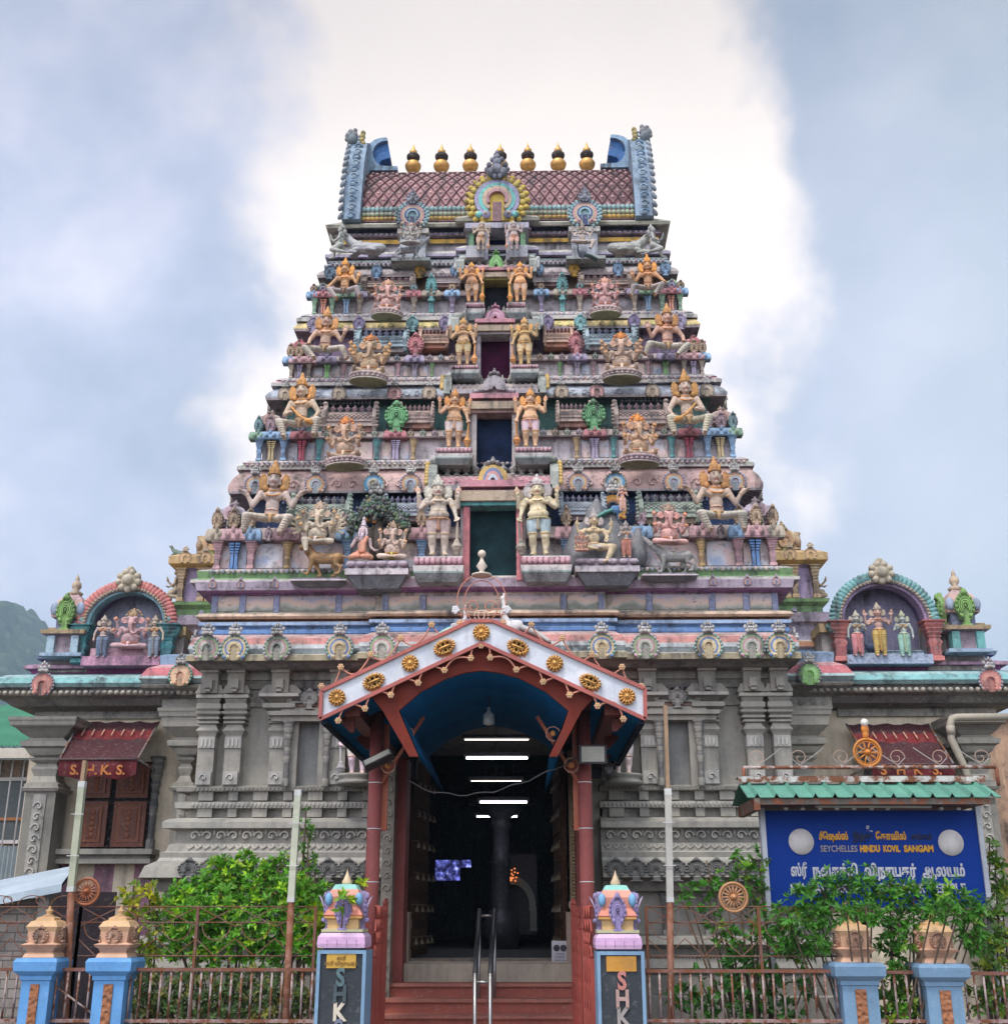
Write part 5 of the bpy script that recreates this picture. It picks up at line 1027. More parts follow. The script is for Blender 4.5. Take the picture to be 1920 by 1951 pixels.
m.box(-xd-0.32, xd+0.32, 14.16, 14.6, ZC(444,14.3), ZC(434,14.3), (0.44,0.42,0.50)); nd = part('neck_doorway', m, TW)
p = MB(); p.box(-xd, xd, 14.48, 14.5, ZC(500,14.3), ZC(444,14.3)); p.build('door_pane', pane_m, nd, None, (0.008,0.012,0.05))
# seven gilded pots on the ridge
M_POT = MB().lathe((0,0,0), [(0.30,0.0),(0.42,0.06),(0.50,0.16),(0.52,0.26),(0.40,0.38),(0.20,0.44),(0.18,0.47)], 20).mesh('pot', GOLD)
M_POT2 = MB().lathe((0,0,0), [(0.20,0.47),(0.22,0.50),(0.40,0.58),(0.42,0.62),(0.42,0.70),(0.36,0.74),(0.20,0.78)], 18, (0.05,0.035,0.03)).mesh('pot_neck', PL)
M_POT3 = MB().lathe((0,0,0), [(0.20,0.78),(0.26,0.84),(0.25,0.92),(0.12,1.0),(0.08,1.10),(0.03,1.22),(0.0,1.32)], 16).mesh('pot_tip', GOLD)
for px in (783, 837.5, 893, 950, 1003, 1061, 1116):
    off = (px-948)*1.0; p0 = (XO(off, 325, 15.25), 15.3, ZC(324, 15.3)); s_ = XO(30, 300, 15.2)
    q = link('ridge_finial', M_POT, rf, p0, None, None, (s_, s_, s_*1.62)); 
    link('finial_neck', M_POT2, rf, p0, (1,1,1), None, (s_, s_, s_*1.62)); link('finial_tip', M_POT3, rf, p0, None, None, (s_, s_, s_*1.62))
# ---- projecting carved side bays (mustard) seen beyond the front face
for sg in (-1,1):
    m = MB(); cx_ = 0; Yf = 14.35; ox = XO(612, 1100, Yf); ix = XO(500, 1100, Yf); cxm = sg*(ox+ix)/2; hw_ = (ox-ix)/2
    rows = [(0.02,1262,BLU),(0.02,1245,LB),(0.0,1240,(0.4,0.3,0.32)),(0.05,1236,(0.58,0.30,0.18)),(0.05,1226,STN),(0.0,1222,(0.42,0.38,0.50)),(0.0,1194,(0.42,0.38,0.50)),(0.08,1190,(0.46,0.40,0.50)),(0.08,1172,STN),(0.0,1169,GRN),(0.0,1158,GRN),(0.07,1152,(0.24,0.40,0.16)),(0.08,1146,STN),(-0.03,1144,(0.32,0.25,0.38)),(-0.03,1084,(0.32,0.25,0.38)),(0.03,1080,MUS),(0.10,1074,(0.5,0.34,0.16)),(0.10,1060,(0.52,0.36,0.18)),(0.0,1052,MUS),(-0.04,1050,MUS)]
    m.sweep(plan(hw_, Yf, 16.4, None, cxm), [(o_, ZC(py, Yf), c) for o_, py, c in rows]); sbay = part('side_bay', m, TW)
    hh = ZC(1082, Yf)-ZC(1144, Yf)
    for k in (-0.86, -0.16, 0.12, 0.82): link('pilaster', M_COL, sbay, (cxm+sg*k*hw_*1.0, Yf-0.02, ZC(1144, Yf)), (0.52,0.38,0.22), None, (hh*0.48, hh*0.48, hh))
    kh = ZC(985, Yf)-ZC(1052, Yf); link('corner_shrine', M_KUTA, sbay, (sg*XO(555, 1050, Yf), Yf+0.35, ZC(1052, Yf)), (0.48,0.37,0.22), None, (kh*0.95, kh*0.95, kh*0.9))
    for k in (-0.7, 0.0, 0.7): link('horseshoe_arch', KM['tan'], sbay, (cxm+k*hw_, Yf-0.09, ZC(1074, Yf)), (1.2,1.0,0.75), None, 0.16)
    link('horseshoe_arch', KM['tan'], sbay, (cxm, Yf-0.07, ZC(1188, Yf)), (0.9,0.9,1.3), None, 0.12)
# ------------------------------------------------------------------ podium: colour courses above the grey walls
hb = XO(539, 1150, 13.05)
m = MB(); bay = (XO(213, 1150, 13.0), 0.10)
course(m, hb, 13.10, 17.5, [(0.0,1262,BLU),(0.06,1212,BLU),(0.10,1205,(0.14,0.26,0.52)),(0.10,1199,LB),(0.05,1197,(0.16,0.30,0.56)),(0.05,1192,(0.40,0.50,0.64)),(0.12,1189,(0.34,0.46,0.64)),(0.12,1183,(0.40,0.42,0.44)),(0.02,1182,(0.52,0.26,0.16)),(0.02,1179,(0.60,0.34,0.22)),(0.12,1177,(0.62,0.42,0.28)),(0.15,1172,(0.62,0.46,0.34)),(0.12,1167,(0.40,0.36,0.30)),(0.0,1165,(0.58,0.50,0.42)),(0.0,1133,(0.30,0.14,0.28)),(0.03,1131,PUR),(0.03,1128,(0.36,0.20,0.38)),(0.16,1122,(0.46,0.38,0.46)),(0.18,1106,(0.50,0.44,0.48)),(0.10,1104,STN),(0.02,1101,STN)], bay)
pod = part('upper_courses', m, TW)
# painted landscape panels
lm, t, b = new_mat('landscape_panel'); g = t.nodes.new('ShaderNodeNewGeometry'); sp = t.nodes.new('ShaderNodeSeparateXYZ'); L(t, g.outputs['Position'], sp.inputs[0])
zf = nz = t.nodes.new('ShaderNodeMapRange'); L(t, sp.outputs[2], zf.inputs[0]); zf.inputs[1].default_value = ZC(1164,13.09); zf.inputs[2].default_value = ZC(1133,13.09)
hz = math_(t, 'ADD', zf.outputs[0], math_(t, 'MULTIPLY', math_(t, 'SUBTRACT', noise(t, g.outputs['Position'], 4, 5), 0.5), 1.3))
base = ramp(t, hz, [(0.10,(0.20,0.21,0.17)),(0.30,(0.40,0.38,0.34)),(0.42,(0.60,0.44,0.34)),(0.62,(0.58,0.44,0.40)),(0.9,(0.40,0.38,0.46))])
base = mixc(t, ramp(t, noise(t, g.outputs['Position'], 16, 6, 0.7), [(0.58,0.0),(0.68,0.8)]), base, (0.10,0.11,0.08)); base = mixc(t, ramp(t, noise(t, g.outputs['Position'], 30, 6, 0.7), [(0.55,0.0),(0.8,0.7)]), base, (0.45,0.43,0.40))
L(t, base, b.inputs['Base Color']); b.inputs['Roughness'].default_value = 0.8
pofs = [539,520,461,448,409,393,338,310,268,236,225,213]
edges = [(-528,-486),(-474,-421),(-409,-302),(-290,-226),(-200,-141),(-127,127),(141,200),(226,290),(302,409),(421,474),(486,528)]
for a, b_ in edges:
    inn = abs(a+b_)/2 < 213; yq = (13.0 if inn else 13.10)-0.012; q = MB(); q.box(XO(a,1148,yq), XO(b_,1148,yq), yq, yq+0.02, ZC(1162.5,yq), ZC(1135,yq)); part('landscape_panel', q, pod, lm)
for a in (-534,-480,-415,-296,-134,-206,134,206,296,415,480,534):
    inn = abs(a) < 213; yq = (13.0 if inn else 13.10)-0.035; w_ = XO(5.5,1148,yq); x = XO(a,1148,yq); q = MB(); q.box(x-w_, x+w_, yq, yq+0.06, ZC(1165,yq), ZC(1132,yq), (0.24,0.26,0.38)); part('panel_pilaster', q, pod, PC)
    ky = yq-0.14; link('medallion', KM['rb'], pod, (x, ky, ZC(1118,ky)), (0.9,0.8,0.95), None, 0.095)
# main roll cornice with kudus
m = MB(); hc = XO(590, 1252, 12.64)-0.52*0.42
sq_ = lambda P: [(x_,y_,nx_*0.42,ny_) for (x_,y_,nx_,ny_) in P]
_pl = plan; plan = lambda *a: sq_(_pl(*a))
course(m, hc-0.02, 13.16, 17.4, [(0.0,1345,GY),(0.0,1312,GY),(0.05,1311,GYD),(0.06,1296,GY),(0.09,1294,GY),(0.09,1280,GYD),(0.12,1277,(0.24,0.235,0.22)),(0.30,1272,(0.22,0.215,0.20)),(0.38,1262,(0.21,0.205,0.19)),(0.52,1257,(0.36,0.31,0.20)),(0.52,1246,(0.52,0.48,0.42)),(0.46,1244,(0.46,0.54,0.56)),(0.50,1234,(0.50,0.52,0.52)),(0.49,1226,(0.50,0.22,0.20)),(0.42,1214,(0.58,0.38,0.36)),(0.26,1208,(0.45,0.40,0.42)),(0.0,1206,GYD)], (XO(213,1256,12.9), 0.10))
plan = _pl
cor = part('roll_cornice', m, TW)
for off, kd in ((-547,'gp'),(-494,'bc'),(-412,'gp'),(-292,'bc'),(-210,'gp')):
    for sg in (-1,1):
        kd2 = {'gp':'bc','bc':'gp'}[kd] if sg > 0 else kd; yq = 12.62-(0.10 if abs(off) < 213 else 0); s_ = XO(52,1256,yq); link('horseshoe_arch', KM[kd2], cor, (XO(-sg*off,1256,yq), yq, ZC(1257,yq)), (1.0,1.0,1.0), None, (s_, s_, s_*0.98))
for sg in (-1,1): link('horseshoe_arch', KM['gp'], cor, (sg*(hc+0.20), 13.05, ZC(1257,12.7)), (1,1,1), (0,0,sg*math.pi/2), 0.30)
# ------------------------------------------------------------------ grey podium walls, left and right of the passage
xin = XO(205, 1600, 13.1)
prof = [(0.42,2150,GYD),(0.42,1900,GY),(0.36,1897,GYD),(0.36,1862,GY),(0.30,1858,GY),(0.40,1845,GYL),(0.40,1825,GYD),(0.22,1820,GYD),(0.22,1808,GY),(0.34,1800,GYL),(0.34,1784,GYD),(0.10,1780,GY),(0.10,1702,GYD),(0.24,1698,GYD),(0.27,1680,GYD),(0.40,1672,GY),(0.36,1650,GY),(0.26,1640,GYL),(0.24,1634,GY),(0.24,1624,GYL),(0.20,1622,GY),(0.17,1608,GYL),(0.13,1606,GY),(0.13,1580,GYL),(0.24,1577,GYL),(0.25,1566,GY),(0.20,1560,GYL),(0.04,1557,GYD),(0.04,1541,GYD),(0.15,1539,GYL),(0.16,1528,GY),(0.03,1525,GYD),(0.03,1509,GYD),(0.15,1507,GY),(0.16,1498,GYD),(0.0,1496,GY),(0.0,1345,GY)]
prof = [(o_, py, GY if c is GYD and 0.02 < o_ < 0.2 else c) for o_, py, c in prof]
NI = {}
for sg in (-1,1):
    m = MB(); xo = XO(568, 1450, 13.2); cxm = sg*(xo+xin)/2; hw_ = (xo-xin)/2
    pl_ = [(x_,y_,(0 if (x_-cxm)*sg < 0 else nx_),ny_) for (x_,y_,nx_,ny_) in plan(hw_, 13.20, 17.3, None, cxm)]
    m.sweep(pl_, [(o_, ZC(py, 13.2-o_), c) for o_, py, c in prof]); wl = part('grey_wall', m, TW, GR)
    # full height pilasters with capitals
    for off in (547,496,410,296):
        x = sg*XO(off,1430,13.1); q = MB(); w_ = XO(15.5,1430,13.1); zz = lambda py: ZC(py, 13.08)
        q.box(x-w_, x+w_, 13.05, 13.2, zz(1498), zz(1400), GY); q.box(x-w_*1.02, x+w_*1.02, 13.03, 13.2, zz(1425), zz(1404), (0.40,0.385,0.35)); q.box(x-w_*0.9, x+w_*0.9, 13.02, 13.2, zz(1495), zz(1470), (0.38,0.365,0.33))
        q.sweep([(x-w_,13.05,-1,-1),(x+w_,13.05,1,-1),(x+w_,13.2,1,1),(x-w_,13.2,-1,1)], [(0.0,zz(1402),GY),(0.01,zz(1398),GY),(0.035,zz(1392),GY),(0.0,zz(1383),GY),(0.0,zz(1380),GYD),(0.03,zz(1378),GY),(0.03,zz(1375),GY),(0.005,zz(1373),GYD),(0.035,zz(1370),GY),(0.035,zz(1366),GYD),(0.01,zz(1364),GY),(0.05,zz(1360),GY),(0.055,zz(1356),GYD),(0.02,zz(1354),GY),(0.09*(0.5 if off in (547,496) else 1),zz(1350),GY),(0.09*(0.5 if off in (547,496) else 1),zz(1342),GY),(0.02,zz(1339),GYD),(0.07*(0.5 if off in (547,496) else 1),zz(1332),GY),(0.13*(0.43 if off in (547,496) else 1),zz(1330),GYL),(0.13*(0.43 if off in (547,496) else 1),zz(1324),GYL),(0.02,zz(1322),GY)])
        tw = 0.42 if off in (547,496) else 1.0
        q.box(x-w_*1.05, x+w_*1.05, 12.96, 13.2, zz(1322), zz(1282), GY); q.box(x-w_*0.5, x+w_*0.5, 12.90, 13.2, zz(1316), zz(1298), GY); q.box(x-w_*0.35, x+w_*0.35, 12.90, 13.2, zz(1321), zz(1314), GY); q.box(x-w_*1.15, x+w_*1.15, 12.92, 13.2, zz(1284), zz(1279), GYL)
        for s2 in (-1,1): q.slab([(x+s2*w_*1.05, zz(1322)), (x+s2*w_*(1.05+1.55*tw), zz(1322)), (x+s2*w_*(1.05+1.55*tw), zz(1318)), (x+s2*w_*(1.05+0.75*tw), zz(1306)), (x+s2*w_*1.05, zz(1306))][::s2], 13.0+0.004*(abs(off) == 496), 13.2, GY)
        part('tall_pilaster', q, wl, GR)
        q = MB()
        for k in range(3): q.tube([(x-w_*0.5+k*w_*0.5, 13.022, zz(1422)), (x-w_*0.5+k*w_*0.5, 13.022, zz(1408))], 0.012, 4, (0.50,0.48,0.44))
        scroll(q, x, 13.012, zz(1482), w_*1.1, (0.50,0.48,0.44), sg); part('pale_carving', q, wl, GR)
    # shrine niche
    x0, x1 = sorted((sg*XO(332,1430,13.1), sg*XO(372,1430,13.1))); q = MB(); zz = lambda py: ZC(py, 13.1); xm = (x0+x1)/2; nw = x1-x0
    q.box(x0-0.30, x1+0.30, 12.98, 13.2, zz(1376), zz(1366), GY); q.box(x0-0.33, x1+0.33, 12.93, 13.2, zz(1366), zz(1358), GY); q.box(x0-0.2, x1+0.2, 13.0, 13.2, zz(1358), zz(1350), GY)
    q.box(x0-0.11, x0, 13.04, 13.2, zz(1500), zz(1376), GY); q.box(x1, x1+0.11, 13.04, 13.2, zz(1500), zz(1376), GY)
    q.merge(m_sala(1.0, (0.95,0.95,0.92), (0.9,0.9,0.86), 5, False), Matrix.Translation((xm, 13.10, zz(1348))) @ Matrix.Diagonal((0.50,0.5,0.40,1)), (0.33,0.32,0.28)); q.merge(m_plate(), Matrix.Translation((xm, 12.98, zz(1347))) @ Matrix.Diagonal((0.19,0.2,0.16,1)), (0.38,0.365,0.33))
    nc_ = part('niche_frame', q, wl, GR)
    q = MB(); q.box(x0, x1, 13.165, 13.195, zz(1500), zz(1376), (0.22,0.22,0.21)); part('niche_recess', q, nc_, GR)
    hh = zz(1377)-zz(1500)
    for xx in (x0-0.10, x1+0.10): link('niche_colonnette', M_COLR, nc_, (xx, 12.98, zz(1500)), GY, None, (0.20,0.16,hh))
    # relief friezes
    q = MB(); xa, xb = sorted((sg*(xin+0.03), sg*(xo-0.02))); n = 15
    for i in range(n):
        x = xa+(xb-xa)*(i+0.5)/n; scroll(q, x, 13.045, ZC(1593,13.07), (xb-xa)/n*0.90, (0.54,0.51,0.45), -1 if i % 2 else 1)
        q.sph((x+(xb-xa)/n*0.5, 13.06, ZC(1586,13.07)), (0.02,0.015,0.035), (0.44,0.42,0.38), 6, 4)
    part('scroll_frieze', q, wl, GR)
    q = MB(); n = 46
    for i in range(n):
        x = xa+(xb-xa)*(i+0.5)/n; q.sph((x, 13.045, ZC(1533,13.05)), ((xb-xa)/n*0.42,0.012,0.03), (0.38,0.365,0.33), 6, 4); q.box(x-0.014, x+0.014, 13.03, 13.1, ZC(1502,13.04)-0.02, ZC(1502,13.04)+0.008, GYD)
    part('beaded_band', q, wl, GR)
    q = MB(); n = 24
    for i in range(n):
        x = xa+(xb-xa)*(i+0.5)/n; d = (xb-xa)/n; q.tube([(x-d*0.5, 13.025, ZC(1610,13.03)), (x-d*0.1, 13.01, ZC(1618,13.03)), (x+d*0.3, 13.01, ZC(1612,13.03)), (x+d*0.12, 13.01, ZC(1608,13.03))], [0.008,0.018,0.016,0.006], 5, GYL)
    part('leaf_band', q, wl, GR)
    for py_a, py_b in ((1557,1540),(1525,1508)):
        q = MB()
        for i in range(7): x = xa+(xb-xa)*(i+0.5)/7; w2 = 0.05 if i % 2 else 0.08; q.box(x-w2, x+w2, 13.07, 13.2, ZC(py_a,13.1), ZC(py_b,13.1), GY)
        part('block_course', q, wl, GR)
    for i in range(10):
        x = xa+(xb-xa)*(i+0.5)/10; link('relief_arch', M_PLATE, wl, (x, 12.83, ZC(1672,12.82)), (0.22,0.215,0.20), None, (0.24,0.26,ZC(1640,12.8)-ZC(1672,12.8)))
    hh = ZC(1702,13.0)-ZC(1782,13.0)
    for off in (250,330,410,480,550): link('short_pilaster', M_COL, wl, (sg*XO(off,1740,13.05), 13.05, ZC(1782,13.05)), (0.26,0.25,0.225), None, (hh*0.52, hh*0.4, hh))
    q = MB()
    for i in range(60): x = xa+(xb-xa)*(i+0.5)/60; q.sph((x, 12.79, ZC(1823,12.8)), (0.018,0.018,0.018), GYD, 5, 3)
    part('tooth_band', q, wl, GR)
# ------------------------------------------------------------------ entrance passage and hall behind
YD = 13.0; ZF = at(930,1829,12.9).z; ZT = ZC(1365, 13.1)
xL, xR = at(815,1600,YD).x, at(1070,1600,YD).x
m = MB(); xo_ = xin+0.03; zc0 = ZC(1352,13.1)
m.box(-xo_, xo_, 13.12, 13.6, zc0-0.02, ZC(1300,13.1), GY)                # wall above the arch
arc_c = ((xL+xR)/2-0.04, at(930,1455,13.0).z); ra = (xR-xL)/2*1.16
P = [(arc_c[0]-ra, at(930,1480,13).z)]+[(arc_c[0]-ra*math.cos(R(a)), arc_c[1]+ra*0.62*math.sin(R(a))) for a in range(0,181,12)]+[(arc_c[0]+ra, at(930,1480,13).z)]
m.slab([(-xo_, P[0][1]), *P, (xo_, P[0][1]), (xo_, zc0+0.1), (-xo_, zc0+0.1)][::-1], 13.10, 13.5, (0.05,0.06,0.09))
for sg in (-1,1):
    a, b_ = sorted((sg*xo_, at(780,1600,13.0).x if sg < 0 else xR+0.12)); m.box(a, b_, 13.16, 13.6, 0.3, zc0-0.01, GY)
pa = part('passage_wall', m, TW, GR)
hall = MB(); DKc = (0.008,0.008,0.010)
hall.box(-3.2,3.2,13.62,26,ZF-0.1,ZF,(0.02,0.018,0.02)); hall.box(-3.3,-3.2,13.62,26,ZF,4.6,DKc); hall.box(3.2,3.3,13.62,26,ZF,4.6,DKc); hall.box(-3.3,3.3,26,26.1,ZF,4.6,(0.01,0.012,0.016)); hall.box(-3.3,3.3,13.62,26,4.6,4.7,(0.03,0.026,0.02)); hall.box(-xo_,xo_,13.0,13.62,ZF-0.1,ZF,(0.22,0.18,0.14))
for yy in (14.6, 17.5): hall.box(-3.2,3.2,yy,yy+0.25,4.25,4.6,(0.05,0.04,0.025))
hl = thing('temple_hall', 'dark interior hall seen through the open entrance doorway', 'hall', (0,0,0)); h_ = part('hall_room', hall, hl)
# ornate door frame (jambs, threshold, brass carved strips), folded leaves with bells
fr = thing('door_frame', 'tall wooden entrance door frame with carved strips and pale stone threshold', 'door frame')
m = MB(); yj = 12.92
def bx(q, px0, px1, py0, py1, Y, d, col): q.box(at(px0,(py0+py1)/2,Y).x, at(px1,(py0+py1)/2,Y).x, Y, Y+d, ZC(py1,Y), ZC(py0,Y), col)
bx(m, 746, 778, 1738, 1858, yj, 0.3, (0.42,0.30,0.22)); bx(m, 1079, 1108, 1738, 1858, yj, 0.3, (0.42,0.31,0.24)); bx(m, 762, 1096, 1833, 1860, yj+0.01, 0.30, (0.46,0.38,0.30)); bx(m, 770, 1092, 1827, 1833, yj+0.2, 0.2, (0.30,0.22,0.16)); part('plain_jamb', m, fr, WD)
m = MB(); bx(m, 750, 776, 1430, 1738, yj, 0.28, (0.26,0.19,0.11)); bx(m, 1084, 1104, 1430, 1738, yj, 0.28, (0.24,0.17,0.10))
for sgn, p0, p1 in ((-1,750,776),(1,1084,1104)):
    for k in range(46):
        py = 1436+k*6.5; m.sph((at((p0+p1)/2,py,yj).x, yj-0.005, ZC(py,yj)), (0.035,0.018,0.014), (0.42,0.32,0.17), 6, 4); m.sph((at(p0+4,py+3,yj).x, yj-0.003, ZC(py+3,yj)), (0.012,0.012,0.014), (0.45,0.36,0.2), 5, 3); m.sph((at(p1-3,py+3,yj).x, yj-0.003, ZC(py+3,yj)), (0.012,0.012,0.014), (0.45,0.36,0.2), 5, 3)
    m.lathe((at((p0+p1)/2,1725,yj).x, yj-0.03, ZC(1725,yj)), [(0,0),(0.06,0),(0.065,0.03),(0.03,0.05),(0,0.06)], 12, (0.45,0.38,0.28), axis='Y')
part('carved_jamb', m, fr, WD)
def door_leaf(pxa, pxb, y0, y1, label, rz):
    t_ = thing('door_leaf', label, 'door'); x0 = at(pxa,1600,y0).x; x1 = at(pxb,1600,y1).x; zt_, zb_ = ZC(1440,13.2), ZF+0.02
    q = MB(); d = V((x1-x0, y1-y0, 0)); n = V((-d.y, d.x, 0)).normalized()*0.05
    a, b_ = V((x0,y0,0)), V((x1,y1,0))
    vs = [a, b_, b_+n, a+n]; q._add([(v.x,v.y,z) for z in (zb_,zt_) for v in vs], [(0,1,5,4),(1,2,6,5),(2,3,7,6),(3,0,4,7),(4,5,6,7),(0,3,2,1)], (0.055,0.026,0.014))
    for i in range(7):
        z = zb_+(zt_-zb_)*(i+0.08)/7; 
        for s_ in (-1,1):
            aa, bb = a.lerp(b_,0.12)+n*(1.02 if s_ > 0 else -0.02), a.lerp(b_,0.88)+n*(1.02 if s_ > 0 else -0.02); zz0, zz1 = z+0.05, z+(zt_-zb_)/7*0.84
            o_ = n.normalized()*0.012*s_; q._add([(v.x,v.y,z_) for z_ in (zz0,zz1) for v in (aa,bb,bb+o_,aa+o_)], [(0,1,5,4),(1,2,6,5),(2,3,7,6),(3,0,4,7),(4,5,6,7),(0,3,2,1)], (0.075,0.036,0.018))
    part('panelled_leaf', q, t_, DW)
    for i in range(6):
        z = zb_+0.12+i*(zt_-zb_)/6.4
        for k in (0.15,0.42,0.70,0.92):
            p_ = a.lerp(b_,k); sgn = 1 if x0 < 0 else -1; bl = MB(); bl.lathe((p_.x+sgn*0.07, p_.y-0.02, z), [(0.024,0),(0.019,0.015),(0.015,0.034),(0.006,0.045),(0.005,0.065),(0,0.07)], 8, (0.20,0.16,0.11)); bl.tube([(p_.x,p_.y,z+0.075),(p_.x+sgn*0.07,p_.y-0.02,z+0.075)], 0.005, 4, (0.12,0.09,0.06)); bl.build('bell', PM, t_)
    return t_
door_leaf(779, 818, 13.0, 14.1, 'left wooden entrance door leaf folded inward, studded with rows of small bells', 0)
door_leaf(1079, 1062, 13.0, 14.1, 'right wooden entrance door leaf folded inward, mostly in shadow', 0)
TUBE = glow('tube_light_glow', (0.90,0.86,1.0), 5.0); TUBEW = glow('tube_light_dim', (1.0,0.95,0.85), 1.6)
def tube_lamp(px0, px1, py, Y, label, mat, r=0.016):
    t_ = thing('tube_lamp', label, 'lamp', group='tube lamps in the dark hall'); a, b_ = at(px0,py,Y), at(px1,py,Y); q = MB(); q.tube([a, b_], r, 8); q.build('lamp_tube', mat, t_)
    q = MB(); q.box(a.x-0.03, b_.x+0.03, Y-0.02, Y+0.04, a.z+r+0.01, a.z+r+0.05, (0.12,0.12,0.14)); q.build('lamp_housing', PM, t_)
    q = MB(); q.tube([((a.x+b_.x)/2, Y, a.z+0.05), ((a.x+b_.x)/2, Y, 4.6)], 0.008, 4, (0.05,0.05,0.05)); q.build('hanger_rod', PM, t_)
tube_lamp(885,1007,1409.5,14.0,'slim warm white tube lamp nearest the doorway arch, highest in the hall',TUBEW,0.008)
tube_lamp(888,1005,1444.5,14.3,'bright bluish tube lamp second from the top of the doorway',TUBE,0.013)
tube_lamp(897,993,1488.5,15.6,'thin faint tube lamp third from the top of the doorway',TUBEW,0.005)
tube_lamp(914,1004,1528.5,16.6,'bright bluish tube lamp just above the dark pillar head',TUBE,0.014)
tube_lamp(908,940,1556,18.6,'short far tube lamp left of the dark pillar',TUBE,0.011)
tube_lamp(971,985,1556,18.6,'very short far tube lamp right of the dark pillar',TUBE,0.014)
p_ = thing('stone_pillar', 'dark round pillar in the middle of the hall', 'pillar', (at(954,1700,17.5).x,17.5,ZF)); q = MB(); zz = at(954,1545,17.5).z-ZF
q.lathe((0,0,0), [(0.26,0),(0.26,0.35),(0.20,0.4),(0.16,0.5),(0.13,0.55),(0.13,zz*0.6),(0.15,zz*0.62),(0.12,zz*0.66),(0.12,zz*0.86),(0.17,zz*0.90),(0.12,zz*0.94),(0.3,zz),(0.3,zz+0.06),(0.5,zz+0.1),(0.5,zz+0.16)], 16, (0.028,0.028,0.034)); part('pillar_shaft', q, p_, PM)
# glowing screens
sm_, t_, b_ = new_mat('screen_picture'); g_ = t_.nodes.new('ShaderNodeNewGeometry'); vo = t_.nodes.new('ShaderNodeTexVoronoi'); vo.inputs['Scale'].default_value = 9; L(t_, g_.outputs['Position'], vo.inputs['Vector'])
e_ = mixc(t_, 1.0, ramp(t_, noise(t_, g_.outputs['Position'], 14, 3), [(0.42,(0.008,0.008,0.05)),(0.6,(0.12,0.14,0.55)),(0.72,(0.6,0.65,1.0))]), ramp(t_, vo.outputs['Distance'], [(0.1,1.0),(0.55,0.25)]), 'MULTIPLY'); L(t_, e_, b_.inputs['Emission Color']); b_.inputs['Emission Strength'].default_value = 1.6; b_.inputs['Base Color'].default_value = (0.01,0.01,0.02,1)
for (x0,x1,y0,y1,Y,lb) in ((829,876,1639,1678,19.0,'large blue glowing screen in the dark hall, left of the pillar'),(877,897,1639,1653,19.4,'small blue screen beside the upper right corner of the large one')):
    t_ = thing('wall_screen', lb, 'screen'); q = MB(); bx(q, x0, x1, y0, y1, Y, 0.02, (1,1,1)); q.build('screen_panel', sm_, t_); q = MB(); bx(q, x0-1, x1+1, y0-1, y1+1, Y+0.022, 0.04, (0.02,0.02,0.02)); q.build('screen_case', PM, t_)
t_ = thing('inner_shrine', 'silvery arched shrine frame with a small flame, deep in the hall right of the pillar', 'shrine'); q = MB(); c = at(976,1728,19.0)
q.arc(c, 0.26, 0.36, -10, 120, -0.06, 0.06, 16, (0.34,0.36,0.30), sz=1.25); q.box(c.x+0.27, c.x+0.37, 18.95, 19.06, c.z-0.35, c.z, (0.30,0.32,0.28)); q.box(c.x-0.05, c.x+0.38, 19.1, 19.2, c.z-0.4, c.z+0.78, (0.06,0.06,0.07)); part('arch_frame', q, t_, PM)
q = MB()
for k in range(12): a = k*2.4; q.sph((c.x+0.01+0.028*math.sqrt(k)*math.cos(a), 18.9, c.z+0.46+0.03*math.sqrt(k)*math.sin(a)), 0.013, n=6, m=4)
q.sph((c.x-0.02,18.9,c.z+0.40), (0.02,0.02,0.035), n=6, m=4); q.build('lamp_flames', glow('flame_glow', (1.0,0.25,0.06), 0.7), t_)
sil = bpy.data.lights.new('tube_spill', 'AREA'); sil.shape = 'RECTANGLE'; sil.size = 1.1; sil.size_y = 0.04; sil.energy = 5; sil.color = (0.8,0.8,1.0); o_ = bpy.data.objects.new('tube_spill', sil); COL.objects.link(o_); o_.location = at(948,1531,16.58); 
# visitor notice board standing in the doorway
t_ = thing('notice_board', 'small white notice board with two prohibition signs leaning at the right of the threshold', 'sign'); nY = 12.98
q = MB(); bx(q, 1051, 1081, 1793, 1841, nY, 0.015, (0.62,0.61,0.64)); q.build('notice_panel', WM, t_); q = MB(); bx(q, 1049, 1080, 1841, 1851, nY+0.01, 0.03, (0.48,0.30,0.08)); q.build('notice_foot', WM, t_)
def text(s, loc, size, col, parent, name='lettering', mat=None, rot=(math.pi/2,0,0), ext=0.003, align='CENTER', sx=1.0, bold=0.0, color=None, fit=None):
    c = bpy.data.curves.new(name, 'FONT'); c.body = s; c.size = size; c.extrude = ext; c.align_x = align; c.align_y = 'CENTER'; c.offset = bold; c.resolution_u = 3
    o = bpy.data.objects.new(name, c); COL.objects.link(o); dg = bpy.context.evaluated_depsgraph_get(); me = bpy.data.meshes.new_from_object(o.evaluated_get(dg)); bpy.data.objects.remove(o); bpy.data.curves.remove(c)
    if fit:
        xs_ = [v.co.x for v in me.vertices]; sx = fit/(max(xs_)-min(xs_))
    me.materials.clear(); me.materials.append(mat or WM); ca = me.color_attributes.new('Col', 'FLOAT_COLOR', 'CORNER'); ca.data.foreach_set('color', np.tile(np.array([*col,1.0], dtype=np.float32), len(me.loops)))
    return link(name, me, parent, loc, color, rot, (sx,1,1))
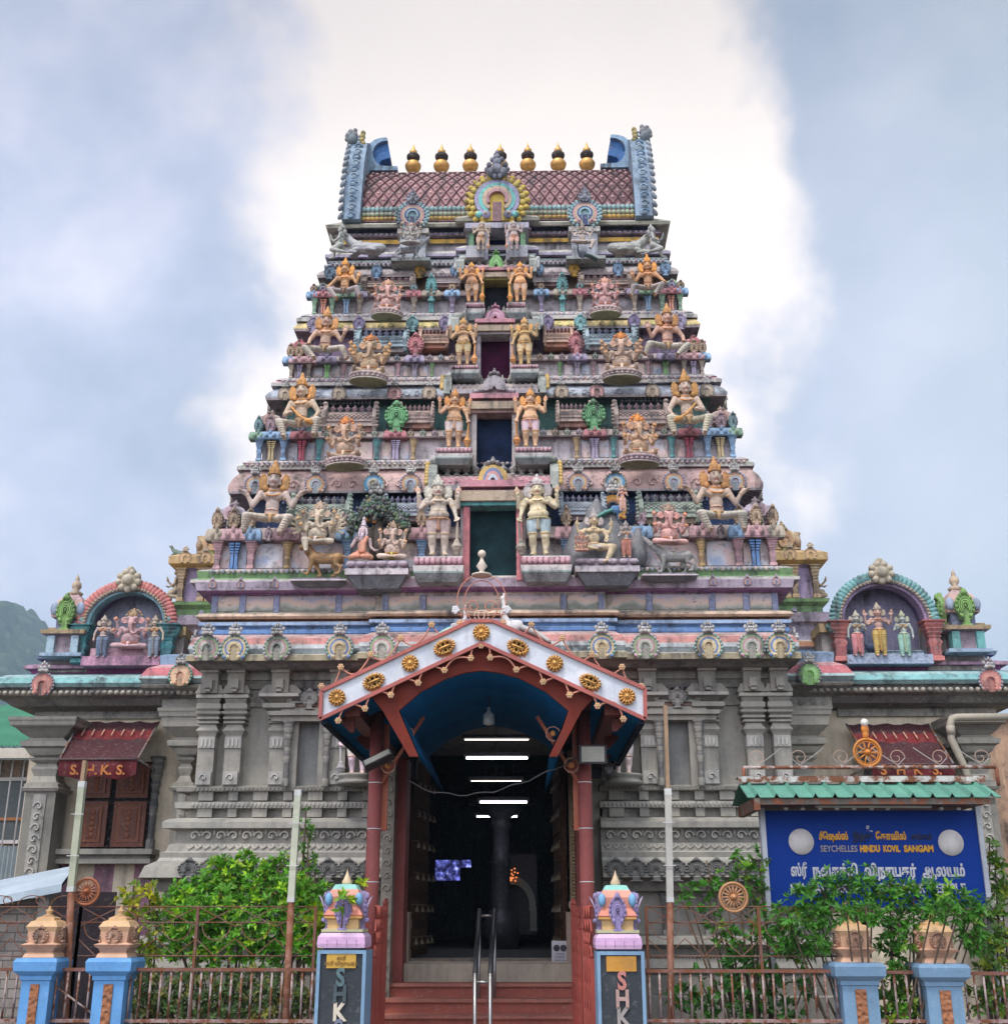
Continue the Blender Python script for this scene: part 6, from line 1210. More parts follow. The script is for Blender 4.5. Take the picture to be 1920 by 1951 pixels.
for px in (1060, 1073):
    c = at(px,1807,nY-0.004); q = MB(); q.lathe(c, [(0.026,0),(0.033,0),(0.033,0.003),(0.026,0.003)], 16, (0.06,0.05,0.06), axis='Y'); q.tube([(c.x-0.02,c.y-0.003,c.z+0.02),(c.x+0.02,c.y-0.003,c.z-0.02)], 0.003, 4, (0.06,0.05,0.06)); q.sph((c.x,c.y,c.z), (0.014,0.002,0.011), (0.08,0.07,0.08), 8, 5); q.build('prohibition_symbol', WM, t_)
for i, (s_, k) in enumerate((('Smoking', 0.022), ('No Alcohol', 0.022), ('Respect Dress', 0.022), ('Code', 0.022))): text(s_, at(1066.5,1818+i*6,nY-0.004), k, (0.10,0.06,0.10), t_, 'notice_words')
# ------------------------------------------------------------------ gabled entrance porch
YP = 9.95; YW = 12.95
PR = (0.17,0.035,0.024); PW = (0.62,0.66,0.72); PB = (0.012,0.155,0.36)
porch = thing('entrance_porch', 'gabled porch with white fascia, gold rosettes and blue vaulted ceiling over the steps', 'porch')
A = lambda px, py, Y=YP: (at(px,py,Y).x, at(px,py,Y).z)
apx = at(917.6,1300,YP).x
def sym(pl): return pl
# two fascia boards
eL, eL2 = A(613,1317), A(610,1371); ap, ap2 = (apx, A(917,1180)[1]), (apx, A(917,1226)[1]); eR, eR2 = A(1228,1313), A(1229,1371)
flL, flR = A(897,1184), A(939,1184)
for pts in ([eL2, ap2, flL, eL], [ap2, eR2, eR, flR]):
    q = MB()
    pts = [pts[0], pts[1], (apx, flL[1]), pts[2], pts[3]] if pts[0] is eL2 else [pts[0], pts[1], pts[2], pts[3], (apx, flL[1])]
    q.slab(pts, YP, YP+0.05, PW); fb = part('fascia_board', q, porch, WM)
q = MB(); tr = 0.022
for a, b_ in ((eL,flL),(flL,flR),(flR,eR),(eR,eR2),(eR2,ap2),(ap2,eL2),(eL2,eL)): q.tube([(a[0],YP-0.012,a[1]),(b_[0],YP-0.012,b_[1])], tr, 4, (0.42,0.12,0.10))
part('red_trim', q, porch, WM)
# gold rosettes: round and pierced oval ones
def rosette(c, r, kind):
    q = MB()
    if kind == 0:
        q.lathe((0,0,0), [(0,0.05),(0.18*r,0.05),(0.25*r,0.035),(0.5*r,0.03),(0.9*r,0.012),(r*0.95,0.0)][::-1], 28, axis='Y')
        for k in range(14): a = k*2*math.pi/14; q.sph((0.68*r*math.cos(a), -0.028, 0.68*r*math.sin(a)), (0.29*r,0.020,0.14*r), (1,1,1), 8, 5, rot=Matrix.Rotation(-a, 3, 'Y')); q.sph((0.92*r*math.cos(a), -0.02, 0.92*r*math.sin(a)), (0.12*r,0.018,0.17*r), n=7, m=5, rot=Matrix.Rotation(-a, 3, 'Y'))
    else:
        for k in range(18): a = k*2*math.pi/18; q.sph((1.15*r*math.cos(a), -0.02, 0.72*r*math.sin(a)), (0.30*r,0.020,0.12*r), n=8, m=5, rot=Matrix.Rotation(-a, 3, 'Y'))
        for sx_ in (-0.62,-0.05,0.5):
            for sz_ in (-0.38,0.38): q.lathe((sx_*r,0,sz_*r), [(0.20*r,0.012),(0.27*r,0.03),(0.33*r,0.012)], 12, axis='Y')
        q.sph((0,-0.02,0), (0.95*r,0.022,0.16*r), n=12, m=5); 
        for sz_ in (-1,1): q.sph((0,-0.015,sz_*0.72*r), (0.8*r,0.018,0.12*r), n=12, m=5)
    q.xf(Matrix.Translation((c[0], YP-0.004, c[1])) @ Matrix.Rotation((0 if kind == 0 else (-0.42 if c[0] < apx else 0.42)), 4, 'Y')); q.build('gold_rosette', GOLD, porch)
    if kind:
        q = MB(); sl_ = 0.50 if c[0] < apx else -0.50
        for k in range(7): x = c[0]+(k-3)*r*0.26; z0 = c[1]-r*0.62; q.slab([(x-0.012,z0),(x+0.012,z0),(x+0.006,z0-r*(0.45+0.35*((k*37)%5)/5)),(x-0.004,z0-r*(0.45+0.35*((k*37)%5)/5))][::-1], YP-0.0045, YP-0.0005, (0.62,0.22,0.07)); 
        q.build('rust_runs', WM, porch)
for px, py, k in ((642.6,1330,0),(712.6,1299,1),(781.6,1265,0),(847,1234,1),(917,1206,0),(986.6,1234,1),(1056.6,1265,0),(1124,1300,1),(1194,1328,0)): rosette(A(px,py), A(px+16,py)[0]-A(px,py)[0], k)
# wrought scallops under and over the fascia with small flowers
def flower(q, c, Y, r=0.030, col=(0.60,0.36,0.20)):
    for k in range(6): a = k*math.pi/3; q.sph((c[0]+r*0.62*math.cos(a), Y, c[1]+r*0.62*math.sin(a)), (r*0.42,r*0.3,r*0.42), col, 6, 4)
    q.sph((c[0], Y-0.008, c[1]), r*0.32, (0.7,0.5,0.25), 6, 4)
bot = [(645,1374),(696,1351),(745,1325),(797,1302),(847,1278),(897,1255),(916.6,1231),(934,1254),(983.5,1277),(1034.6,1300),(1084.6,1325),(1138,1346),(1187,1371)]
q = MB(); ir = (0.55,0.22,0.15)
for a, b_ in zip(bot[:-1], bot[1:]):
    c0, c1 = V(A(*a)+(0,)), V(A(*b_)+(0,)); pts = []
    for k in range(9):
        t_ = k/8; p_ = c0.lerp(c1, t_); bul = 0.085*math.sin(math.pi*t_)*(1.0 if abs(a[0]-917)>25 and abs(b_[0]-917)>25 else 0.6); s_ = -1 if b_[0] <= 917 else 1
        pts.append((p_.x+s_*bul*0.45, YP-0.01, p_.y+bul))
    q.tube(pts, 0.0085, 5, ir)
for a in bot: flower(q, A(*a), YP-0.02)
part('lower_scallop_ironwork', q, porch, PM)
top = [(612,1308),(649,1271),(706,1247),(763,1197-8),(822,1190)]
q = MB()
L1 = [((612,1308),(649,1271)),((649,1271),(706,1247)),((706,1247),(763,1216)),((763,1216),(822,1190)),((822,1190),(876,1187))]
for (a, b_) in L1 + [((1834-x0,y0),(1834-x1,y1)) for ((x0,y0),(x1,y1)) in L1]:
    c0, c1 = V(A(*a)+(0,)), V(A(*b_)+(0,)); pts = [ (c0.lerp(c1,k/8).x, YP+0.02, c0.lerp(c1,k/8).y-0.11*math.sin(math.pi*k/8)) for k in range(9)]; q.tube(pts, 0.0075, 5, ir)
for a in ((612,1308),(649,1271),(706,1247),(763,1216),(822,1190),(876,1187)): flower(q, A(*a), YP, 0.030); flower(q, A(1834-a[0], a[1]), YP, 0.030)
part('upper_scallop_ironwork', q, porch, PM)
# tympanum (red) cut by the vault arch
z_e = A(700,1330)[1]; inn = [A(796,1440),A(772,1385),A(758,1352),A(800,1316),A(850,1290),A(885,1279),A(917,1275),A(950,1279),A(990,1290),A(1040,1316),A(1083,1352),A(1072,1385),A(1046,1440)]
out = [A(778,1440),A(728,1353),A(712,1352),A(760,1305),(apx,ap2[1]+0.02),A(1076,1305),A(1130,1352),A(1108,1353),A(1062,1440)]
for half in (0,1):
    q = MB()
    if half == 0: pts = [out[0]]+inn[:7]+[out[4],(eL2[0]+0.42,eL2[1]+0.20),out[1]]
    else: pts = inn[6:]+[out[8],out[7],(eR2[0]-0.42,eR2[1]+0.20),out[4]]
    q.slab(pts, YP+0.06, YP+0.10, PR); part('red_tympanum', q, porch, VB)
# barrel vault running back to the wall
n = len(inn); q = MB(); q2 = MB(); back = []
for (x, z) in inn: back.append((x*1.0, z))
for i in range(n-1):
    (xa,za),(xb,zb) = inn[i], inn[i+1]; q.quad((xa,YP+0.10,za),(xb,YP+0.10,zb),(xb,YW+0.15,zb),(xa,YW+0.15,za), PB)
    q.quad((xa*1.0,YP+0.10,za+0.03),(xb,YP+0.10,zb+0.03),(xb,YW+0.15,zb+0.03),(xa,YW+0.15,za+0.03), PB)
part('blue_vault', q, porch, VB)
# roof slopes and blue soffit
q = MB(); th = 0.04
for sg, e_, e2 in ((-1,eL,eL2),(1,eR,eR2)):
    top_, bot_ = (apx, flL[1]), (e_[0], e_[1]); q.quad((bot_[0],YP,bot_[1]),(top_[0],YP,top_[1]),(top_[0],YW+0.2,top_[1]),(bot_[0],YW+0.2,bot_[1]), (0.34,0.12,0.10)); 
part('roof_slopes', q, porch, WM)
for sg, e2 in ((-1,eL2),(1,eR2)):
    q = MB(); xi = e2[0]-sg*0.42; q.quad((e2[0],YP+0.05,e2[1]),(xi,YP+0.05,e2[1]+0.20),(xi,YW+0.2,e2[1]+0.20),(e2[0],YW+0.2,e2[1]), PB); q.quad((e2[0],YP+0.05,e2[1]),(e2[0],YW+0.2,e2[1]),(e2[0],YW+0.2,e2[1]+0.24),(e2[0],YP+0.05,e2[1]+0.24), (0.20,0.05,0.04))
    a, b_ = sorted((e2[0], e2[0]-sg*0.05)); q.box(a, b_, YP+0.05, YW+0.2, e2[1]-0.03, e2[1]-0.004, (0.03,0.04,0.06)); part('blue_soffit', q, porch, VB)
    for yy in (YP+0.3, YP+1.4, YW-0.3):
        q = MB(); x = apx+sg*1.12; q.slab([(apx+sg*1.40, eL2[1]+0.18),(x,eL2[1]+0.26),(x,eL2[1]-0.06),(x+sg*0.04,eL2[1]-0.06)][::sg], yy, yy+0.06, PR); part('roof_bracket', q, porch, WM)
    q = MB(); a, b_ = sorted((apx+sg*1.05, apx+sg*1.18)); q.box(a, b_, YP+0.12, YW, eL2[1]+0.05, eL2[1]+0.24, PR); part('roof_beam', q, porch, WM)
for sg, (pa_, pb_, Yq) in ((-1,((715,1455),(699,1951),10.75)),(1,((1128,1440),(1124,1951),10.75))):
    q = MB(); x = at(*pb_, Yq).x; ztop = eL2[1]+0.2; q.lathe((x,Yq,0.0), [(0.062,0.0),(0.062,ztop)], 16, (0.30,0.075,0.065)); 
    for k in (1.9,2.35,2.75): q.lathe((x,Yq,k), [(0.066,0),(0.066,0.008)], 12, (0.7,0.7,0.7))
    part('red_post', q, porch, WM)
    q = MB(); q.box(min(x,x-sg*0.1)-0.0, max(x,x-sg*0.1), Yq+0.1, Yq+0.16, ztop-1.05, ztop-0.1, (0.50,0.13,0.06)); q.tube([(x-sg*0.02,Yq,ztop-0.7),(x-sg*0.42,Yq,ztop-0.05)], 0.018, 5, (0.45,0.13,0.07))
    for (dx, dz) in ((-0.28,-0.22),(-0.12,-0.5)): 
        c = (x+sg*dx, ztop+dz); q.tube([(c[0]+0.065*math.cos(k*0.7), Yq-0.08, c[1]+0.065*math.sin(k*0.7)) for k in range(10)], 0.006, 4, (0.6,0.3,0.2)); q.sph((c[0],Yq-0.09,c[1]), (0.028,0.02,0.028), (0.66,0.26,0.08), 8, 5)
    part('bracket_ironwork', q, porch, PM)
# scroll crest on the apex: hoops, white beads and finial, two white peacocks
crest = thing('apex_crest', 'thin wrought iron hoop crest with white rosettes and a ball finial on the porch apex', 'ornament')
q = MB(); c = A(917,1143); M1 = A(918,1143)[0]-A(917,1143)[0]
q.tube([(c[0]+M1*47*math.cos(R(a)), YP+0.03, c[1]+M1*52*math.sin(R(a))) for a in range(-40,221,10)], 0.0055, 5, ir); q.tube([(c[0]+M1*33*math.cos(R(a)), YP+0.03, c[1]-0.01+M1*42*math.sin(R(a))) for a in range(-60,241,12)], 0.0045, 5, ir)
for sg in (-1,1):
    q.tube([(c[0]+sg*M1*(16+(13-k*0.7)*math.cos(k*0.6)), YP+0.03, c[1]-M1*12+M1*(13-k*0.7)*math.sin(k*0.6)) for k in range(13)], 0.006, 5, ir)
    for k in range(4): q.tube([(c[0]-sg*M1*46,YP+0.03,c[1]-M1*(16+k*11)),(c[0]-sg*M1*20,YP+0.03,c[1]-M1*(16+k*11))], 0.005, 4, ir)
    q.tube([(c[0]+sg*M1*10*math.cos(k*0.5)+sg*M1*4, YP+0.02, c[1]-M1*30+M1*9*math.sin(k*0.5)) for k in range(13)], 0.006, 4, (0.6,0.4,0.3))
part('iron_hoops', q, crest, PM)
q = MB()
for sg in (-1,1):
    cc = (c[0]+sg*M1*49, c[1]-M1*18)
    for k in range(16): a = k*2.4; r_ = M1*6.5*math.sqrt((k+1)/16); q.sph((cc[0]+r_*math.cos(a),YP+0.02,cc[1]+r_*math.sin(a)), 0.013, (0.72,0.70,0.70), 6, 4)
part('white_rosette', q, crest, WM)
z = A(917,1096)[1]; q = MB(); q.lathe((c[0],YP+0.03,z), [(0.085,0),(0.09,0.015),(0.03,0.03),(0.02,0.05),(0.05,0.09),(0.02,0.14),(0.012,0.17),(0.02,0.18)], 12, (0.66,0.56,0.46)); q.sph((c[0],YP+0.03,z+0.205), 0.036, (0.75,0.62,0.50), 12, 8); part('ball_finial', q, crest, WM)
P0 = A(975,1228); PW_ = dict(skin=(0.70,0.62,0.56), cloth=(0.62,0.56,0.50))
peaL = statue('peacock','peacock_statue','small white peacock figure on the left slope of the porch roof', (A(868,1196)[0], YP+0.35, A(868,1205)[1]), 0.34, 'white', 0, False, 'peacocks on the porch roof', dict(skin=(0.66,0.58,0.54), cloth=(0.40,0.56,0.56)))
peaR = statue('peacock','peacock_statue','small white peacock figure on the right slope of the porch roof, facing the hoop crest', (A(978,1212)[0], YP+0.30, A(985,1218)[1]), 0.48, 'white', 0, True, 'peacocks on the porch roof', PW_)
t_ = thing('hanging_bulb', 'white lamp bulb hanging from the blue vault ceiling', 'lamp'); c = at(931,1370,11.2); q = MB(); q.lathe((c.x,c.y,c.z-0.06), [(0.02,0.0),(0.05,0.01),(0.055,0.03),(0.052,0.10),(0.02,0.13),(0.016,0.17)], 12, (0.60,0.62,0.60)); q.build('bulb', WM, t_); q = MB(); q.tube([(c.x,c.y,c.z+0.1),(c.x,c.y,c.z+0.9)], 0.005, 4, (0.03,0.03,0.03)); q.build('cord', PM, t_)
for (px,py,tilt,lb,fl) in ((721,1448,0.45,'left floodlight on the red post, tilted down towards the right',1),(1129,1438,0.0,'right floodlight on the red post, facing straight out',-1)):
    t_ = thing('floodlight', lb, 'lamp', group='floodlights on the porch posts'); c = at(px,py,10.5); rm = Euler((R(-20) if fl > 0 else 0, -tilt*fl, 0)).to_matrix(); q = MB(); q.obox(c, (0.24,0.05,0.16) if fl < 0 else (0.27,0.10,0.07), rm, (0.04,0.04,0.045)); q.build('lamp_case', PM, t_)
    q = MB(); q.obox(c+rm @ V((0,-0.028 if fl < 0 else -0.053,0)), (0.20,0.01,0.13) if fl < 0 else (0.24,0.01,0.045), rm, (0.50,0.48,0.40)); q.build('lamp_glass', PM, t_); q = MB(); q.tube([c+V((0,0.03,0)), c+V((0,0.22,0.03))], 0.014, 5, (0.1,0.1,0.1)); q.build('lamp_arm', PM, t_)
t_ = thing('electric_cable', 'thin sagging cable strung across the doorway between the posts', 'cable'); a, b_ = at(775,1486,10.9), at(1110,1440,10.6); q = MB(); q.tube([a.lerp(b_,k/20)+V((0,0,-0.21*math.sin(math.pi*(k/20)**0.8)+0.012*math.sin(k*1.7))) for k in range(21)], 0.0055, 5, (0.10,0.09,0.09)); q.build('cable_run', PM, t_)
# carved pilaster strips flanking the passage
for sg, (p0, p1) in ((-1,(727,748)),(1,(1111,1119))):
    t_ = thing('carved_strip', ('left' if sg < 0 else 'right')+' tall grey pilaster strip carved with scrolls beside the entrance', 'pilaster'); Y0 = 12.3; q = MB(); xa, xb = at(p0,1650,Y0).x, at(p1,1650,Y0).x; zt_ = ZC(1440,Y0); q.box(xa, xb, Y0, 12.95, 0.6, zt_, (0.25,0.22,0.18)); part('strip_body', q, t_, GR)
    q = MB(); nn = 20
    for i in range(nn): scroll(q, (xa+xb)/2, Y0-0.004, 0.75+(zt_-0.8)*(i+0.5)/nn, (xb-xa)*0.9, (0.34,0.30,0.24), -1 if i % 2 else 1)
    part('scroll_carving', q, t_, GR)
    q = MB(); a, b_ = (xb, xb+0.10) if sg < 0 else (xa-0.06, xa); q.box(a, b_, Y0+0.2, 12.9, 0.6, zt_, (0.26,0.06,0.05)); part('red_edge', q, t_, WM)
# steps
st = thing('entrance_steps', 'flight of worn red steps leading up to the threshold', 'steps'); STP = paint('red_step_paint', rough=0.6, grime=0.25, stain=0.2, bump=0.6, fine=120)
yy = 12.42; zs = [at(930,1874,12.42).z]; x0, x1 = at(722,1880,12.3).x, at(1122,1880,12.3).x; rise = (zs[0])/8
for k in range(8):
    z1 = zs[0]-k*rise; y0 = 12.40-0.27*k; q = MB(); ex = 0.025*k
    q.box(x0-ex*0.3, x1+ex*0.3, y0, 12.9, max(0.0, z1-rise)-0.002*k, z1-0.03, (0.36,0.10,0.07)); q.box(x0-ex*0.3, x1+ex*0.3, y0-0.03, 12.9, z1-0.03, z1, (0.40,0.15,0.11)); part('step', q, st, STP)
q = MB(); q.box(x0, x1, 12.7, 13.02, zs[0], ZF-0.03, (0.42,0.36,0.28)); part('stone_sill', q, st, GR)
# handrail
hr = thing('handrail', 'stainless steel double handrail with dark grips climbing the middle of the steps', 'handrail')
for (pf, pb_) in (((905,1855),(913,1735)),((934,1855),(942,1735))):
    Yf, Yb = 10.9, 12.25; a, b_ = at(*pf,Yf), at(*pb_,Yb); q = MB(); q.lathe((a.x,Yf,0.0), [(0.018,0),(0.018,a.z)], 12); part('post', q, hr, STEEL); q = MB(); q.lathe((b_.x,Yb,0.6), [(0.017,0),(0.017,b_.z-0.62)], 12); part('post', q, hr, STEEL)
    q = MB(); q.tube([a+V((0,0,-0.02)), b_+V((0,0,0.0))], 0.023, 10, (0.02,0.02,0.022)); part('grip_rail', q, hr, PM)
a, b_ = at(905,1872,10.9), at(934,1872,10.9); q = MB(); q.tube([a,b_], 0.016, 8); a, b_ = at(913,1745,12.25), at(942,1745,12.25); q.tube([a,b_], 0.016, 8); a, b_ = at(905,1871,11.0), at(934,1871,11.0); part('cross_bar', q, hr, STEEL)
# folded back red gates seen edge on
for sg, pxn, pxf in ((-1,712,733),(1,1128,1092)):
    t_ = thing('folding_gate', ('left' if sg < 0 else 'right')+' red folding metal gate pushed back beside the steps', 'gate', group=None); Yn, Yf = 10.1, 11.6; xn, xf = at(pxn,1850,Yn).x, at(pxf,1800,Yf).x; q = MB(); r_ = (0.36,0.07,0.05)
    for k in range(9):
        t2 = k/8; x = xn+(xf-xn)*t2; y = Yn+(Yf-Yn)*t2; zt_ = 1.30+0.42*t2+0.05*(k%2); q.box(x-0.018, x+0.018, y-0.02, y+0.02, 0.15, zt_, r_); q.lathe((x,y,zt_), [(0.018,0),(0.022,0.02),(0,0.07)], 6, r_)
        if k: 
            for j in range(7): z = 0.3+j*0.2; q.tube([(xp,yp,z),(x,y,z+0.2)], 0.010, 4, r_); q.tube([(xp,yp,z+0.2),(x,y,z)], 0.010, 4, r_)
        xp, yp = x, y
    part('gate_lattice', q, t_, WM)
# ------------------------------------------------------------------ side wings
YG = 13.95     # wing wall plane
def X_(px, py=1300, Y=YG): return at(px, py, Y).x
def Z_(py, Y=YG, px=943): return at(px, py, Y).z
def pier(parent, pa, pb, lo, cap_l, cap_r, topy, Yq, name='corner_pier', carve=True):
    """square pier with stacked capital; pa..pb shaft px at y~1500"""
    q = MB(); xa, xb = X_(pa,1500,Yq), X_(pb,1500,Yq); x = (xa+xb)/2; w_ = (xb-xa)/2; z = lambda py: Z_(py, Yq); cw = (X_(cap_r,topy,Yq)-X_(cap_l,topy,Yq))/2
    P = [(x-w_,Yq,-1,-1),(x+w_,Yq,1,-1),(x+w_,Yq+2*w_,1,1),(x-w_,Yq+2*w_,-1,1)]; e = cw-w_; t = topy
    rows = [(0.0,0.0),(0.0,z(1508)),(0.03,z(1506)),(0.05,z(1500)),(0.02,z(1498)),(0.02,z(1492)),(-0.02,z(1488)),(-0.05,z(1476)),(-0.02,z(1462)),(-0.06,z(1452)),(0.0,z(1446)),(0.0,z(1442)),(-0.04,z(1440)),(0.01,z(1436)),(0.03,z(1431)),(0.05,z(1425)),(0.09,z(1421)),(0.10,z(1412)),(0.04,z(1408)),(0.02,z(1404)),(e*0.45,z(1396)),(e*0.72,z(1386)),(e*0.80,z(t+18)),(e*0.9,z(t+15)),(e*0.95,z(t+8)),(e,z(t+6)),(e,z(t)),(0.0,z(t-1))]
    q.sweep(P, [(o, zz, GY if i % 5 else GYD) for i, (o, zz) in enumerate(rows)]); pr = part(name, q, parent, GR)
    if carve:
        q = MB(); n = 16; q.box(x-w_*0.42, x+w_*0.42, Yq-0.014, Yq+0.02, 0.9, z(1512), (0.33,0.315,0.28))
        for i in range(n): scroll(q, x, Yq-0.02, 0.95+(z(1516)-1.0)*(i+0.5)/n, w_*0.75, (0.42,0.40,0.36), -1 if i % 2 else 1)
        part('scroll_strip', q, pr, GR)
    return x, w_
for sg in (-1,1):
    Lf = sg < 0
    wing = thing('temple_wing', 'left wing of the temple with pink arched rooftop niche, red awning and wooden shutters' if Lf else 'right wing of the temple with turquoise arched rooftop niche, behind the blue signboard', 'building')
    pe = 30 if Lf else 1925; pi_ = 372 if Lf else 1512
    xa, xb = sorted((X_(52 if Lf else 1890,1400), X_(400 if Lf else 1490,1400)))
    # wall: cream plaster with painted mauve stripes at the foot
    q = MB(); q.box(xa, xb, YG+0.15, 17, 0, Z_(1352), (0.66,0.57,0.43)); w_ = part('plaster_wall', q, wing, GR)
    if Lf:
        q = MB()
        for a, b_ in ((96,134),(175,213),(252,291)): q.box(X_(a,1700,YG+.15), X_(b_,1700,YG+.15), YG+0.146, YG+0.16, 0.1, Z_(1640), (0.30,0.15,0.20))
        part('mauve_stripe_band', q, wing, PL)
    # beam, grey eave, bead row, coloured roll, pink band
    cx0 = X_(62 if Lf else 1600,1360) ; cx1 = X_(330 if Lf else 1905,1360); hw_ = (cx1-cx0)/2; cxm = (cx0+cx1)/2
    Pl = plan(hw_, YG+0.10, 16.8, None, cxm)
    rows = [(0.0,1367,GY),(0.0,1353,GYD),(0.10,1349,(0.17,0.165,0.15)),(0.22,1342,(0.18,0.17,0.155)),(0.30,1328,(0.2,0.19,0.17)),(0.40,1322,(0.34,0.31,0.26)),(0.42,1317,(0.18,0.165,0.14)),(0.36,1315,(0.2,0.19,0.17)),(0.36,1309,(0.36,0.30,0.34)),(0.42,1306,(0.26,0.42,0.42)),(0.46,1298,(0.22,0.46,0.46)),(0.42,1288,(0.34,0.52,0.52)),(0.30,1283,(0.20,0.36,0.38)),(0.08,1281,(0.30,0.08,0.22)),(0.10,1272,(0.56,0.26,0.42)),(0.16,1270,(0.56,0.34,0.44)),(0.16,1264,(0.50,0.20,0.38)),(0.0,1262,BLU),(0.02,1255,(0.10,0.18,0.42)),(0.06,1252,(0.26,0.40,0.50)),(0.08,1244,(0.34,0.44,0.50)),(0.0,1242,STN)]
    q = MB(); q.sweep(Pl, [(o, Z_(py, YG+0.10-o), c) for o, py, c in rows]); cor_ = part('wing_cornice', q, wing, PL)
    q = MB(); nb = 34; yb_ = YG+0.10-0.43
    for i in range(nb): q.sph((cx0-0.40+(cx1-cx0+0.8)*(i+0.5)/nb, yb_, Z_(1317,yb_)), (0.030,0.03,0.028), (0.40,0.36,0.30), 8, 5)
    part('bead_row', q, cor_, PL)
    s_ = XO(44,1320,yb_); link('horseshoe_arch', KM['red'], cor_, (X_(81 if Lf else 1888,1320,yb_), yb_-0.02, Z_(1323,yb_)), (1,1,1), None, (s_,s_,s_*1.05))
    # inner return with its own kudu next to the podium
    xr0, xr1 = sorted((X_(300 if Lf else 1500,1300,13.5), X_(386 if Lf else 1592,1300,13.5))); q = MB()
    q.sweep([(xr0,13.75,-1,-1),(xr1,13.75,1,-1),(xr1,16,1,1),(xr0,16,-1,1)], [(o, Z_(py,13.75-o), c) for o, py, c in [(0.0,1352,GY),(0.0,1330,GYD),(0.12,1318,(0.19,0.18,0.16)),(0.20,1308,(0.34,0.31,0.26)),(0.22,1303,(0.2,0.19,0.17)),(0.18,1300,(0.35,0.42,0.42)),(0.24,1290,(0.40,0.50,0.50)),(0.22,1285,(0.52,0.16,0.18)),(0.16,1270,(0.56,0.30,0.32)),(0.05,1264,(0.26,0.36,0.5)),(0.06,1246,(0.24,0.36,0.52)),(0.0,1244,STN)]]); part('inner_cornice', q, wing, PL)
    s_ = XO(44,1300,13.5); link('horseshoe_arch', KM['pch' if Lf else 'grn'], cor_, (X_(343 if Lf else 1543,1300,13.48), 13.48, Z_(1305 if Lf else 1308,13.48)), (1,1,1), None, (s_,s_,s_*1.0))
    # piers
    pier(wing, 331 if Lf else 1510, 366 if Lf else 1582-20, 0, 284 if Lf else 1497, 386 if Lf else 1606, 1352, 13.70, 'inner_pier', Lf)
    pier(wing, 50 if Lf else 1845, 108 if Lf else 1895, 0, 22 if Lf else 1826, 150 if Lf else 1935, 1368, 13.62, 'outer_pier', True)
    # window recess with shutters, colonnette and sill
    if Lf: wx0, wx1, wy0, wy1 = 155, 288, 1450, 1619
    else: wx0, wx1, wy0, wy1 = 1668, 1800, 1450, 1619
    yw = YG+0.12; x0, x1 = X_(wx0,1530,yw), X_(wx1,1530,yw); zt_, zb_ = Z_(wy0,yw), Z_(wy1,yw)
    q = MB(); q.box(x0, x1, yw, yw+0.02, zb_, zt_, (0.012,0.009,0.008)); win = part('window', q, wing, PL)
    q = MB()
    for k, (fa, fb) in enumerate(((0.04,0.42),(0.50,0.96))):
        for j, (za, zb2) in enumerate(((0.03,0.54),(0.58,0.98))):
            a, b_, c, d = x0+(x1-x0)*fa, x0+(x1-x0)*fb, zb_+(zt_-zb_)*za, zb_+(zt_-zb_)*zb2; yy = yw-0.06-0.02*(k == 0 and j == 0)
            q2 = MB(); q2.box(a, b_, yy, yy+0.04, c, d, (0.13,0.038,0.018)); i_ = 0.055; q2.box(a+i_, b_-i_, yy-0.014, yy, c+i_, d-i_, (0.17,0.052,0.022)); q2.box(a+i_*1.7, b_-i_*1.7, yy-0.022, yy-0.014, c+i_*1.7, d-i_*1.7, (0.12,0.036,0.018))
            for u in range(5): q2.sph(((a+b_)/2, yy-0.02, c+(d-c)*(0.25+0.125*u)), (0.035,0.012,0.03), (0.19,0.06,0.025), 8, 5)
            part('shutter', q2, win, WD)
    q = MB(); q.box(x0-0.24, x1+0.12, yw-0.22, yw+0.1, zb_-0.16, zb_-0.11, GY); q.box(x0-0.22, x1+0.10, yw-0.18, yw+0.1, zb_-0.11, zb_-0.06, GYD); q.box(x0-0.26, x1+0.14, yw-0.26, yw+0.1, zb_-0.06, zb_, GY); part('sill', q, win, GR)
    hh = zt_-zb_; link('window_colonnette', M_COLR, win, (x1+0.06, yw-0.08, zb_), (0.2,0.19,0.17), None, (0.26,0.26,hh*1.05)); 
    if not Lf: link('window_colonnette', M_COLR, win, (x0-0.06, yw-0.08, zb_), (0.2,0.19,0.17), None, (0.26,0.26,hh*1.05))
    # awning: sloping cloth and lettered valance
    yf_ = 12.95; yb2 = 13.95
    if Lf: a0, a1, b0, b1, ta, tb, vb = 152, 303, 113, 262, 1376, 1447, 1482
    else: a0, a1, b0, b1, ta, tb, vb = 1612, 1768, 1660, 1817, 1380, 1457, 1482
    TL, TR, BL, BR = at(a0,ta,yb2), at(a1,ta,yb2), at(b0,tb,yf_), at(b1,tb,yf_)
    if not Lf: BL.z = BR.z = (BL.z+BR.z)/2
    TL.z = TR.z = (TL.z+TR.z)/2; BL.z = BR.z = (BL.z+BR.z)/2
    q = MB(); NU, NV = 12, 10; g_ = []
    for j in range(NV+1):
        for i in range(NU+1):
            p_ = TL.lerp(TR, i/NU).lerp(BL.lerp(BR, i/NU), j/NV); p_.z -= 0.035*math.sin(math.pi*j/NV)+0.012*math.sin(i*1.9+j); g_.append(p_)
    fs = [(j*(NU+1)+i, j*(NU+1)+i+1, (j+1)*(NU+1)+i+1, (j+1)*(NU+1)+i) for j in range(NV) for i in range(NU)]
    cs = [(0.16,0.016,0.018) if 2 <= j <= (3) else (0.058,0.015,0.018) for j in range(NV) for i in range(NU)]
    o_ = len(q.v); q.v += [tuple(p) for p in g_]; q.f += [list(f) for f in fs]; q.c += cs; q.sm += [True]*len(fs)
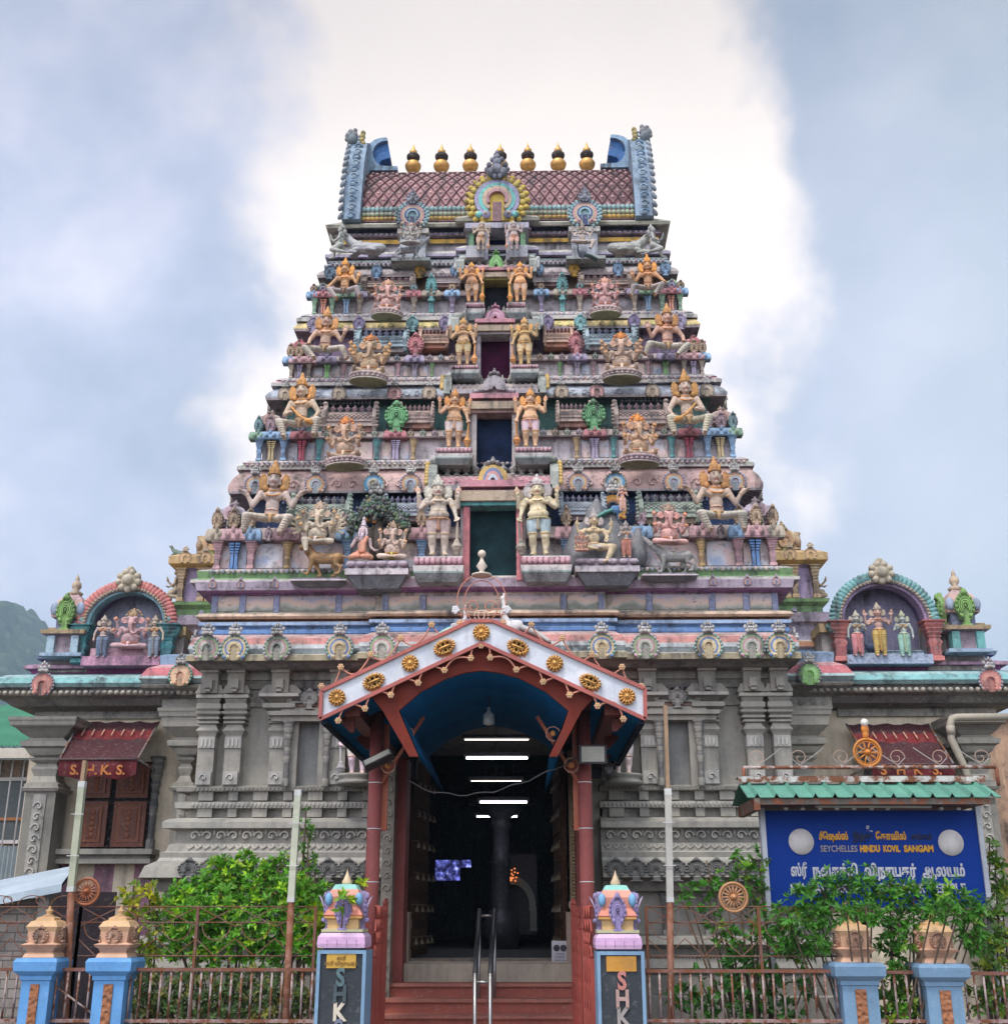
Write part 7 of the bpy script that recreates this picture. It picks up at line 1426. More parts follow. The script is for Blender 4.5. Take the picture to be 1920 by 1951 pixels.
    cloth_ = part('awning_cloth', q, wing, CL := paint('awning_fabric', rough=0.9, grime=0.25, stain=0.3, bump=0.4, fine=200) if Lf else CL)
    q = MB()
    for i in range(1, 8):
        p0 = TL.lerp(TR, i/8).lerp(BL.lerp(BR, i/8), 0.22); p1 = TL.lerp(TR, i/8).lerp(BL.lerp(BR, i/8), 0.38); q.tube([p0+V((0,-0.02,0.0)), p1+V((0,-0.02,0.0))], 0.008, 4, (0.50,0.30,0.20))
    part('stitch_marks', q, cloth_, WM)
    q = MB(); zv = BL.z - (Z_(tb,yf_)-Z_(vb,yf_)); n = 28; vv = []
    for i in range(n+1):
        u = i/n; p_ = BL.lerp(BR, u); wv = 0.035*math.sin(u*9)+0.02*math.sin(u*23+1); zz = zv+0.018*math.sin(u*14+0.6) + (0.02 if i in (0,n) else 0)
        vv += [(p_.x, yf_-0.0, p_.z), (p_.x, yf_-0.01+wv*0.5, (p_.z+zz)/2), (p_.x, yf_+wv, zz)]
    o_ = len(q.v); q.v += vv
    for i in range(n):
        for k in range(2): q.f.append([o_+i*3+k, o_+i*3+k+1, o_+i*3+k+4, o_+i*3+k+3]); q.c.append((0.11,0.012,0.016)); q.sm.append(True)
    q.tube([BL+V((0,-0.01,0)), BR+V((0,-0.01,0))], 0.014, 6, (0.10,0.06,0.06)); val = part('valance', q, wing, CL)
    for i, ch in enumerate(('S.','H.','K.','S.') if Lf else ('S','H','K','S.')):
        px = (140,172,200,228)[i]+2 if Lf else (1683,1716,1748,1785)[i]
        text(ch, at(px, 1468, yf_-0.035), 0.145, (0.42,0.14,0.03), val, 'valance_letter', bold=0.004)
    q = MB()
    for T_, B_ in ((TL,BL),(TR,BR)): q.tube([T_, B_], 0.012, 5, (0.2,0.2,0.2)); q.tube([B_, V((T_.x, yb2, B_.z))], 0.012, 5, (0.3,0.3,0.3))
    q.tube([BL+V((0,0.01,0)),BR+V((0,0.01,0))], 0.012, 5, (0.2,0.2,0.2)); part('awning_frame', q, wing, RM)
    # rooftop parapet wall, arched niche, little tower
    YN = 13.85; c_px = 242 if Lf else 1684; zs_ = Z_(1262 if not Lf else 1259, YN); cx = X_(c_px,1200,YN)
    ro = (X_(c_px+88 if Lf else c_px+96,1200,YN)-cx); ztop = Z_(1112 if Lf else 1105, YN); zsp = Z_(1190, YN); ri = ro*0.80
    c1 = (0.10,0.36,0.38) if Lf else (0.62,0.22,0.20); c2 = (0.60,0.22,0.20) if Lf else (0.20,0.42,0.42); c3 = (0.30,0.24,0.34)
    q = MB(); xa, xb = sorted((X_(90 if Lf else 1570,1230,YN), X_(345 if Lf else 1880,1230,YN)))
    for u0, u1 in ((xa, cx-ro*0.84), (cx+ro*0.84, xb)):
        q = MB(); q.box(u0, u1, YN+0.10, YN+0.5, zs_-0.1, Z_(1206, YN)-0.001, (0.40,0.36,0.33)); q.box(u0-0.03*(u0 == xa), u1+0.03*(u1 == xb), YN+0.04, YN+0.55, Z_(1206,YN), Z_(1190,YN), (0.46,0.34,0.18)); part('parapet', q, wing, PL)
    q = MB(); pts = [(cx-ro*0.86, zs_-0.02)]+[(cx-ro*0.86*math.cos(R(a)), zsp+(ztop-zsp)*0.92*math.sin(R(a))) for a in range(0,181,10)]+[(cx+ro*0.86, zs_-0.02)]
    q.slab(pts[::-1], YN+0.30, YN+0.45, (0.30,0.28,0.40) if not Lf else (0.34,0.36,0.46)); n_ = len(pts)
    for i in range(n_-1): q.quad((pts[i][0],YN-0.02,pts[i][1]),(pts[i+1][0],YN-0.02,pts[i+1][1]),(pts[i+1][0],YN+0.36,pts[i+1][1]),(pts[i][0],YN+0.36,pts[i][1]), (0.16,0.12,0.22))
    nic = part('arched_niche', q, wing, PL)
    q = MB(); szf = (ztop-zsp)/ro; cc = (cx, 0, zsp)
    def arcb(r0, r1, yy0, yy1, col): q.arc((cx,YN,zsp), ro*r0, ro*r1, 0, 180, yy0, yy1, 26, col, sz=szf)
    arcb(0.80,0.86,-0.06,0.1,(0.24,0.44,0.50) if Lf else (0.36,0.26,0.40)); arcb(0.86,0.92,-0.10,0.1,(0.44,0.38,0.40)); 
    for k in range(37): a = R(k*5); q.sph((cx+ro*0.89*math.cos(a), YN-0.11, zsp+ro*0.89*szf*math.sin(a)), 0.017, (0.50,0.40,0.26), 6, 4)
    for k in range(34):
        a = R(3+k*174/33); q.sph((cx+ro*0.985*math.cos(a), YN-0.06, zsp+ro*0.985*szf*math.sin(a)), (0.042,0.06,0.075), c2, 8, 5, rot=Matrix.Rotation(-(a-math.pi/2), 3, 'Y'))
    for s2 in (-1,1):
        for (dx, dz, r_) in ((1.02,-0.02,0.07),(1.10,-0.06,0.055),(0.95,0.06,0.06),(1.06,-0.10,0.05)): q.sph((cx+s2*ro*dx, YN-0.06, zsp+dz), (r_,0.06,r_), (0.16,0.42,0.42) if Lf else (0.24,0.42,0.38), 8, 5)
    part('arch_crown_band', q, nic, PL)
    q = MB(); g_ = (0.42,0.36,0.26)
    q.sph((cx,YN-0.10,ztop+0.03), (0.15,0.07,0.14), g_, 12, 8)
    for k in range(9): a = R(k*40-90); q.sph((cx+0.12*math.cos(a), YN-0.13, ztop+0.03+0.11*math.sin(a)), 0.045, (0.50,0.44,0.34), 7, 5)
    q.sph((cx,YN-0.16,ztop+0.03), 0.07, (0.5,0.44,0.34), 8, 6); q.sph((cx,YN-0.1,ztop+0.17), (0.05,0.05,0.05), g_, 8, 6); part('lion_boss', q, nic, PL)
    for s2 in (-1,1): link('niche_column', M_COL, nic, (cx+s2*ro*0.93, YN-0.04, zs_-0.02), c1, None, (0.42,0.34,zsp-zs_+0.02))
    q = MB(); q.box(cx-ro*0.84, cx+ro*0.84, YN-0.12, YN+0.3, zs_-0.06, zs_+0.05, (0.56,0.30,0.42) if Lf else (0.36,0.42,0.54)); q.box(cx-ro*0.70, cx+ro*0.70, YN-0.06, YN+0.3, zs_+0.05, zs_+(0.16 if Lf else 0.08), (0.56,0.34,0.40) if Lf else (0.42,0.46,0.54)); part('niche_step', q, nic, PC)
    tx = X_(121 if Lf else 1844,1230,YN-0.1); q = MB(); zb3 = Z_(1245,YN-0.1); yt = YN-0.12
    z1, z2, z3 = Z_(1208,yt), Z_(1196,yt), Z_(1172,yt); hw2 = XO(32,1220,yt)
    Pt = [(tx-hw2,yt,-1,-1),(tx+hw2,yt,1,-1),(tx+hw2,yt+2*hw2,1,1),(tx-hw2,yt+2*hw2,-1,1)]
    q.sweep(Pt, [(0.05,zb3-0.02,(0.30,0.40,0.52)),(0.05,zb3+0.02,(0.30,0.42,0.52)),(-0.02,zb3+0.03,(0.34,0.26,0.30)),(-0.02,z1,(0.34,0.26,0.30)),(0.06,z1+0.02,(0.46,0.34,0.20)),(0.07,z2-0.01,(0.50,0.42,0.32)),(-0.06,z2+0.01,(0.22,0.24,0.34)),(-0.06,z3,(0.3,0.3,0.4)),(-0.01,z3+0.01,(0.60,0.36,0.30)),(0.0,z3+0.10,(0.58,0.38,0.34)),(-0.06,z3+0.24,(0.54,0.36,0.36)),(-0.16,z3+0.34,(0.50,0.42,0.36))])
    for s2 in (-1,1): q.box(tx+s2*hw2*0.72-0.045, tx+s2*hw2*0.72+0.045, yt-0.03, yt+0.1, zb3+0.02, z1, (0.34,0.46,0.54) if Lf else (0.16,0.42,0.40))
    q.lathe((tx,yt+hw2,z3+0.32), [(0.07,0),(0.09,0.03),(0.03,0.07),(0.06,0.11),(0.055,0.16),(0.02,0.19),(0.03,0.21),(0,0.28)], 10, (0.55,0.42,0.30))
    for s2 in (-1,1): q.sph((tx+s2*hw2*0.78, yt+0.01, z3+0.11), (0.055,0.04,0.085), (0.34,0.40,0.52), 8, 6)
    tl_ = part('parapet_turret', q, wing, PL)
    for (dx, dy, rz_) in ((0,-0.02,0),(hw2 if Lf else -hw2,hw2,math.pi/2*(1 if Lf else -1))): link('green_arch_plate', M_PLATE, tl_, (tx+dx, yt+dy, z2+0.06), (0.26,0.46,0.14), (0,0,rz_), (0.23,0.28,(Z_(1138,yt)-z2)/1.16))
# ---- figures in the niches
def fig_at(kind, name, label, px, pyf, pyt, Y, tone, flip=False, rz=0.0, group=None, over=None, sq=(1,1), htop=1.0):
    p0 = at(px, pyf, Y); h = (at(px, pyt, Y).z-p0.z)/htop; return statue(kind, name, label, p0, h, tone, rz, flip, group, over, 'statue', sq)
fig_at('ganesha_plain','elephant_headed_statue','pink elephant-headed figure seated between two women in the left rooftop arch', 247,1238,1158,13.75,'pink', over=dict(skin=(0.58,0.40,0.38),hat=(0.42,0.36,0.28)), sq=(1.35,1), htop=0.92)
fig_at('lady_left','woman_statue','small crowned woman seated at the left inside the left rooftop arch', 192,1254,1172,13.72,'tan', over=dict(skin=(0.40,0.32,0.28),cloth=(0.14,0.20,0.30),hat=(0.44,0.36,0.26)), sq=(1.35,1))
fig_at('lady_right','woman_statue','small crowned woman seated at the right inside the left rooftop arch', 291,1254,1172,13.72,'tan', over=dict(skin=(0.42,0.34,0.29),cloth=(0.20,0.24,0.32),hat=(0.44,0.36,0.26)), sq=(1.35,1))
fig_at('lord_standing','deity_statue','standing four-armed figure in yellow robe at the centre of the right rooftop arch', 1679,1252,1148,13.72,'pink', over=dict(cloth=(0.62,0.42,0.14),hat=(0.48,0.42,0.32),skin=(0.58,0.38,0.33)), sq=(1.2,1))
fig_at('lady_left','woman_statue','standing woman in pink skirt and orange blouse at the left of the right rooftop arch', 1636,1252,1163,13.72,'tan', over=dict(cloth=(0.56,0.22,0.28),skin=(0.42,0.46,0.36),hat=(0.44,0.40,0.30)), sq=(1.25,1))
fig_at('lady_right','woman_statue','standing woman in pale green skirt at the right of the right rooftop arch', 1726,1252,1163,13.72,'grey', over=dict(cloth=(0.30,0.50,0.46),skin=(0.40,0.42,0.40),hat=(0.44,0.42,0.32)), sq=(1.25,1))
fig_at('peacock','peacock_statue','dark blue peacock figure standing behind the robed figure in the right rooftop arch', 1660,1252,1200,13.95,'grey', flip=True, over=dict(skin=(0.10,0.14,0.22),cloth=(0.12,0.18,0.22)))
# drain pipe at the far right
t_ = thing('drain_pipe', 'beige plastic drain pipe bending down the outer pier at the far right', 'pipe'); q = MB(); Yp = 13.3
q.tube([at(1935,1366,Yp),at(1822,1367,Yp),at(1813,1370,Yp),at(1810,1380,Yp),at(1812,1408,Yp),at(1822,1430,Yp),at(1836,1460,Yp),at(1842,1475,Yp),at(1842,1700,Yp)], 0.042, 12, (0.36,0.32,0.25)); q.lathe(at(1811,1392,Yp), [(0.048,-0.05),(0.048,0.05)], 14, (0.36,0.32,0.25)); q.build('pipe_run', WM, t_)
# ------------------------------------------------------------------ statues on the tower
CR = 'cream'
HS = 1.09
def pair(kindL, kindR, name, lab, off, pyf, pyt, Y, tone, group, over=None, overR=None, sq=(1,1), flipR=False, htop=1.0, dyR=0, cx=943, offR=None, hs=None):
    for sg, kd in ((-1,kindL),(1,kindR)):
        o_ = off if sg < 0 else (offR or off); Yq = Y; p0 = at(cx, pyf+3+(dyR if sg > 0 else 0), Yq); h = (at(cx, pyt, Yq).z-at(cx, pyf, Yq).z)/htop*(hs or HS)
        statue(kd, name, lab.format('left' if sg < 0 else 'right'), (XO(sg*o_, pyf, Yq), Yq, p0.z), h, tone, 0, flipR and sg > 0, group, over if sg < 0 else (overR or over), 'statue', sq)
GG = 'club-bearing door guardians of the tower'; GT = 'orange-crowned seated giants on the tower corners'; GE = 'elephant-headed figures on lotus seats'
pair('guardian_club_right','guardian_club_left','guardian_statue','large cream door guardian holding a club, {} of the lowest tower doorway', 103,1058,914,12.68,CR,GG, dict(cloth=(0.58,0.42,0.38)), dict(cloth=(0.42,0.54,0.54)), sq=(1.10,1.0), offR=90)
pair('guardian_club_right','guardian_club_left','guardian_statue','tan door guardian with orange crown, {} of the second tower doorway', 77,851,746,13.05,'tan',GG, dict(cloth=(0.60,0.48,0.46)), dict(cloth=(0.60,0.42,0.46)), sq=(1.10,1.0), offR=70)
pair('guardian_club_right','guardian_club_left','guardian_statue','yellowish door guardian with a club, {} of the maroon third tower doorway', 60,694,609,13.42,'tan',GG, dict(skin=(0.62,0.42,0.22),cloth=(0.64,0.50,0.30),hat=(0.62,0.34,0.12)), sq=(1.13,1.0), offR=57)
pair('guardian_club_right','guardian_club_left','guardian_statue','orange-faced small door guardian, {} of the green-gabled fourth doorway', 45,573,502,13.76,'orange',GG, dict(cloth=(0.58,0.38,0.30)), sq=(1.18,1.0), offR=47)
pair('guardian_club_right','guardian_club_left','guardian_statue','tiny pale door guardian, {} of the topmost blue doorway under the roof medallion', 30,474,422,14.02,'pink',GG, dict(skin=(0.52,0.42,0.36),hat=(0.46,0.38,0.32)), sq=(1.18,1.0), offR=34)
pair('titan_lift','titan_lift','seated_giant_statue','largest seated giant with raised palms, {} corner of the lowest storey', 427,1024,884,12.80,'titan',GT, dict(skin=(0.56,0.44,0.38)), dict(skin=(0.55,0.42,0.33)), sq=(1.06,1), flipR=True, hs=1.12)
pair('titan_club','titan_club','seated_giant_statue','seated giant with orange club across the knees, {} corner of the second storey', 370,838,716,13.18,'titan',GT, dict(skin=(0.56,0.42,0.33)), sq=(1.06,1), flipR=True, hs=1.12)
pair('titan_knee','titan_knee','seated_giant_statue','seated giant with orange hair, {} corner of the third storey above a green pillar', 328,690,588,13.52,'titan',GT, dict(skin=(0.60,0.38,0.28)), sq=(1.06,1), flipR=True, hs=1.12)
pair('titan_rest','titan_rest','seated_giant_statue','orange-brown seated giant on the {} corner of the fourth storey', 290,572,492,13.86,'orange',GT, dict(skin=(0.60,0.34,0.16),cloth=(0.50,0.44,0.40)), sq=(1.06,1), flipR=True, hs=1.12)
pair('ganesha_two','ganesha_two','elephant_headed_statue','tan elephant-headed figure on a round lotus seat, {} side of the second storey', 284,872,786,13.08,'tan',GE, dict(skin=(0.58,0.42,0.28)), dict(skin=(0.58,0.38,0.27)), sq=(1.18,1), offR=276)
pair('ganesha_many','ganesha_many','elephant_headed_statue','elephant-headed figure with many fanned arms on a lotus seat, {} side of the third storey', 241,711,630,13.44,'tan',GE, dict(skin=(0.62,0.46,0.32),base=(0.5,0.45,0.4)), sq=(1.18,1))
pair('ganesha_two','ganesha_two','elephant_headed_statue','small pink elephant-headed figure on a lotus seat, {} side of the fourth storey', 208,590,526,13.78,'pink',GE, dict(skin=(0.62,0.38,0.33)), sq=(1.2,1))
# lowest storey groups
def lion_plinth(px0, px1, py0, py1, Y, lab):
    t_ = thing('statue_plinth', lab, 'plinth'); xa, xb = at(px0,py0,Y).x, at(px1,py0,Y).x; z0, z1 = at(943,py1,Y).z, at(943,py0,Y).z; q = MB(); h_ = z1-z0; n = max(5, int((xb-xa)/0.11))
    q.sweep([(xa,Y,-1,-1),(xb,Y,1,-1),(xb,13.2,1,1),(xa,13.2,-1,1)], [(-0.12,z0-h_*0.8,(0.18,0.20,0.22)),(-0.02,z0,(0.34,0.32,0.34)),(0.0,z0,(0.60,0.54,0.56)),(0.0,z0+h_*0.42,(0.58,0.5,0.52)),(-0.03,z0+h_*0.5,(0.40,0.34,0.40)),(-0.02,z1,(0.44,0.42,0.40))])
    if h_ > 0.1:
        for i in range(n): q.sph((xa+(xb-xa)*(i+0.5)/n, Y-0.0, z0+h_*0.74), ((xb-xa)/n*0.48,0.03,h_*0.2), (0.46,0.38,0.44), 8, 5)
    part('plinth_block', q, t_, PL)
lion_plinth(552,660,1098,1104,12.72,'thin mossy plinth under the lion group on the lowest storey'); lion_plinth(658,778,1066,1093,12.66,'broad lotus plinth carrying the sage and the small elephant-headed figure'); lion_plinth(1095,1218,1064,1090,12.66,'broad lotus plinth carrying the seated crowned figure on the right'); lion_plinth(1222,1330,1092,1098,12.72,'thin mossy plinth under the grey long-snouted beast')
fig_at('ganesha_fan','elephant_headed_statue','cream elephant-headed figure with fans of arms riding the brown lion', 604,1040,946,12.88,'cream', over=dict(skin=(0.60,0.50,0.38)), sq=(1.2,1))
fig_at('lion','lion_statue','brown lion statue with dark mane carrying the many-armed figure', 611,1097,1032,12.90,'tan', over=dict(skin=(0.42,0.24,0.11)), htop=0.80, sq=(0.98,1))
fig_at('ganesha_plain','elephant_headed_statue','pink elephant-headed figure riding the grey long-snouted beast', 1275,1040,950,12.88,'pink', over=dict(skin=(0.62,0.36,0.33),hat=(0.44,0.38,0.32)), sq=(1.25,1))
fig_at('mount','beast_statue','grey long-snouted beast with bared teeth carrying the pink figure', 1282,1092,1020,12.90,'grey', over=dict(skin=(0.28,0.27,0.26)), htop=0.93, sq=(0.98,1))
fig_at('sage','sage_statue','bearded sage in orange robe seated cross-legged beside the lion', 688,1068,985,12.80,'white', over=dict(skin=(0.62,0.46,0.44),hat=(0.60,0.50,0.50),cloth=(0.62,0.30,0.20)), sq=(1.1,1))
fig_at('ganesha_plain','elephant_headed_statue','small cream elephant-headed figure in yellow cloth seated next to the sage', 746,1068,984,12.80,'cream', over=dict(skin=(0.60,0.48,0.42),cloth=(0.62,0.44,0.14)), sq=(1.1,1))
fig_at('yogi','deity_statue','seated crowned four-armed figure with a hanging foot, front of the grey rocks', 1132,1070,960,12.80,'cream', over=dict(skin=(0.62,0.47,0.28),hat=(0.50,0.44,0.38)), sq=(1.15,1), htop=1.0)
fig_at('ganesha_plain','elephant_headed_statue','tiny pink elephant-headed child sitting on the lap of the seated crowned figure', 1108,1052,1008,12.62,'pink', over=dict(skin=(0.64,0.33,0.28),hat=(0.55,0.32,0.28)))
fig_at('lady_right','woman_statue','woman in red skirt beside the grey rocks, at the right of the seated crowned figure', 1194,1064,992,12.82,'grey', over=dict(skin=(0.48,0.44,0.36),cloth=(0.50,0.20,0.18),hat=(0.34,0.28,0.22)), sq=(1.3,1))
pk = fig_at('peacock','peacock_statue','blue peacock figure with green tail and rider perched on the rocks', 1176,990,938,12.95,'grey', over=dict(skin=(0.12,0.26,0.48),cloth=(0.12,0.34,0.30)), sq=(1.1,1))
fig_at('lady_left','rider_statue','little crowned rider sitting on the back of the blue peacock', 1186,975,922,12.85,'pink', sq=(1.2,1))
# grey rocks and the sculpted tree
t_ = thing('sculpted_rocks', 'pointed grey plaster rocks behind the seated crowned figure on the lowest storey', 'rocks')
q = Fig()
for (px, py0, py1, r_) in ((1096,1064,1000,0.16),(1120,1064,975,0.16),(1163,1050,978,0.20),(1150,1064,1000,0.18),(1212,1060,1010,0.14),(1085,1075,1030,0.14),(1133,1000,955,0.14),(1178,1064,1000,0.16)): 
    a, b_ = at(px,py0,13.05), at(px+3,py1,13.05); q.cap(a-V((0,0,0)), b_, r_, r_*0.30, (0.20,0.20,0.21))
ob = link('rock_mass', q.mesh('rock_mass', ST, 0.03, 1), t_); ob.color = (1,1,1,1)
t_ = thing('sculpted_tree', 'dark green sculpted tree canopy behind the sage on the lowest storey', 'tree ornament'); q = MB(); rnd = random.Random(3)
for i in range(800):
    a = rnd.random(); px = 662+rnd.random()*118; py = 990-22*math.sin((px-662)/118*math.pi)+rnd.gauss(0,9)+(14 if px < 690 or px > 755 else -2); p_ = at(px,py,12.98-rnd.random()*0.18); q.sph(p_, 0.016+rnd.random()*0.012, (0.09+rnd.random()*0.10, 0.13+rnd.random()*0.10, 0.10+rnd.random()*0.08), 5, 3)
part('tree_crown', q, t_, PL); q = MB(); q.tube([at(722,1064,13.0), at(718,1020,13.0), at(726,985,13.0)], [0.09,0.06,0.04], 8, (0.16,0.13,0.11)); part('trunk', q, t_, PL)
# neck-storey figures
fig_at('ganesha_plain','elephant_headed_statue','small grey elephant-headed figure riding a rat-like beast below the left roof medallion', 782,468,418,13.9,'grey', over=dict(skin=(0.46,0.42,0.42)), sq=(1.25,1))
fig_at('mount','beast_statue','grey rat-like beast carrying the small rider below the left roof medallion', 782,494,452,14.02,'grey', flip=True, over=dict(skin=(0.36,0.35,0.37)), htop=0.93)
fig_at('yogi','deity_statue','small grey rider seated on a peacock below the right roof medallion', 1110,476,416,13.9,'grey', over=dict(skin=(0.46,0.40,0.36),hat=(0.42,0.38,0.34)), sq=(1.15,1))
fig_at('peacock','peacock_statue','dark small peacock carrying the rider below the right roof medallion', 1110,498,462,14.0,'grey', flip=True, over=dict(skin=(0.16,0.18,0.24),cloth=(0.10,0.16,0.14)), htop=1.0)
for sg, px, pxb in ((-1,648,690),(1,1245,1202)):
    fig_at('attendant','attendant_statue',('left' if sg < 0 else 'right')+' kneeling grey attendant with raised hand at the corner under the roof', px,488,424,13.95,'grey', flip=sg > 0, over=dict(skin=(0.42,0.42,0.44),hat=(0.38,0.37,0.37)))
    fig_at('bull','bull_statue',('left' if sg < 0 else 'right')+' reclining grey bull behind the kneeling attendant under the roof', pxb,486,440,14.05,'grey', flip=sg > 0, over=dict(skin=(0.44,0.43,0.45)), htop=0.84, sq=(1.25,1))
# white guardians half hidden behind the porch, seated figures on the side bays
for sg, px in ((-1,680),(1,1188)):
    fig_at('guardian_club_left' if sg > 0 else 'guardian_club_left','guardian_statue',('left' if sg < 0 else 'right')+' white and pink door guardian on a grey base beside the porch', px,1478,1340,12.92,'white', over=dict(skin=(0.72,0.58,0.56),cloth=(0.70,0.64,0.64),tool=(0.5,0.48,0.46)), sq=(1.15,1), htop=1.0)
    t_ = thing('round_pedestal', ('left' if sg < 0 else 'right')+' round grey base under the white guardian beside the porch', 'pedestal'); c = at(px,1496,12.92); q = MB(); q.lathe((c.x,12.92,c.z), [(0.21,0),(0.22,0.03),(0.18,0.05),(0.18,0.07),(0.21,0.09),(0.20,0.11)], 20, GY); part('pedestal_block', q, t_, GR)
    fig_at('attendant','side_figure_statue',('left' if sg < 0 else 'right')+' seated brown figure seen in profile on the far flank of the tower', 336 if sg < 0 else 1556,1146,1076,14.6,'tan', flip=sg > 0, over=dict(skin=(0.40,0.32,0.20),hat=(0.2,0.2,0.2)))
fig_at('bull','beast_statue','dark green weathered beast peeking over the left mustard side bay', 336,1060,1038,14.7,'grey', over=dict(skin=(0.16,0.19,0.16)), htop=0.84)
# ------------------------------------------------------------------ street front: piers, fence, trellis, sign
FY = 9.55
def gate_pier(px0, px1, pyt, cap, lab, side, words):
    t_ = thing('gate_pier', lab, 'gate pier'); xa, xb = at(px0,1880,FY).x, at(px1,1880,FY).x; zt_ = at(650,pyt,FY).z; q = MB(); bl = (0.20,0.33,0.47)
    q.box(xa, xb, FY, FY+0.36, 0.0, zt_, (0.035,0.042,0.05)); pb_ = part('pier_body', q, t_, WM); f = 0.022; q = MB()
    q.box(xa-0.004, xa+f, FY-0.02, FY+0.37, 0.0, zt_+0.004, bl); q.box(xb-f, xb+0.004, FY-0.02, FY+0.37, 0.0, zt_+0.004, bl); q.box(xa+f, xb-f, FY-0.02, FY+0.37, zt_-0.022, zt_+0.004, bl); part('blue_edging', q, t_, WM)
    cz = zt_; x = (xa+xb)/2-0.01; cw = (xb-xa)/2*0.98; q = MB(); q.box(x-cw*0.8, x+cw*0.8, FY+0.03, FY+0.33, cz, cz+0.02, (0.12,0.14,0.2))
    q.sweep([(x-cw+0.03,FY+0.02,-1,-1),(x+cw-0.03,FY+0.02,1,-1),(x+cw-0.03,FY+0.34,1,1),(x-cw+0.03,FY+0.34,-1,1)], [(0.03,cz+0.02,(0.66,0.42,0.60)),(0.035,cz+0.05,(0.66,0.40,0.62)),(0.03,cz+0.10,(0.68,0.46,0.64)),(0.01,cz+0.128,(0.66,0.50,0.62)),(-0.03,cz+0.132,(0.66,0.50,0.62))])
    for k in range(4): u = xa+(xb-xa)*(k+0.9)/4.9; q.box(u-0.002, u+0.002, FY-0.016, FY, cz+0.03, cz+0.08, (0.3,0.2,0.28))
    part('pink_cap', q, t_, WM); b0 = cz+0.135; q = MB(); yc = FY+0.17; w_ = 0.150
    sq = lambda h: [(x-h,yc-h,-1,-1),(x+h,yc-h,1,-1),(x+h,yc+h,1,1),(x-h,yc+h,-1,1)]
    q.sweep(sq(w_), [(0.01,b0,(0.55,0.52,0.30)),(0.01,b0+0.02,(0.55,0.52,0.30)),(-0.03,b0+0.022,(0.62,0.40,0.18)),(-0.03,b0+0.09,(0.66,0.42,0.18)),(-0.005,b0+0.10,(0.68,0.36,0.10)),(-0.005,b0+0.115,(0.66,0.20,0.12)),(0.0,b0+0.125,(0.70,0.26,0.18)),(-0.035,b0+0.18,(0.70,0.30,0.22)),(-0.025,b0+0.26,(0.70,0.34,0.25)),(-0.045,b0+0.31,(0.66,0.36,0.27)),(-0.05,b0+0.315,(0.26,0.56,0.48)),(-0.07,b0+0.35,(0.30,0.58,0.50)),(-0.12,b0+0.355,(0.5,0.4,0.3))])
    q.lathe((x,yc,b0+0.35), [(0.035,0),(0.04,0.02),(0.02,0.06),(0.008,0.09),(0,0.12)], 10, (0.62,0.46,0.30)); tp = part('shrine_top', q, t_, WM)
    for k, (dx, dy, rz_) in enumerate(((0,-w_+0.02,0),(w_-0.02,0,math.pi/2),(-w_+0.02,0,-math.pi/2))): link('arch_plate', M_PLATE, tp, (x+dx, yc+dy, b0+0.06), (0.42,0.34,0.62), (0,0,rz_), (0.135,0.22,0.20)); 
    q = MB()
    for s2 in (-1,1): q.sph((x+s2*w_*0.78, yc-w_*0.85, b0+0.24), (0.03,0.03,0.05), (0.20,0.42,0.64), 8, 6)
    for s2 in (-1,1): q.slab([(s2*0.0,0.0),(s2*0.035,0.10),(s2*0.06,0.13),(s2*0.02,0.04)][::s2], -0.03, 0.03, (0.55,0.44,0.62), org=(x+s2*(w_+0.0),yc,b0+0.14))
    part('corner_wing', q, tp, WM)
    # ochre plate and vertical lettering
    q = MB(); a, b_ = at(words['plate'][0],1835,FY-0.01).x, at(words['plate'][1],1835,FY-0.01).x; q.box(a, b_, FY-0.014, FY-0.002, at(650,words['plate'][3],FY).z, at(650,words['plate'][2],FY).z, words['pc']); pl = part('ochre_plate', q, t_, WM)
    if words.get('txt'): text('ஸ்ரீ', ((a+b_)/2, FY-0.018, at(650,words['plate'][2]+9,FY).z), 0.035, (0.36,0.19,0.04), pl, 'plate_letters'); text('ஸ்ரீ விநாயகர்', ((a+b_)/2, FY-0.018, at(650,words['plate'][2]+19,FY).z), 0.034, (0.36,0.19,0.04), pl, 'plate_letters')
    for ch, py, col in words['l']: text(ch, ((a+b_)/2+words.get('dx',0), FY-0.012, at(650,py,FY).z), 0.175, col, t_, 'pier_letter', ext=0.010, bold=0.006, sx=0.85)
    return t_
gate_pier(603,695,1812,0,'black left gate pier with ochre plate and a white K among dark letters',1,dict(plate=(622,678,1817,1845),pc=(0.60,0.36,0.06),txt=1,l=(('S',1864,(0.10,0.17,0.18)),('H',1896,(0.07,0.10,0.11)),('K',1930,(0.70,0.62,0.50)),('S',1962,(0.18,0.2,0.28)))))
gate_pier(1139,1228,1814,0,'black right gate pier with blue edging and red and silver S H K letters',-1,dict(plate=(1155,1212,1822,1851),pc=(0.52,0.25,0.04),dx=0.0,l=(('S',1870,(0.50,0.20,0.17)),('H',1905,(0.46,0.30,0.26)),('K',1939,(0.34,0.30,0.28)),('S',1972,(0.4,0.3,0.28)))))
PB_ = paint('pebble_dash', rough=0.9, grime=0.4, stain=0.1, bump=1.0, carve=3.0, fine=40)
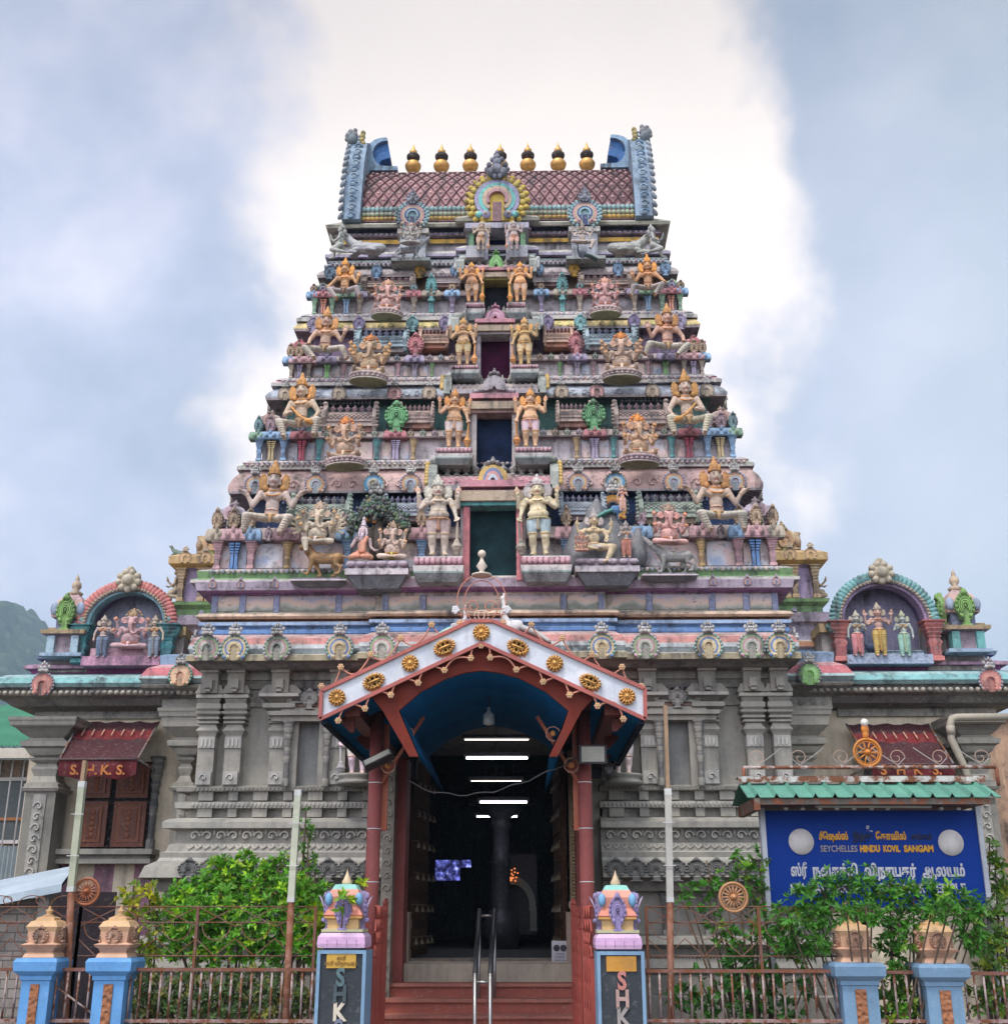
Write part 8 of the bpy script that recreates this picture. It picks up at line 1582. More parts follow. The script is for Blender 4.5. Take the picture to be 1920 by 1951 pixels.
def blue_post(px0, px1, pyt, lab, potc):
    t_ = thing('fence_post', lab, 'post'); xa, xb = at(px0,1880,FY).x, at(px1,1880,FY).x; x = (xa+xb)/2; w_ = (xb-xa)/2; zt_ = at(px0,pyt,FY).z; c = (0.12,0.32,0.62) if px0 < 900 else (0.17,0.29,0.42); q = MB(); yc = FY+w_
    P = [(x-w_,FY,-1,-1),(x+w_,FY,1,-1),(x+w_,FY+2*w_,1,1),(x-w_,FY+2*w_,-1,1)]
    q.sweep(P, [(0,0,c),(0,zt_-0.165,c),(0.012,zt_-0.16,c),(0.012,zt_-0.13,c),(0.02,zt_-0.125,c),(0.045,zt_-0.105,c),(0.055,zt_-0.095,c),(0.06,zt_-0.03,c),(0.045,zt_-0.005,c),(0.0,zt_,c)]); part('post_shaft', q, t_, WM)
    q = MB(); q.box(x-w_*0.30, x+w_*0.30, FY-0.012, FY+0.01, 0.1, zt_-0.19, (0.32,0.13,0.06)); part('pebble_panel', q, t_, PB_)
    q = MB(); c2 = (0.66,0.40,0.26); b0 = zt_; h = 0.142; k = 0.72
    sq = lambda: [(x-h,yc-h,-1,-1),(x+h,yc-h,1,-1),(x+h,yc+h,1,1),(x-h,yc+h,-1,1)]
    q.sweep(sq(), [(-0.02,b0,c2),(-0.03,b0+0.035*k,c2),(-0.045,b0+0.05*k,(0.5,0.30,0.2)),(-0.03,b0+0.09*k,c2),(-0.005,b0+0.115*k,(0.48,0.24,0.16)),(0.0,b0+0.13*k,c2),(-0.045,b0+0.15*k,c2),(-0.035,b0+0.26*k,(0.66,0.42,0.24)),(-0.02,b0+0.31*k,(0.66,0.42,0.22)),(-0.045,b0+0.365*k,(0.62,0.38,0.18)),(-0.07,b0+0.375*k,(0.62,0.38,0.18)),(-0.075,b0+0.40*k,(0.6,0.36,0.18)),(-0.10,b0+0.415*k,(0.58,0.34,0.16)),(-0.14,b0+0.42*k,(0.58,0.34,0.16))], smooth=False)
    q.lathe((x,yc,b0+0.41*k), [(0.045,0),(0.05,0.008),(0.018,0.022),(0.028,0.036),(0.028,0.05),(0.010,0.06),(0.012,0.068),(0,0.085)], 12, (0.58,0.35,0.16)); tp = part('shrine_top', q, t_, WM)
    for (dx, dy, rz_) in ((0,-h+0.04,0),(h-0.04,0,math.pi/2),(-h+0.04,0,-math.pi/2)): link('arch_plate', M_PLATE, tp, (x+dx, yc+dy, b0+0.14*k), (0.62,0.36,0.24), (0,0,rz_), (0.125,0.18,0.112))
    return t_
blue_post(40,94,1825,'bright blue fence post with peach shrine top, leftmost at the street edge',0); blue_post(178,236,1825,'bright blue fence post with peach shrine top, just left of the bush and railing',0)
blue_post(1604,1672,1834,'grey-blue fence post with peach shrine top, below the middle of the signboard',0); blue_post(1764,1832,1836,'grey-blue fence post with peach shrine top, rightmost below the signboard',0)
# railings: bars between rails on a low plinth
RC = (0.42,0.33,0.31)
BAR = MB().lathe((0,0,0), [(0.0085,0),(0.0085,0.56)], 8, (1,1,1)).mesh('bar', RM)
def railing(px0, px1, n, lab, pyr=1848, pyb=1946, diag=False, col=RC):
    t_ = thing('railing', lab, 'fence', group=None); Y = FY+0.10; xa, xb = at(px0,1900,Y).x, at(px1,1900,Y).x; z1, z0 = at(500,pyr,Y).z, at(500,pyb,Y).z
    q = MB(); q.box(xa, xb, Y-0.014, Y+0.014, z1-0.012, z1+0.012, (0.20,0.09,0.07)); part('top_rail', q, t_, RM); q = MB(); q.box(xa, xb, Y-0.014, Y+0.014, z0-0.012, z0+0.012, (0.34,0.24,0.22)); part('bottom_rail', q, t_, RM)
    for i in range(n): x = xa+(xb-xa)*(i+0.5)/n; link('bar', BAR, t_, (x, Y, z0), col, None, (1,1,(z1-z0)/0.56))
    if diag: q = MB(); q.tube([(xa,Y+0.01,z1-0.1),(xb,Y+0.01,z0+0.05)], 0.008, 5, (0.5,0.42,0.38)); part('brace', q, t_, RM)
    q = MB(); q.box(xa, xb, Y-0.08, Y+0.10, 0.0, z0-0.03, (0.24,0.09,0.07)); part('low_plinth', q, t_, PL)
railing(-60,38,5,'short rusty railing at the far left street edge'); railing(94,178,4,'narrow rusty railing panel between the two bright blue posts',1848,1946,True); railing(236,603,19,'long rusty railing in front of the left bush'); railing(1228,1604,19,'long pale railing right of the right gate pier',1850,1944); railing(1672,1764,4,'narrow railing between the two grey-blue posts',1852,1944); railing(1832,1960,7,'railing at the far right street edge',1854,1944)
# rusted trellis of crossed rods and hoops
def trellis(px0, px1, lab, scr=True, py0=1728, py1=1822):
    t_ = thing('rod_trellis', lab, 'trellis', group=None); Y = FY+0.30; xa, xb = at(px0,1770,Y).x, at(px1,1770,Y).x; z = lambda py: at(500,py,Y).z; c = (0.19,0.10,0.08); q = MB()
    for py in (py0, py0+30, py1): q.tube([(xa,Y,z(py)),(xb,Y,z(py))], 0.0055, 5, c)
    part('long_rod', q, t_, RM); step = 0.30; n = max(2, round((xb-xa)/step)); step = (xb-xa)/n; q = MB(); zt_, zm, zb_ = z(py0), z(py0+30), z(py1); r_ = 0.0048
    for i in range(n):
        x = xa+i*step; q.tube([(x,Y,zt_),(x+step,Y,zm-0.03)], r_, 4, c); q.tube([(x+step,Y,zt_),(x,Y,zm-0.03)], r_, 4, c); rr = step*0.36
        q.tube([(x+step*0.5+rr*math.cos(R(a)),Y,zm-0.02+rr*math.sin(R(a))) for a in range(180,361,15)], r_, 4, c); q.tube([(x,Y,zm-0.12),(x+step*0.5,Y,zb_)], r_, 4, c); q.tube([(x+step,Y,zm-0.12),(x+step*0.5,Y,zb_)], r_, 4, c)
        if scr: q.tube([(x+step*(0.5-0.42*math.cos(R(a))),Y,zt_+0.015+step*0.26*math.sin(R(a))) for a in range(0,181,12)], r_, 4, c); q.tube([(x+step*0.75+0.035*math.cos(a_*0.6),Y,zt_+0.05+0.03*math.sin(a_*0.6)) for a_ in range(10)], r_, 4, c)
    part('rod_lattice', q, t_, RM)
    for i in range(0, n+1, 3): q = MB(); x = xa+i*step; q.box(x-0.011, x+0.011, Y-0.011, Y+0.011, 0.2, zt_, (0.17,0.08,0.06)); part('upright', q, t_, RM)
    return t_
trellis(-40,150,'rusty rod trellis with scroll tops above the far left railing'); trellis(150,600,'rusty rod trellis tangled in the big left bush',False); trellis(1232,1590,'rusty rod trellis between the right gate pier and the signboard',False)
# spoked wheel ornaments
def wheel(px, py, r_px, lab, Y, col, mat=None, spikes=10):
    t_ = thing('wheel_ornament', lab, 'ornament', group=None); c = at(px,py,Y); r = r_px*MPP(py,Y); q = MB(); q.tube([(c.x+r*math.cos(R(a)),Y,c.z+r*math.sin(R(a))) for a in range(0,360,12)], r*0.11, 8, col, closed=True); q.tube([(c.x+r*0.82*math.cos(R(a)),Y,c.z+r*0.82*math.sin(R(a))) for a in range(0,360,15)], r*0.045, 6, col, closed=True); part('rim', q, t_, PM)
    q = MB()
    for k in range(spikes): a = k*2*math.pi/spikes; q.tube([(c.x+r*0.15*math.cos(a),Y,c.z+r*0.15*math.sin(a)),(c.x+r*0.5*math.cos(a),Y,c.z+r*0.5*math.sin(a)),(c.x+r*0.95*math.cos(a),Y,c.z+r*0.95*math.sin(a))], [r*0.03,r*0.085,r*0.02], 6, col)
    part('spokes', q, t_, PM); q = MB(); q.lathe(c, [(r*0.22,-0.02),(r*0.24,0.01),(r*0.12,0.03),(r*0.1,0.045),(0,0.05)], 14, tuple(min(0.8,x*1.3) for x in col), axis='Y'); part('hub', q, t_, PM)
    return c, r, t_
wheel(165,1699,24,'rusty brown spoked wheel ornament on the trellis above the left posts',FY+0.27,(0.30,0.10,0.04),spikes=16); wheel(1397,1710,26,'faded orange spoked wheel ornament on the trellis left of the signboard',FY+0.27,(0.38,0.19,0.09),spikes=16)
# tall poles sleeved with plastic pipe
def pole(pt, ps0, ps1, pb_, Y, lab, pc, wtop):
    t_ = thing('sleeved_pole', lab, 'pole'); q = MB(); a, b_, c, d = at(*pt,Y), at(*ps0,Y), at(*ps1,Y), at(*pb_,Y); q.obox((a+b_)/2, (0.055,0.03,(a-b_).length), (a-b_).to_track_quat('Z','Y').to_matrix(), (0.34,0.22,0.13)); part('wooden_top', q, t_, WD)
    q = MB(); q.tube([b_,c], 0.037, 4, pc, flat=1.0); q.tube([b_+V((0,0,0.02)),b_-V((0,0,0.03))], 0.039, 4, (0.56,0.56,0.54)); q.tube([c+V((0,0,0.01)),c-V((0,0,0.03))], 0.039, 4, (0.52,0.52,0.50)); part('plastic_sleeve', q, t_, WM)
    for k in (0.3,0.7): q = MB(); p_ = b_.lerp(c,k); q.tube([p_-V((0.05,0.04,0)),p_+V((0.05,-0.04,0))], 0.004, 4, (0.6,0.6,0.6)); part('tie_wire', q, t_, WM)
    q = MB(); e = c+(d-c).normalized()*((c.z-0.0)/max(0.01,(c.z-d.z)/(c-d).length)); q.tube([c,e], 0.027, 8, (0.24,0.11,0.07)); part('rusty_pipe', q, t_, RM)
pole((163,1450),(157,1494),(136,1692),(127,1900),FY+0.22,'leaning pole with greenish plastic sleeve at the left, beside the red awning',(0.42,0.44,0.32),1)
pole((569,1506),(568,1510),(555,1712),(546,1900),FY+0.24,'pole with pale green plastic sleeve rising from the big left bush',(0.48,0.50,0.38),0)
pole((1267,1345),(1272,1508),(1276,1712),(1278,1900),FY+0.24,'tall pole with white sleeve and long wooden top, right of the porch',(0.46,0.44,0.39),1)
# ------------------------------------------------------------------ signboard with little tin roof
SY = 10.25
sg_ = thing('temple_signboard', 'blue lettered signboard under a small green tin roof, right of the steps', 'sign'); P = lambda px, py, Y=SY: at(px,py,Y)
tl, trr = P(1458,1545), P(1864,1545); bl_, br_ = P(1466,1730), P(1873,1730); X0, X1 = (tl.x+bl_.x)/2, (trr.x+br_.x)/2; Zt, Zb = tl.z, bl_.z
bm, t, b = new_mat('blue_board'); g = t.nodes.new('ShaderNodeNewGeometry'); base = mixc(t, ramp(t, noise(t, g.outputs['Position'], 7, 6, 0.7), [(0.66,0.0),(0.76,0.7)]), (0.003,0.036,0.25), (0.02,0.09,0.32)); base = mixc(t, ramp(t, noise(t, g.outputs['Position'], 40, 3, 0.6), [(0.72,0.0),(0.78,0.8)]), base, (0.35,0.45,0.62)); L(t, base, b.inputs['Base Color']); b.inputs['Roughness'].default_value = 0.6; b.inputs['Specular IOR Level'].default_value = 0.15
q = MB(); q.box(X0, X1, SY, SY+0.05, Zb, Zt); bd = part('board', q, sg_, bm)
fc = (0.50,0.52,0.56); q = MB(); q.box(X0-0.04, X0, SY-0.02, SY+0.06, Zb-0.75, Zt+0.1, fc); part('board_post', q, sg_, WM); q = MB(); q.box(X1, X1+0.04, SY-0.02, SY+0.06, Zb-0.75, Zt+0.1, fc); part('board_post', q, sg_, WM); q = MB(); q.box(X0, X1, SY-0.015, SY+0.06, Zb-0.04, Zb, (0.20,0.15,0.12)); part('board_sill', q, sg_, RM)
for px in (1526,1811):
    c = P(px,1604 if px < 1600 else 1606,SY-0.006); q = MB(); q.lathe(c, [(0.0,0.0),(0.105,0.0),(0.105,0.006),(0,0.006)], 36, (0.66,0.62,0.60), axis='Y'); part('white_disc', q, sg_, WM)
def word(s, px0, px1, py, size, col, bold=0.0, nm='sign_word'): return text(s, P((px0+px1)/2,py,SY-0.004), size, col, sg_, nm, bold=bold, fit=(P(px1,py).x-P(px0,py).x))
YLW = (0.72,0.36,0.03); BK = (0.015,0.02,0.05); WHT = (0.60,0.60,0.62); FADE = (0.34,0.30,0.30)
word('உ', 1650, 1661, 1579, 0.085, (0.55,0.55,0.58), 0.003)
word('சீெஷல்ஸ்', 1560, 1615, 1594.5, 0.078, YLW, 0.003); word('இந்து', 1624, 1661, 1594.5, 0.078, BK, 0.003); word('ேகாவில்', 1668, 1726, 1594.5, 0.078, YLW, 0.003); word('சங்கம்', 1735, 1775, 1595, 0.068, BK, 0.002)
word('SEYCHELLES', 1563, 1633, 1618, 0.072, FADE, 0.001); word('HINDU', 1638, 1676, 1618, 0.072, YLW, 0.004); word('KOVIL', 1682, 1714, 1618, 0.072, YLW, 0.003); word('SANGAM', 1722, 1778, 1618, 0.072, YLW, 0.004)
word('ஸ்ரீ', 1506, 1537, 1660, 0.125, WHT, 0.004); word('நவசக்தி', 1548, 1634, 1661, 0.120, WHT, 0.005); word('விநாயகர்', 1646, 1745, 1661, 0.120, WHT, 0.005); word('ஆலயம்', 1757, 1838, 1661, 0.120, WHT, 0.005)
word('SRI', 1506, 1532, 1694, 0.105, WHT, 0.003); word('NAVASAKTHI', 1540, 1640, 1694, 0.105, WHT, 0.003); word('VINAYAGAR', 1668, 1762, 1694, 0.105, WHT, 0.003); word('TEMPLE', 1770, 1840, 1694, 0.105, WHT, 0.003)
# tin roof: ribbed sheet, rusty ridge flashing
rl, rr_ = P(1424,1518,9.85), P(1908,1520,9.85); tl2, tr2 = P(1417,1497,10.2), P(1905,1499,10.2); fz = (rl.z+rr_.z)/2; rz2 = (tl2.z+tr2.z)/2+0.02; xa, xb = rl.x, rr_.x; q = MB(); n = 104; g1 = []
for i in range(n+1):
    u = i/n; ph = (u*13)%1; h = 0.035*max(0, 1-abs(ph-0.5)/0.13) if abs(ph-0.5) < 0.13 else 0; x = xa+(xb-xa)*u; g1.append(((x, 9.85, fz+h-0.0), (x, 10.22, rz2+h)))
o_ = len(q.v)
for a, b_ in g1: q.v += [a, b_, (a[0],a[1]+0.004,a[2]-0.006), (b_[0],b_[1]+0.004,b_[2]-0.006)]
for i in range(n): k = o_+i*4; q.f += [[k,k+4,k+5,k+1],[k+2,k+3,k+7,k+6],[k,k+2,k+6,k+4]]; q.c += [(0.11,0.30,0.22),(0.10,0.09,0.08),(0.11,0.30,0.22)]; q.sm += [False]*3
q.v += [(xa,10.22,rz2),(xb,10.22,rz2),(xb,10.65,fz),(xa,10.65,fz)]; k = len(q.v)-4; q.f.append([k,k+1,k+2,k+3]); q.c.append((0.11,0.30,0.22)); q.sm.append(False)
rf_ = part('tin_roof', q, sg_, WM); q = MB(); q.slab([(0,0),(0,0)], 0, 0) if False else None
q.box(xa-0.01, xb+0.01, 10.17, 10.19, rz2+0.012, rz2+0.060, (0.56,0.54,0.50)); q.quad((xa-0.01,10.17,rz2+0.062),(xb+0.01,10.17,rz2+0.062),(xb+0.01,10.33,rz2+0.05),(xa-0.01,10.33,rz2+0.05),(0.5,0.45,0.4)); part('rusty_ridge', q, sg_, RM)
q = MB(); q.box(xa+0.12, xb-0.1, 9.88, 10.6, fz-0.05, fz-0.03, (0.07,0.06,0.055)); q.box(xa+0.05, xa+0.10, 9.86, 10.62, fz-0.10, fz-0.005, (0.16,0.13,0.10)); q.box(xa+0.1, xb-0.05, 9.87, 9.90, fz-0.055, fz-0.006, (0.10,0.085,0.07)); part('roof_frame', q, sg_, RM)
q = MB(); a, b_ = P(1553,1536,10.05), P(1774,1537,10.05); q.tube([a,b_], 0.014, 8, (0.66,0.64,0.60)); part('strip_light', q, sg_, WM)
for px in (1497,1529,1562,1594,1627,1660,1691,1793,1826): q = MB(); q.sph(P(px,1541,10.12), (0.020,0.02,0.014), (0.8,0.78,0.74), 8, 5); part('lamp_bulb', q, sg_, WM)
# rail with scrolls above the roof, orange wheel with finial
t_ = thing('scroll_rail', 'rusty white rail with thin iron scrolls standing above the sign roof', 'railing'); Yr = 10.45; q = MB(); a, b_ = at(1416,1463,Yr), at(1898,1466,Yr); b_.z = a.z
q.tube([a,b_], 0.016, 8, (0.55,0.46,0.42)); 
for x in (a.x, b_.x): q.tube([(x,Yr,a.z),(x,Yr,fz+0.15)], 0.016, 6, (0.30,0.10,0.06))
part('top_pipe', q, t_, RM); q = MB()
for i in range(6):
    x0 = a.x+(b_.x-a.x)*(i+0.08)/6; w_ = (b_.x-a.x)/6*0.86; s2 = 1 if i < 3 else -1
    pts = []
    for k in range(15): th = k*0.55; rr = 0.075*(1-k/17); pts.append((x0+(0.10 if s2 > 0 else w_-0.10)+s2*-rr*math.cos(th), Yr, a.z+0.085+rr*math.sin(th)))
    q.tube(pts, 0.0045, 4, (0.44,0.30,0.22)); q.tube([(x0+(0.03 if s2 > 0 else w_-0.03),Yr,a.z+0.08),(x0+w_*0.3,Yr,a.z+0.02) if s2 > 0 else (x0+w_*0.7,Yr,a.z+0.02),(x0+w_*0.6,Yr,a.z+0.08) if s2 > 0 else (x0+w_*0.4,Yr,a.z+0.08),(x0+(w_ if s2 > 0 else 0),Yr,a.z+0.17)], 0.0045, 4, (0.42,0.38,0.36))
part('iron_scroll', q, t_, PM)
c, r, wt = wheel(1652,1434,25,'bright orange spoked wheel with a ball finial above the sign roof',Yr,(0.56,0.21,0.03),spikes=10)
q = MB(); q.sph((c.x,Yr,c.z+r*1.35), (0.03,0.02,0.05), (0.60,0.20,0.03), 8, 6); q.sph((c.x,Yr,c.z+r*1.75), (0.036,0.02,0.05), (0.60,0.20,0.03), 8, 6); q.sph((c.x,Yr,c.z+r*2.25), 0.036, (0.72,0.66,0.58), 12, 8); part('ball_finial', q, wt, PM)
# ------------------------------------------------------------------ neighbours
nb = thing('neighbour_house', 'cream house with green ribbed tin roof and barred window behind the left wing', 'house'); Yn = 17.5
m_tin = paint('ribbed_tin', rough=0.45, grime=0.15, stain=0.2, bump=0.1)
q = MB(); xl = at(-160,1400,Yn).x; xr = at(160,1400,Yn).x; ze = at(20,1424,Yn-0.8).z; zr_ = at(60,1338,Yn+1.6).z
n = 46
for i in range(n):
    xa, xb = xl+(xr-xl)*i/n, xl+(xr-xl)*(i+1)/n; xm = (xa+xb)/2; h = 0.035
    def zz(x, v): return ze+(zr_-ze)*v - max(0, (at(75,1338,Yn+1.6).x-x))*0.0
    xlh = at(58,1338,Yn+1.6).x; cut = min(1.0, max(0.05, 1-(xlh-xm)/3.0)) if xm < xlh else 1.0
    for (x0, x1, d0, d1) in ((xa,xm,0,h),(xm,xb,h,0)): q.quad((x0,Yn-0.8,ze+d0),(x1,Yn-0.8,ze+d1),(x1,Yn-0.8+2.4*cut,ze+(zr_-ze)*cut+d1),(x0,Yn-0.8+2.4*cut,ze+(zr_-ze)*cut+d0),(0.09,0.32,0.20))
part('tin_roof', q, nb, m_tin); q = MB(); q.box(xl, xr, Yn-0.86, Yn-0.74, ze-0.16, ze-0.02, (0.55,0.50,0.42)); part('gutter', q, nb, WM)
q = MB(); q.box(xl, xr, Yn-0.2, Yn+3.5, 0, ze-0.1, (0.36,0.25,0.17)); part('house_wall', q, nb, PL)
Yw2 = Yn-0.25; q = MB(); q.box(at(-60,1540,Yw2).x, at(52,1540,Yw2).x, Yw2, Yw2+0.04, at(20,1608,Yw2).z, at(20,1482,Yw2).z, (0.10,0.12,0.12)); wn = part('window', q, nb, PM); q = MB()
xw = at(52,1540,Yw2).x; z0, z1 = at(20,1608,Yw2).z, at(20,1482,Yw2).z; q.box(xw-0.05, xw, Yw2-0.04, Yw2, z0, z1, WH); q.box(xw-1.6, xw, Yw2-0.04, Yw2, z1-0.05, z1, WH); q.box(xw-1.6, xw, Yw2-0.04, Yw2, z0, z0+0.05, WH); q.box(xw-1.6, xw, Yw2-0.05, Yw2-0.01, z0+0.32, z0+0.36, (0.5,0.2,0.08)); part('window_frame', q, wn, WM)
q = MB()
for k in range(9): x = xw+0.12-k*0.17; q.tube([(x,Yw2-0.18,z0-0.25),(x,Yw2-0.18,z1+0.45)], 0.012, 5, (0.62,0.62,0.60))
part('window_bars', q, wn, WM)
t_ = thing('tin_screen', 'blue-grey corrugated metal screen at the far left', 'fence'); q = MB(); Ys = 14.6; xa, xb = at(-80,1650,Ys).x, at(48,1650,Ys).x; n = 30
for i in range(n): x0, x1 = xa+(xb-xa)*i/n, xa+(xb-xa)*(i+1)/n; y0, y1 = Ys+0.03*(i%2), Ys+0.03*((i+1)%2); q.quad((x0,y0,0.4),(x1,y1,0.4),(x1,y1,at(10,1612,Ys).z),(x0,y0,at(10,1612,Ys).z),(0.27,0.32,0.34))
part('corrugated_sheet', q, t_, m_tin)
t_ = thing('shed', 'low shed with pale blue metal roof sheet and grey block wall at the lower left', 'shed'); q = MB(); Yh = 10.9
A0, A1, A2, A3 = at(-70,1722,Yh), at(118,1684,Yh), at(114,1666,Yh+1.0), at(-70,1702,Yh+1.0)
for d, c_ in ((0,(0.42,0.50,0.56)),(-0.04,(0.06,0.05,0.05))): q.quad(A0+V((0,0,d)),A1+V((0,0,d)),A2+V((0,0.4,d+0.1)),A3+V((0,0.4,d+0.1)),c_)
q.quad(A0,A1,A1+V((0,0,-0.07)),A0+V((0,0,-0.07)),(0.40,0.48,0.54)); part('metal_roof', q, t_, m_tin)
blk, t, b = new_mat('grey_block_wall'); g = t.nodes.new('ShaderNodeNewGeometry'); br = t.nodes.new('ShaderNodeTexBrick'); mpb = t.nodes.new('ShaderNodeMapping'); mpb.inputs['Rotation'].default_value = (math.pi/2,0,0); L(t, g.outputs['Position'], mpb.inputs[0]); L(t, mpb.outputs[0], br.inputs['Vector']); br.inputs['Scale'].default_value = 3.2; br.inputs['Color1'].default_value = (0.20,0.17,0.15,1); br.inputs['Color2'].default_value = (0.28,0.25,0.22,1); br.inputs['Mortar'].default_value = (0.10,0.09,0.08,1); br.inputs['Mortar Size'].default_value = 0.02
L(t, mixc(t, ramp(t, noise(t, g.outputs['Position'], 5, 6, 0.7), [(0.45,0.0),(0.7,0.8)]), br.outputs['Color'], (0.07,0.06,0.055)), b.inputs['Base Color']); b.inputs['Roughness'].default_value = 0.9
q = MB(); q.box(at(-80,1800,11.1).x, at(70,1800,11.1).x, 11.1, 11.3, 0, at(30,1712,11.1).z); part('block_wall', q, t_, blk)
q = MB(); q.box(at(66,1780,11.0).x, at(86,1780,11.0).x, 11.0, 11.15, 0, at(70,1700,11.0).z, (0.22,0.21,0.19)); part('corner_post', q, t_, GR)
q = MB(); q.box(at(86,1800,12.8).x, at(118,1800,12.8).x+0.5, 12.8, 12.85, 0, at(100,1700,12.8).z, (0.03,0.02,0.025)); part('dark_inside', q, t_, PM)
t_ = thing('peach_building', 'peach plastered building edge at the far right behind the sign', 'building'); q = MB(); x = at(1893,1500,16).x; q.box(x, x+6, 16, 22, 0, at(1900,1372,16).z, (0.56,0.36,0.24)); part('plaster_wall', q, t_, PL); q = MB(); q.box(x-0.15, x+6.1, 15.9, 22.1, at(1900,1372,16).z, at(1900,1362,16).z, (0.40,0.36,0.32)); part('roof_edge', q, t_, PL)
# ------------------------------------------------------------------ foliage
lf, t, b = new_mat('leaf'); at_ = t.nodes.new('ShaderNodeAttribute'); at_.attribute_name = 'Col'; L(t, at_.outputs['Color'], b.inputs['Base Color']); b.inputs['Roughness'].default_value = 0.42; b.inputs['Specular IOR Level'].default_value = 0.4
tr_ = t.nodes.new('ShaderNodeBsdfTranslucent'); ms = t.nodes.new('ShaderNodeMixShader'); ms.inputs[0].default_value = 0.3; sc2 = mixc(t, 1.0, at_.outputs['Color'], (1.3,1.5,0.5), 'MULTIPLY'); L(t, sc2, tr_.inputs[0]); L(t, b.outputs[0], ms.inputs[1]); L(t, tr_.outputs[0], ms.inputs[2]); L(t, ms.outputs[0], t.nodes['Material Output'].inputs[0])
bark = plain('bark', (0.09,0.06,0.04), rough=0.9, var=0.4, scale=20)
def leaves(rnd, pts, size, col, per=7, droop=0.25, young=0.1, lw=0.42):
    """whorls of folded pointed leaves at pts [(pos, outward dir)]"""
    n = len(pts)*per; P0 = np.zeros((n,3)); D = np.zeros((n,3)); Nn = np.zeros((n,3)); S_ = np.zeros(n); C = np.zeros((n,3)); k = 0
    for (p, d) in pts:
        d = V(d).normalized(); u = d.orthogonal().normalized(); v = d.cross(u); yng = rnd.random() < young; cb = rnd.uniform(0.65,1.25)
        for j in range(per):
            a = j*2*math.pi/per+rnd.uniform(-.4,.4); tilt = rnd.uniform(0.35,1.25); e = (d*math.cos(tilt)+(u*math.cos(a)+v*math.sin(a))*math.sin(tilt)); e.z -= droop*rnd.random(); e.normalize(); nn = (d-e*d.dot(e)); nn = nn.normalized() if nn.length > 1e-3 else e.orthogonal().normalized()
            P0[k] = p; D[k] = e; Nn[k] = nn; S_[k] = size*rnd.uniform(0.45,1.4)*(1.15 if yng else 1); c = cb*rnd.uniform(0.7,1.3); dead = rnd.random() < 0.018
            C[k] = (min(0.9, col[0]*c*(2.6 if yng else 1)), min(0.9, col[1]*c*(1.5 if yng else 1)), col[2]*c*(1.1 if yng else 1)) if not dead else (0.22*c,0.14*c,0.04*c); k += 1
    W = np.cross(D, Nn); s = S_[:,None]
    v0 = P0+D*s*0.05; v1 = P0+D*s*0.5+W*s*lw*0.5+Nn*s*0.08; v2 = P0+D*s*1.0-Nn*s*0.10; v3 = P0+D*s*0.5-W*s*lw*0.5+Nn*s*0.08; v4 = P0+D*s*0.5-Nn*s*0.0
    vs = np.stack([v0,v1,v2,v3,v4],1).reshape(-1,3); b_ = np.arange(n)*5; f = np.stack([np.stack([b_,b_+1,b_+2,b_+4],1), np.stack([b_,b_+4,b_+2,b_+3],1)],1).reshape(-1,4)
    me = bpy.data.meshes.new('leaves'); me.from_pydata(vs.tolist(), [], f.tolist()); a_ = me.color_attributes.new('Col','FLOAT_COLOR','CORNER'); cc = np.concatenate([C,np.ones((n,1))],1).astype(np.float32); a_.data.foreach_set('color', np.repeat(cc, 8, axis=0).ravel()); me.materials.append(lf); return me
def shrub(name, label, cat, base, blobs, dens, size, col, seed, per=7, young=0.1, droop=0.25, lw=0.42, dead=False):
    """blobs: (px, py, Y, r_m[, flat]) leafy masses joined to the base by stems"""
    rnd = random.Random(seed); t_ = thing(name, label, cat, base); B = V(base); pts = []; st = MB()
    for bl in blobs:
        px, py, Y, r = bl[:4]; fz_ = bl[4] if len(bl) > 4 else 1.0; c = at(px,py,Y)-B; n = int(dens*r*r*4)
        mid = c*0.5+V((rnd.uniform(-.1,.1),rnd.uniform(-.1,.1),0)); st.tube([V((rnd.uniform(-.06,.06),rnd.uniform(-.06,.06),0)), mid, c], [0.018,0.012,0.006], 5, (1,1,1))
        for i in range(n):
            d = V((rnd.gauss(0,1),rnd.gauss(0,1),rnd.gauss(0,1)*1.0)).normalized(); rr = r*(rnd.random()**0.38)*(0.8+0.35*math.sin(d.x*5+seed)*math.cos(d.z*6)); p = c+V((d.x*rr,d.y*rr*0.8,d.z*rr*fz_)); pts.append((p, d+V((0,-0.35,0.55))))
            if i % 9 == 0: st.tube([c+(p-c)*0.15, p], [0.006,0.003], 4, (1,1,1), caps=False)
    st.build('stems', bark, t_); link('foliage', leaves(rnd, pts, size, col, per, droop, young, lw), t_); return t_
G1 = (0.105,0.300,0.020); G2 = (0.060,0.205,0.020); G3 = (0.042,0.150,0.022)
shrub('leafy_bush','big bright green bush behind the left railing','bush',(at(420,1900,10.4).x,10.6,0),
   [(400,1690,10.6,0.21),(450,1665,10.7,0.20),(350,1712,10.6,0.22),(500,1680,10.6,0.22),(430,1730,10.5,0.26),(500,1745,10.4,0.26),(330,1752,10.5,0.22),(395,1780,10.5,0.24),(560,1700,10.5,0.24),(600,1725,10.4,0.24),(560,1765,10.4,0.25),(460,1795,10.4,0.22),(470,1640,10.7,0.11),(415,1650,10.7,0.12),(530,1655,10.6,0.16),(380,1735,10.3,0.18),(620,1765,10.3,0.18),(340,1800,10.4,0.18),(520,1805,10.4,0.20),(400,1815,10.4,0.18),(590,1805,10.3,0.18)], 560, 0.054, G1, 11, young=0.14)
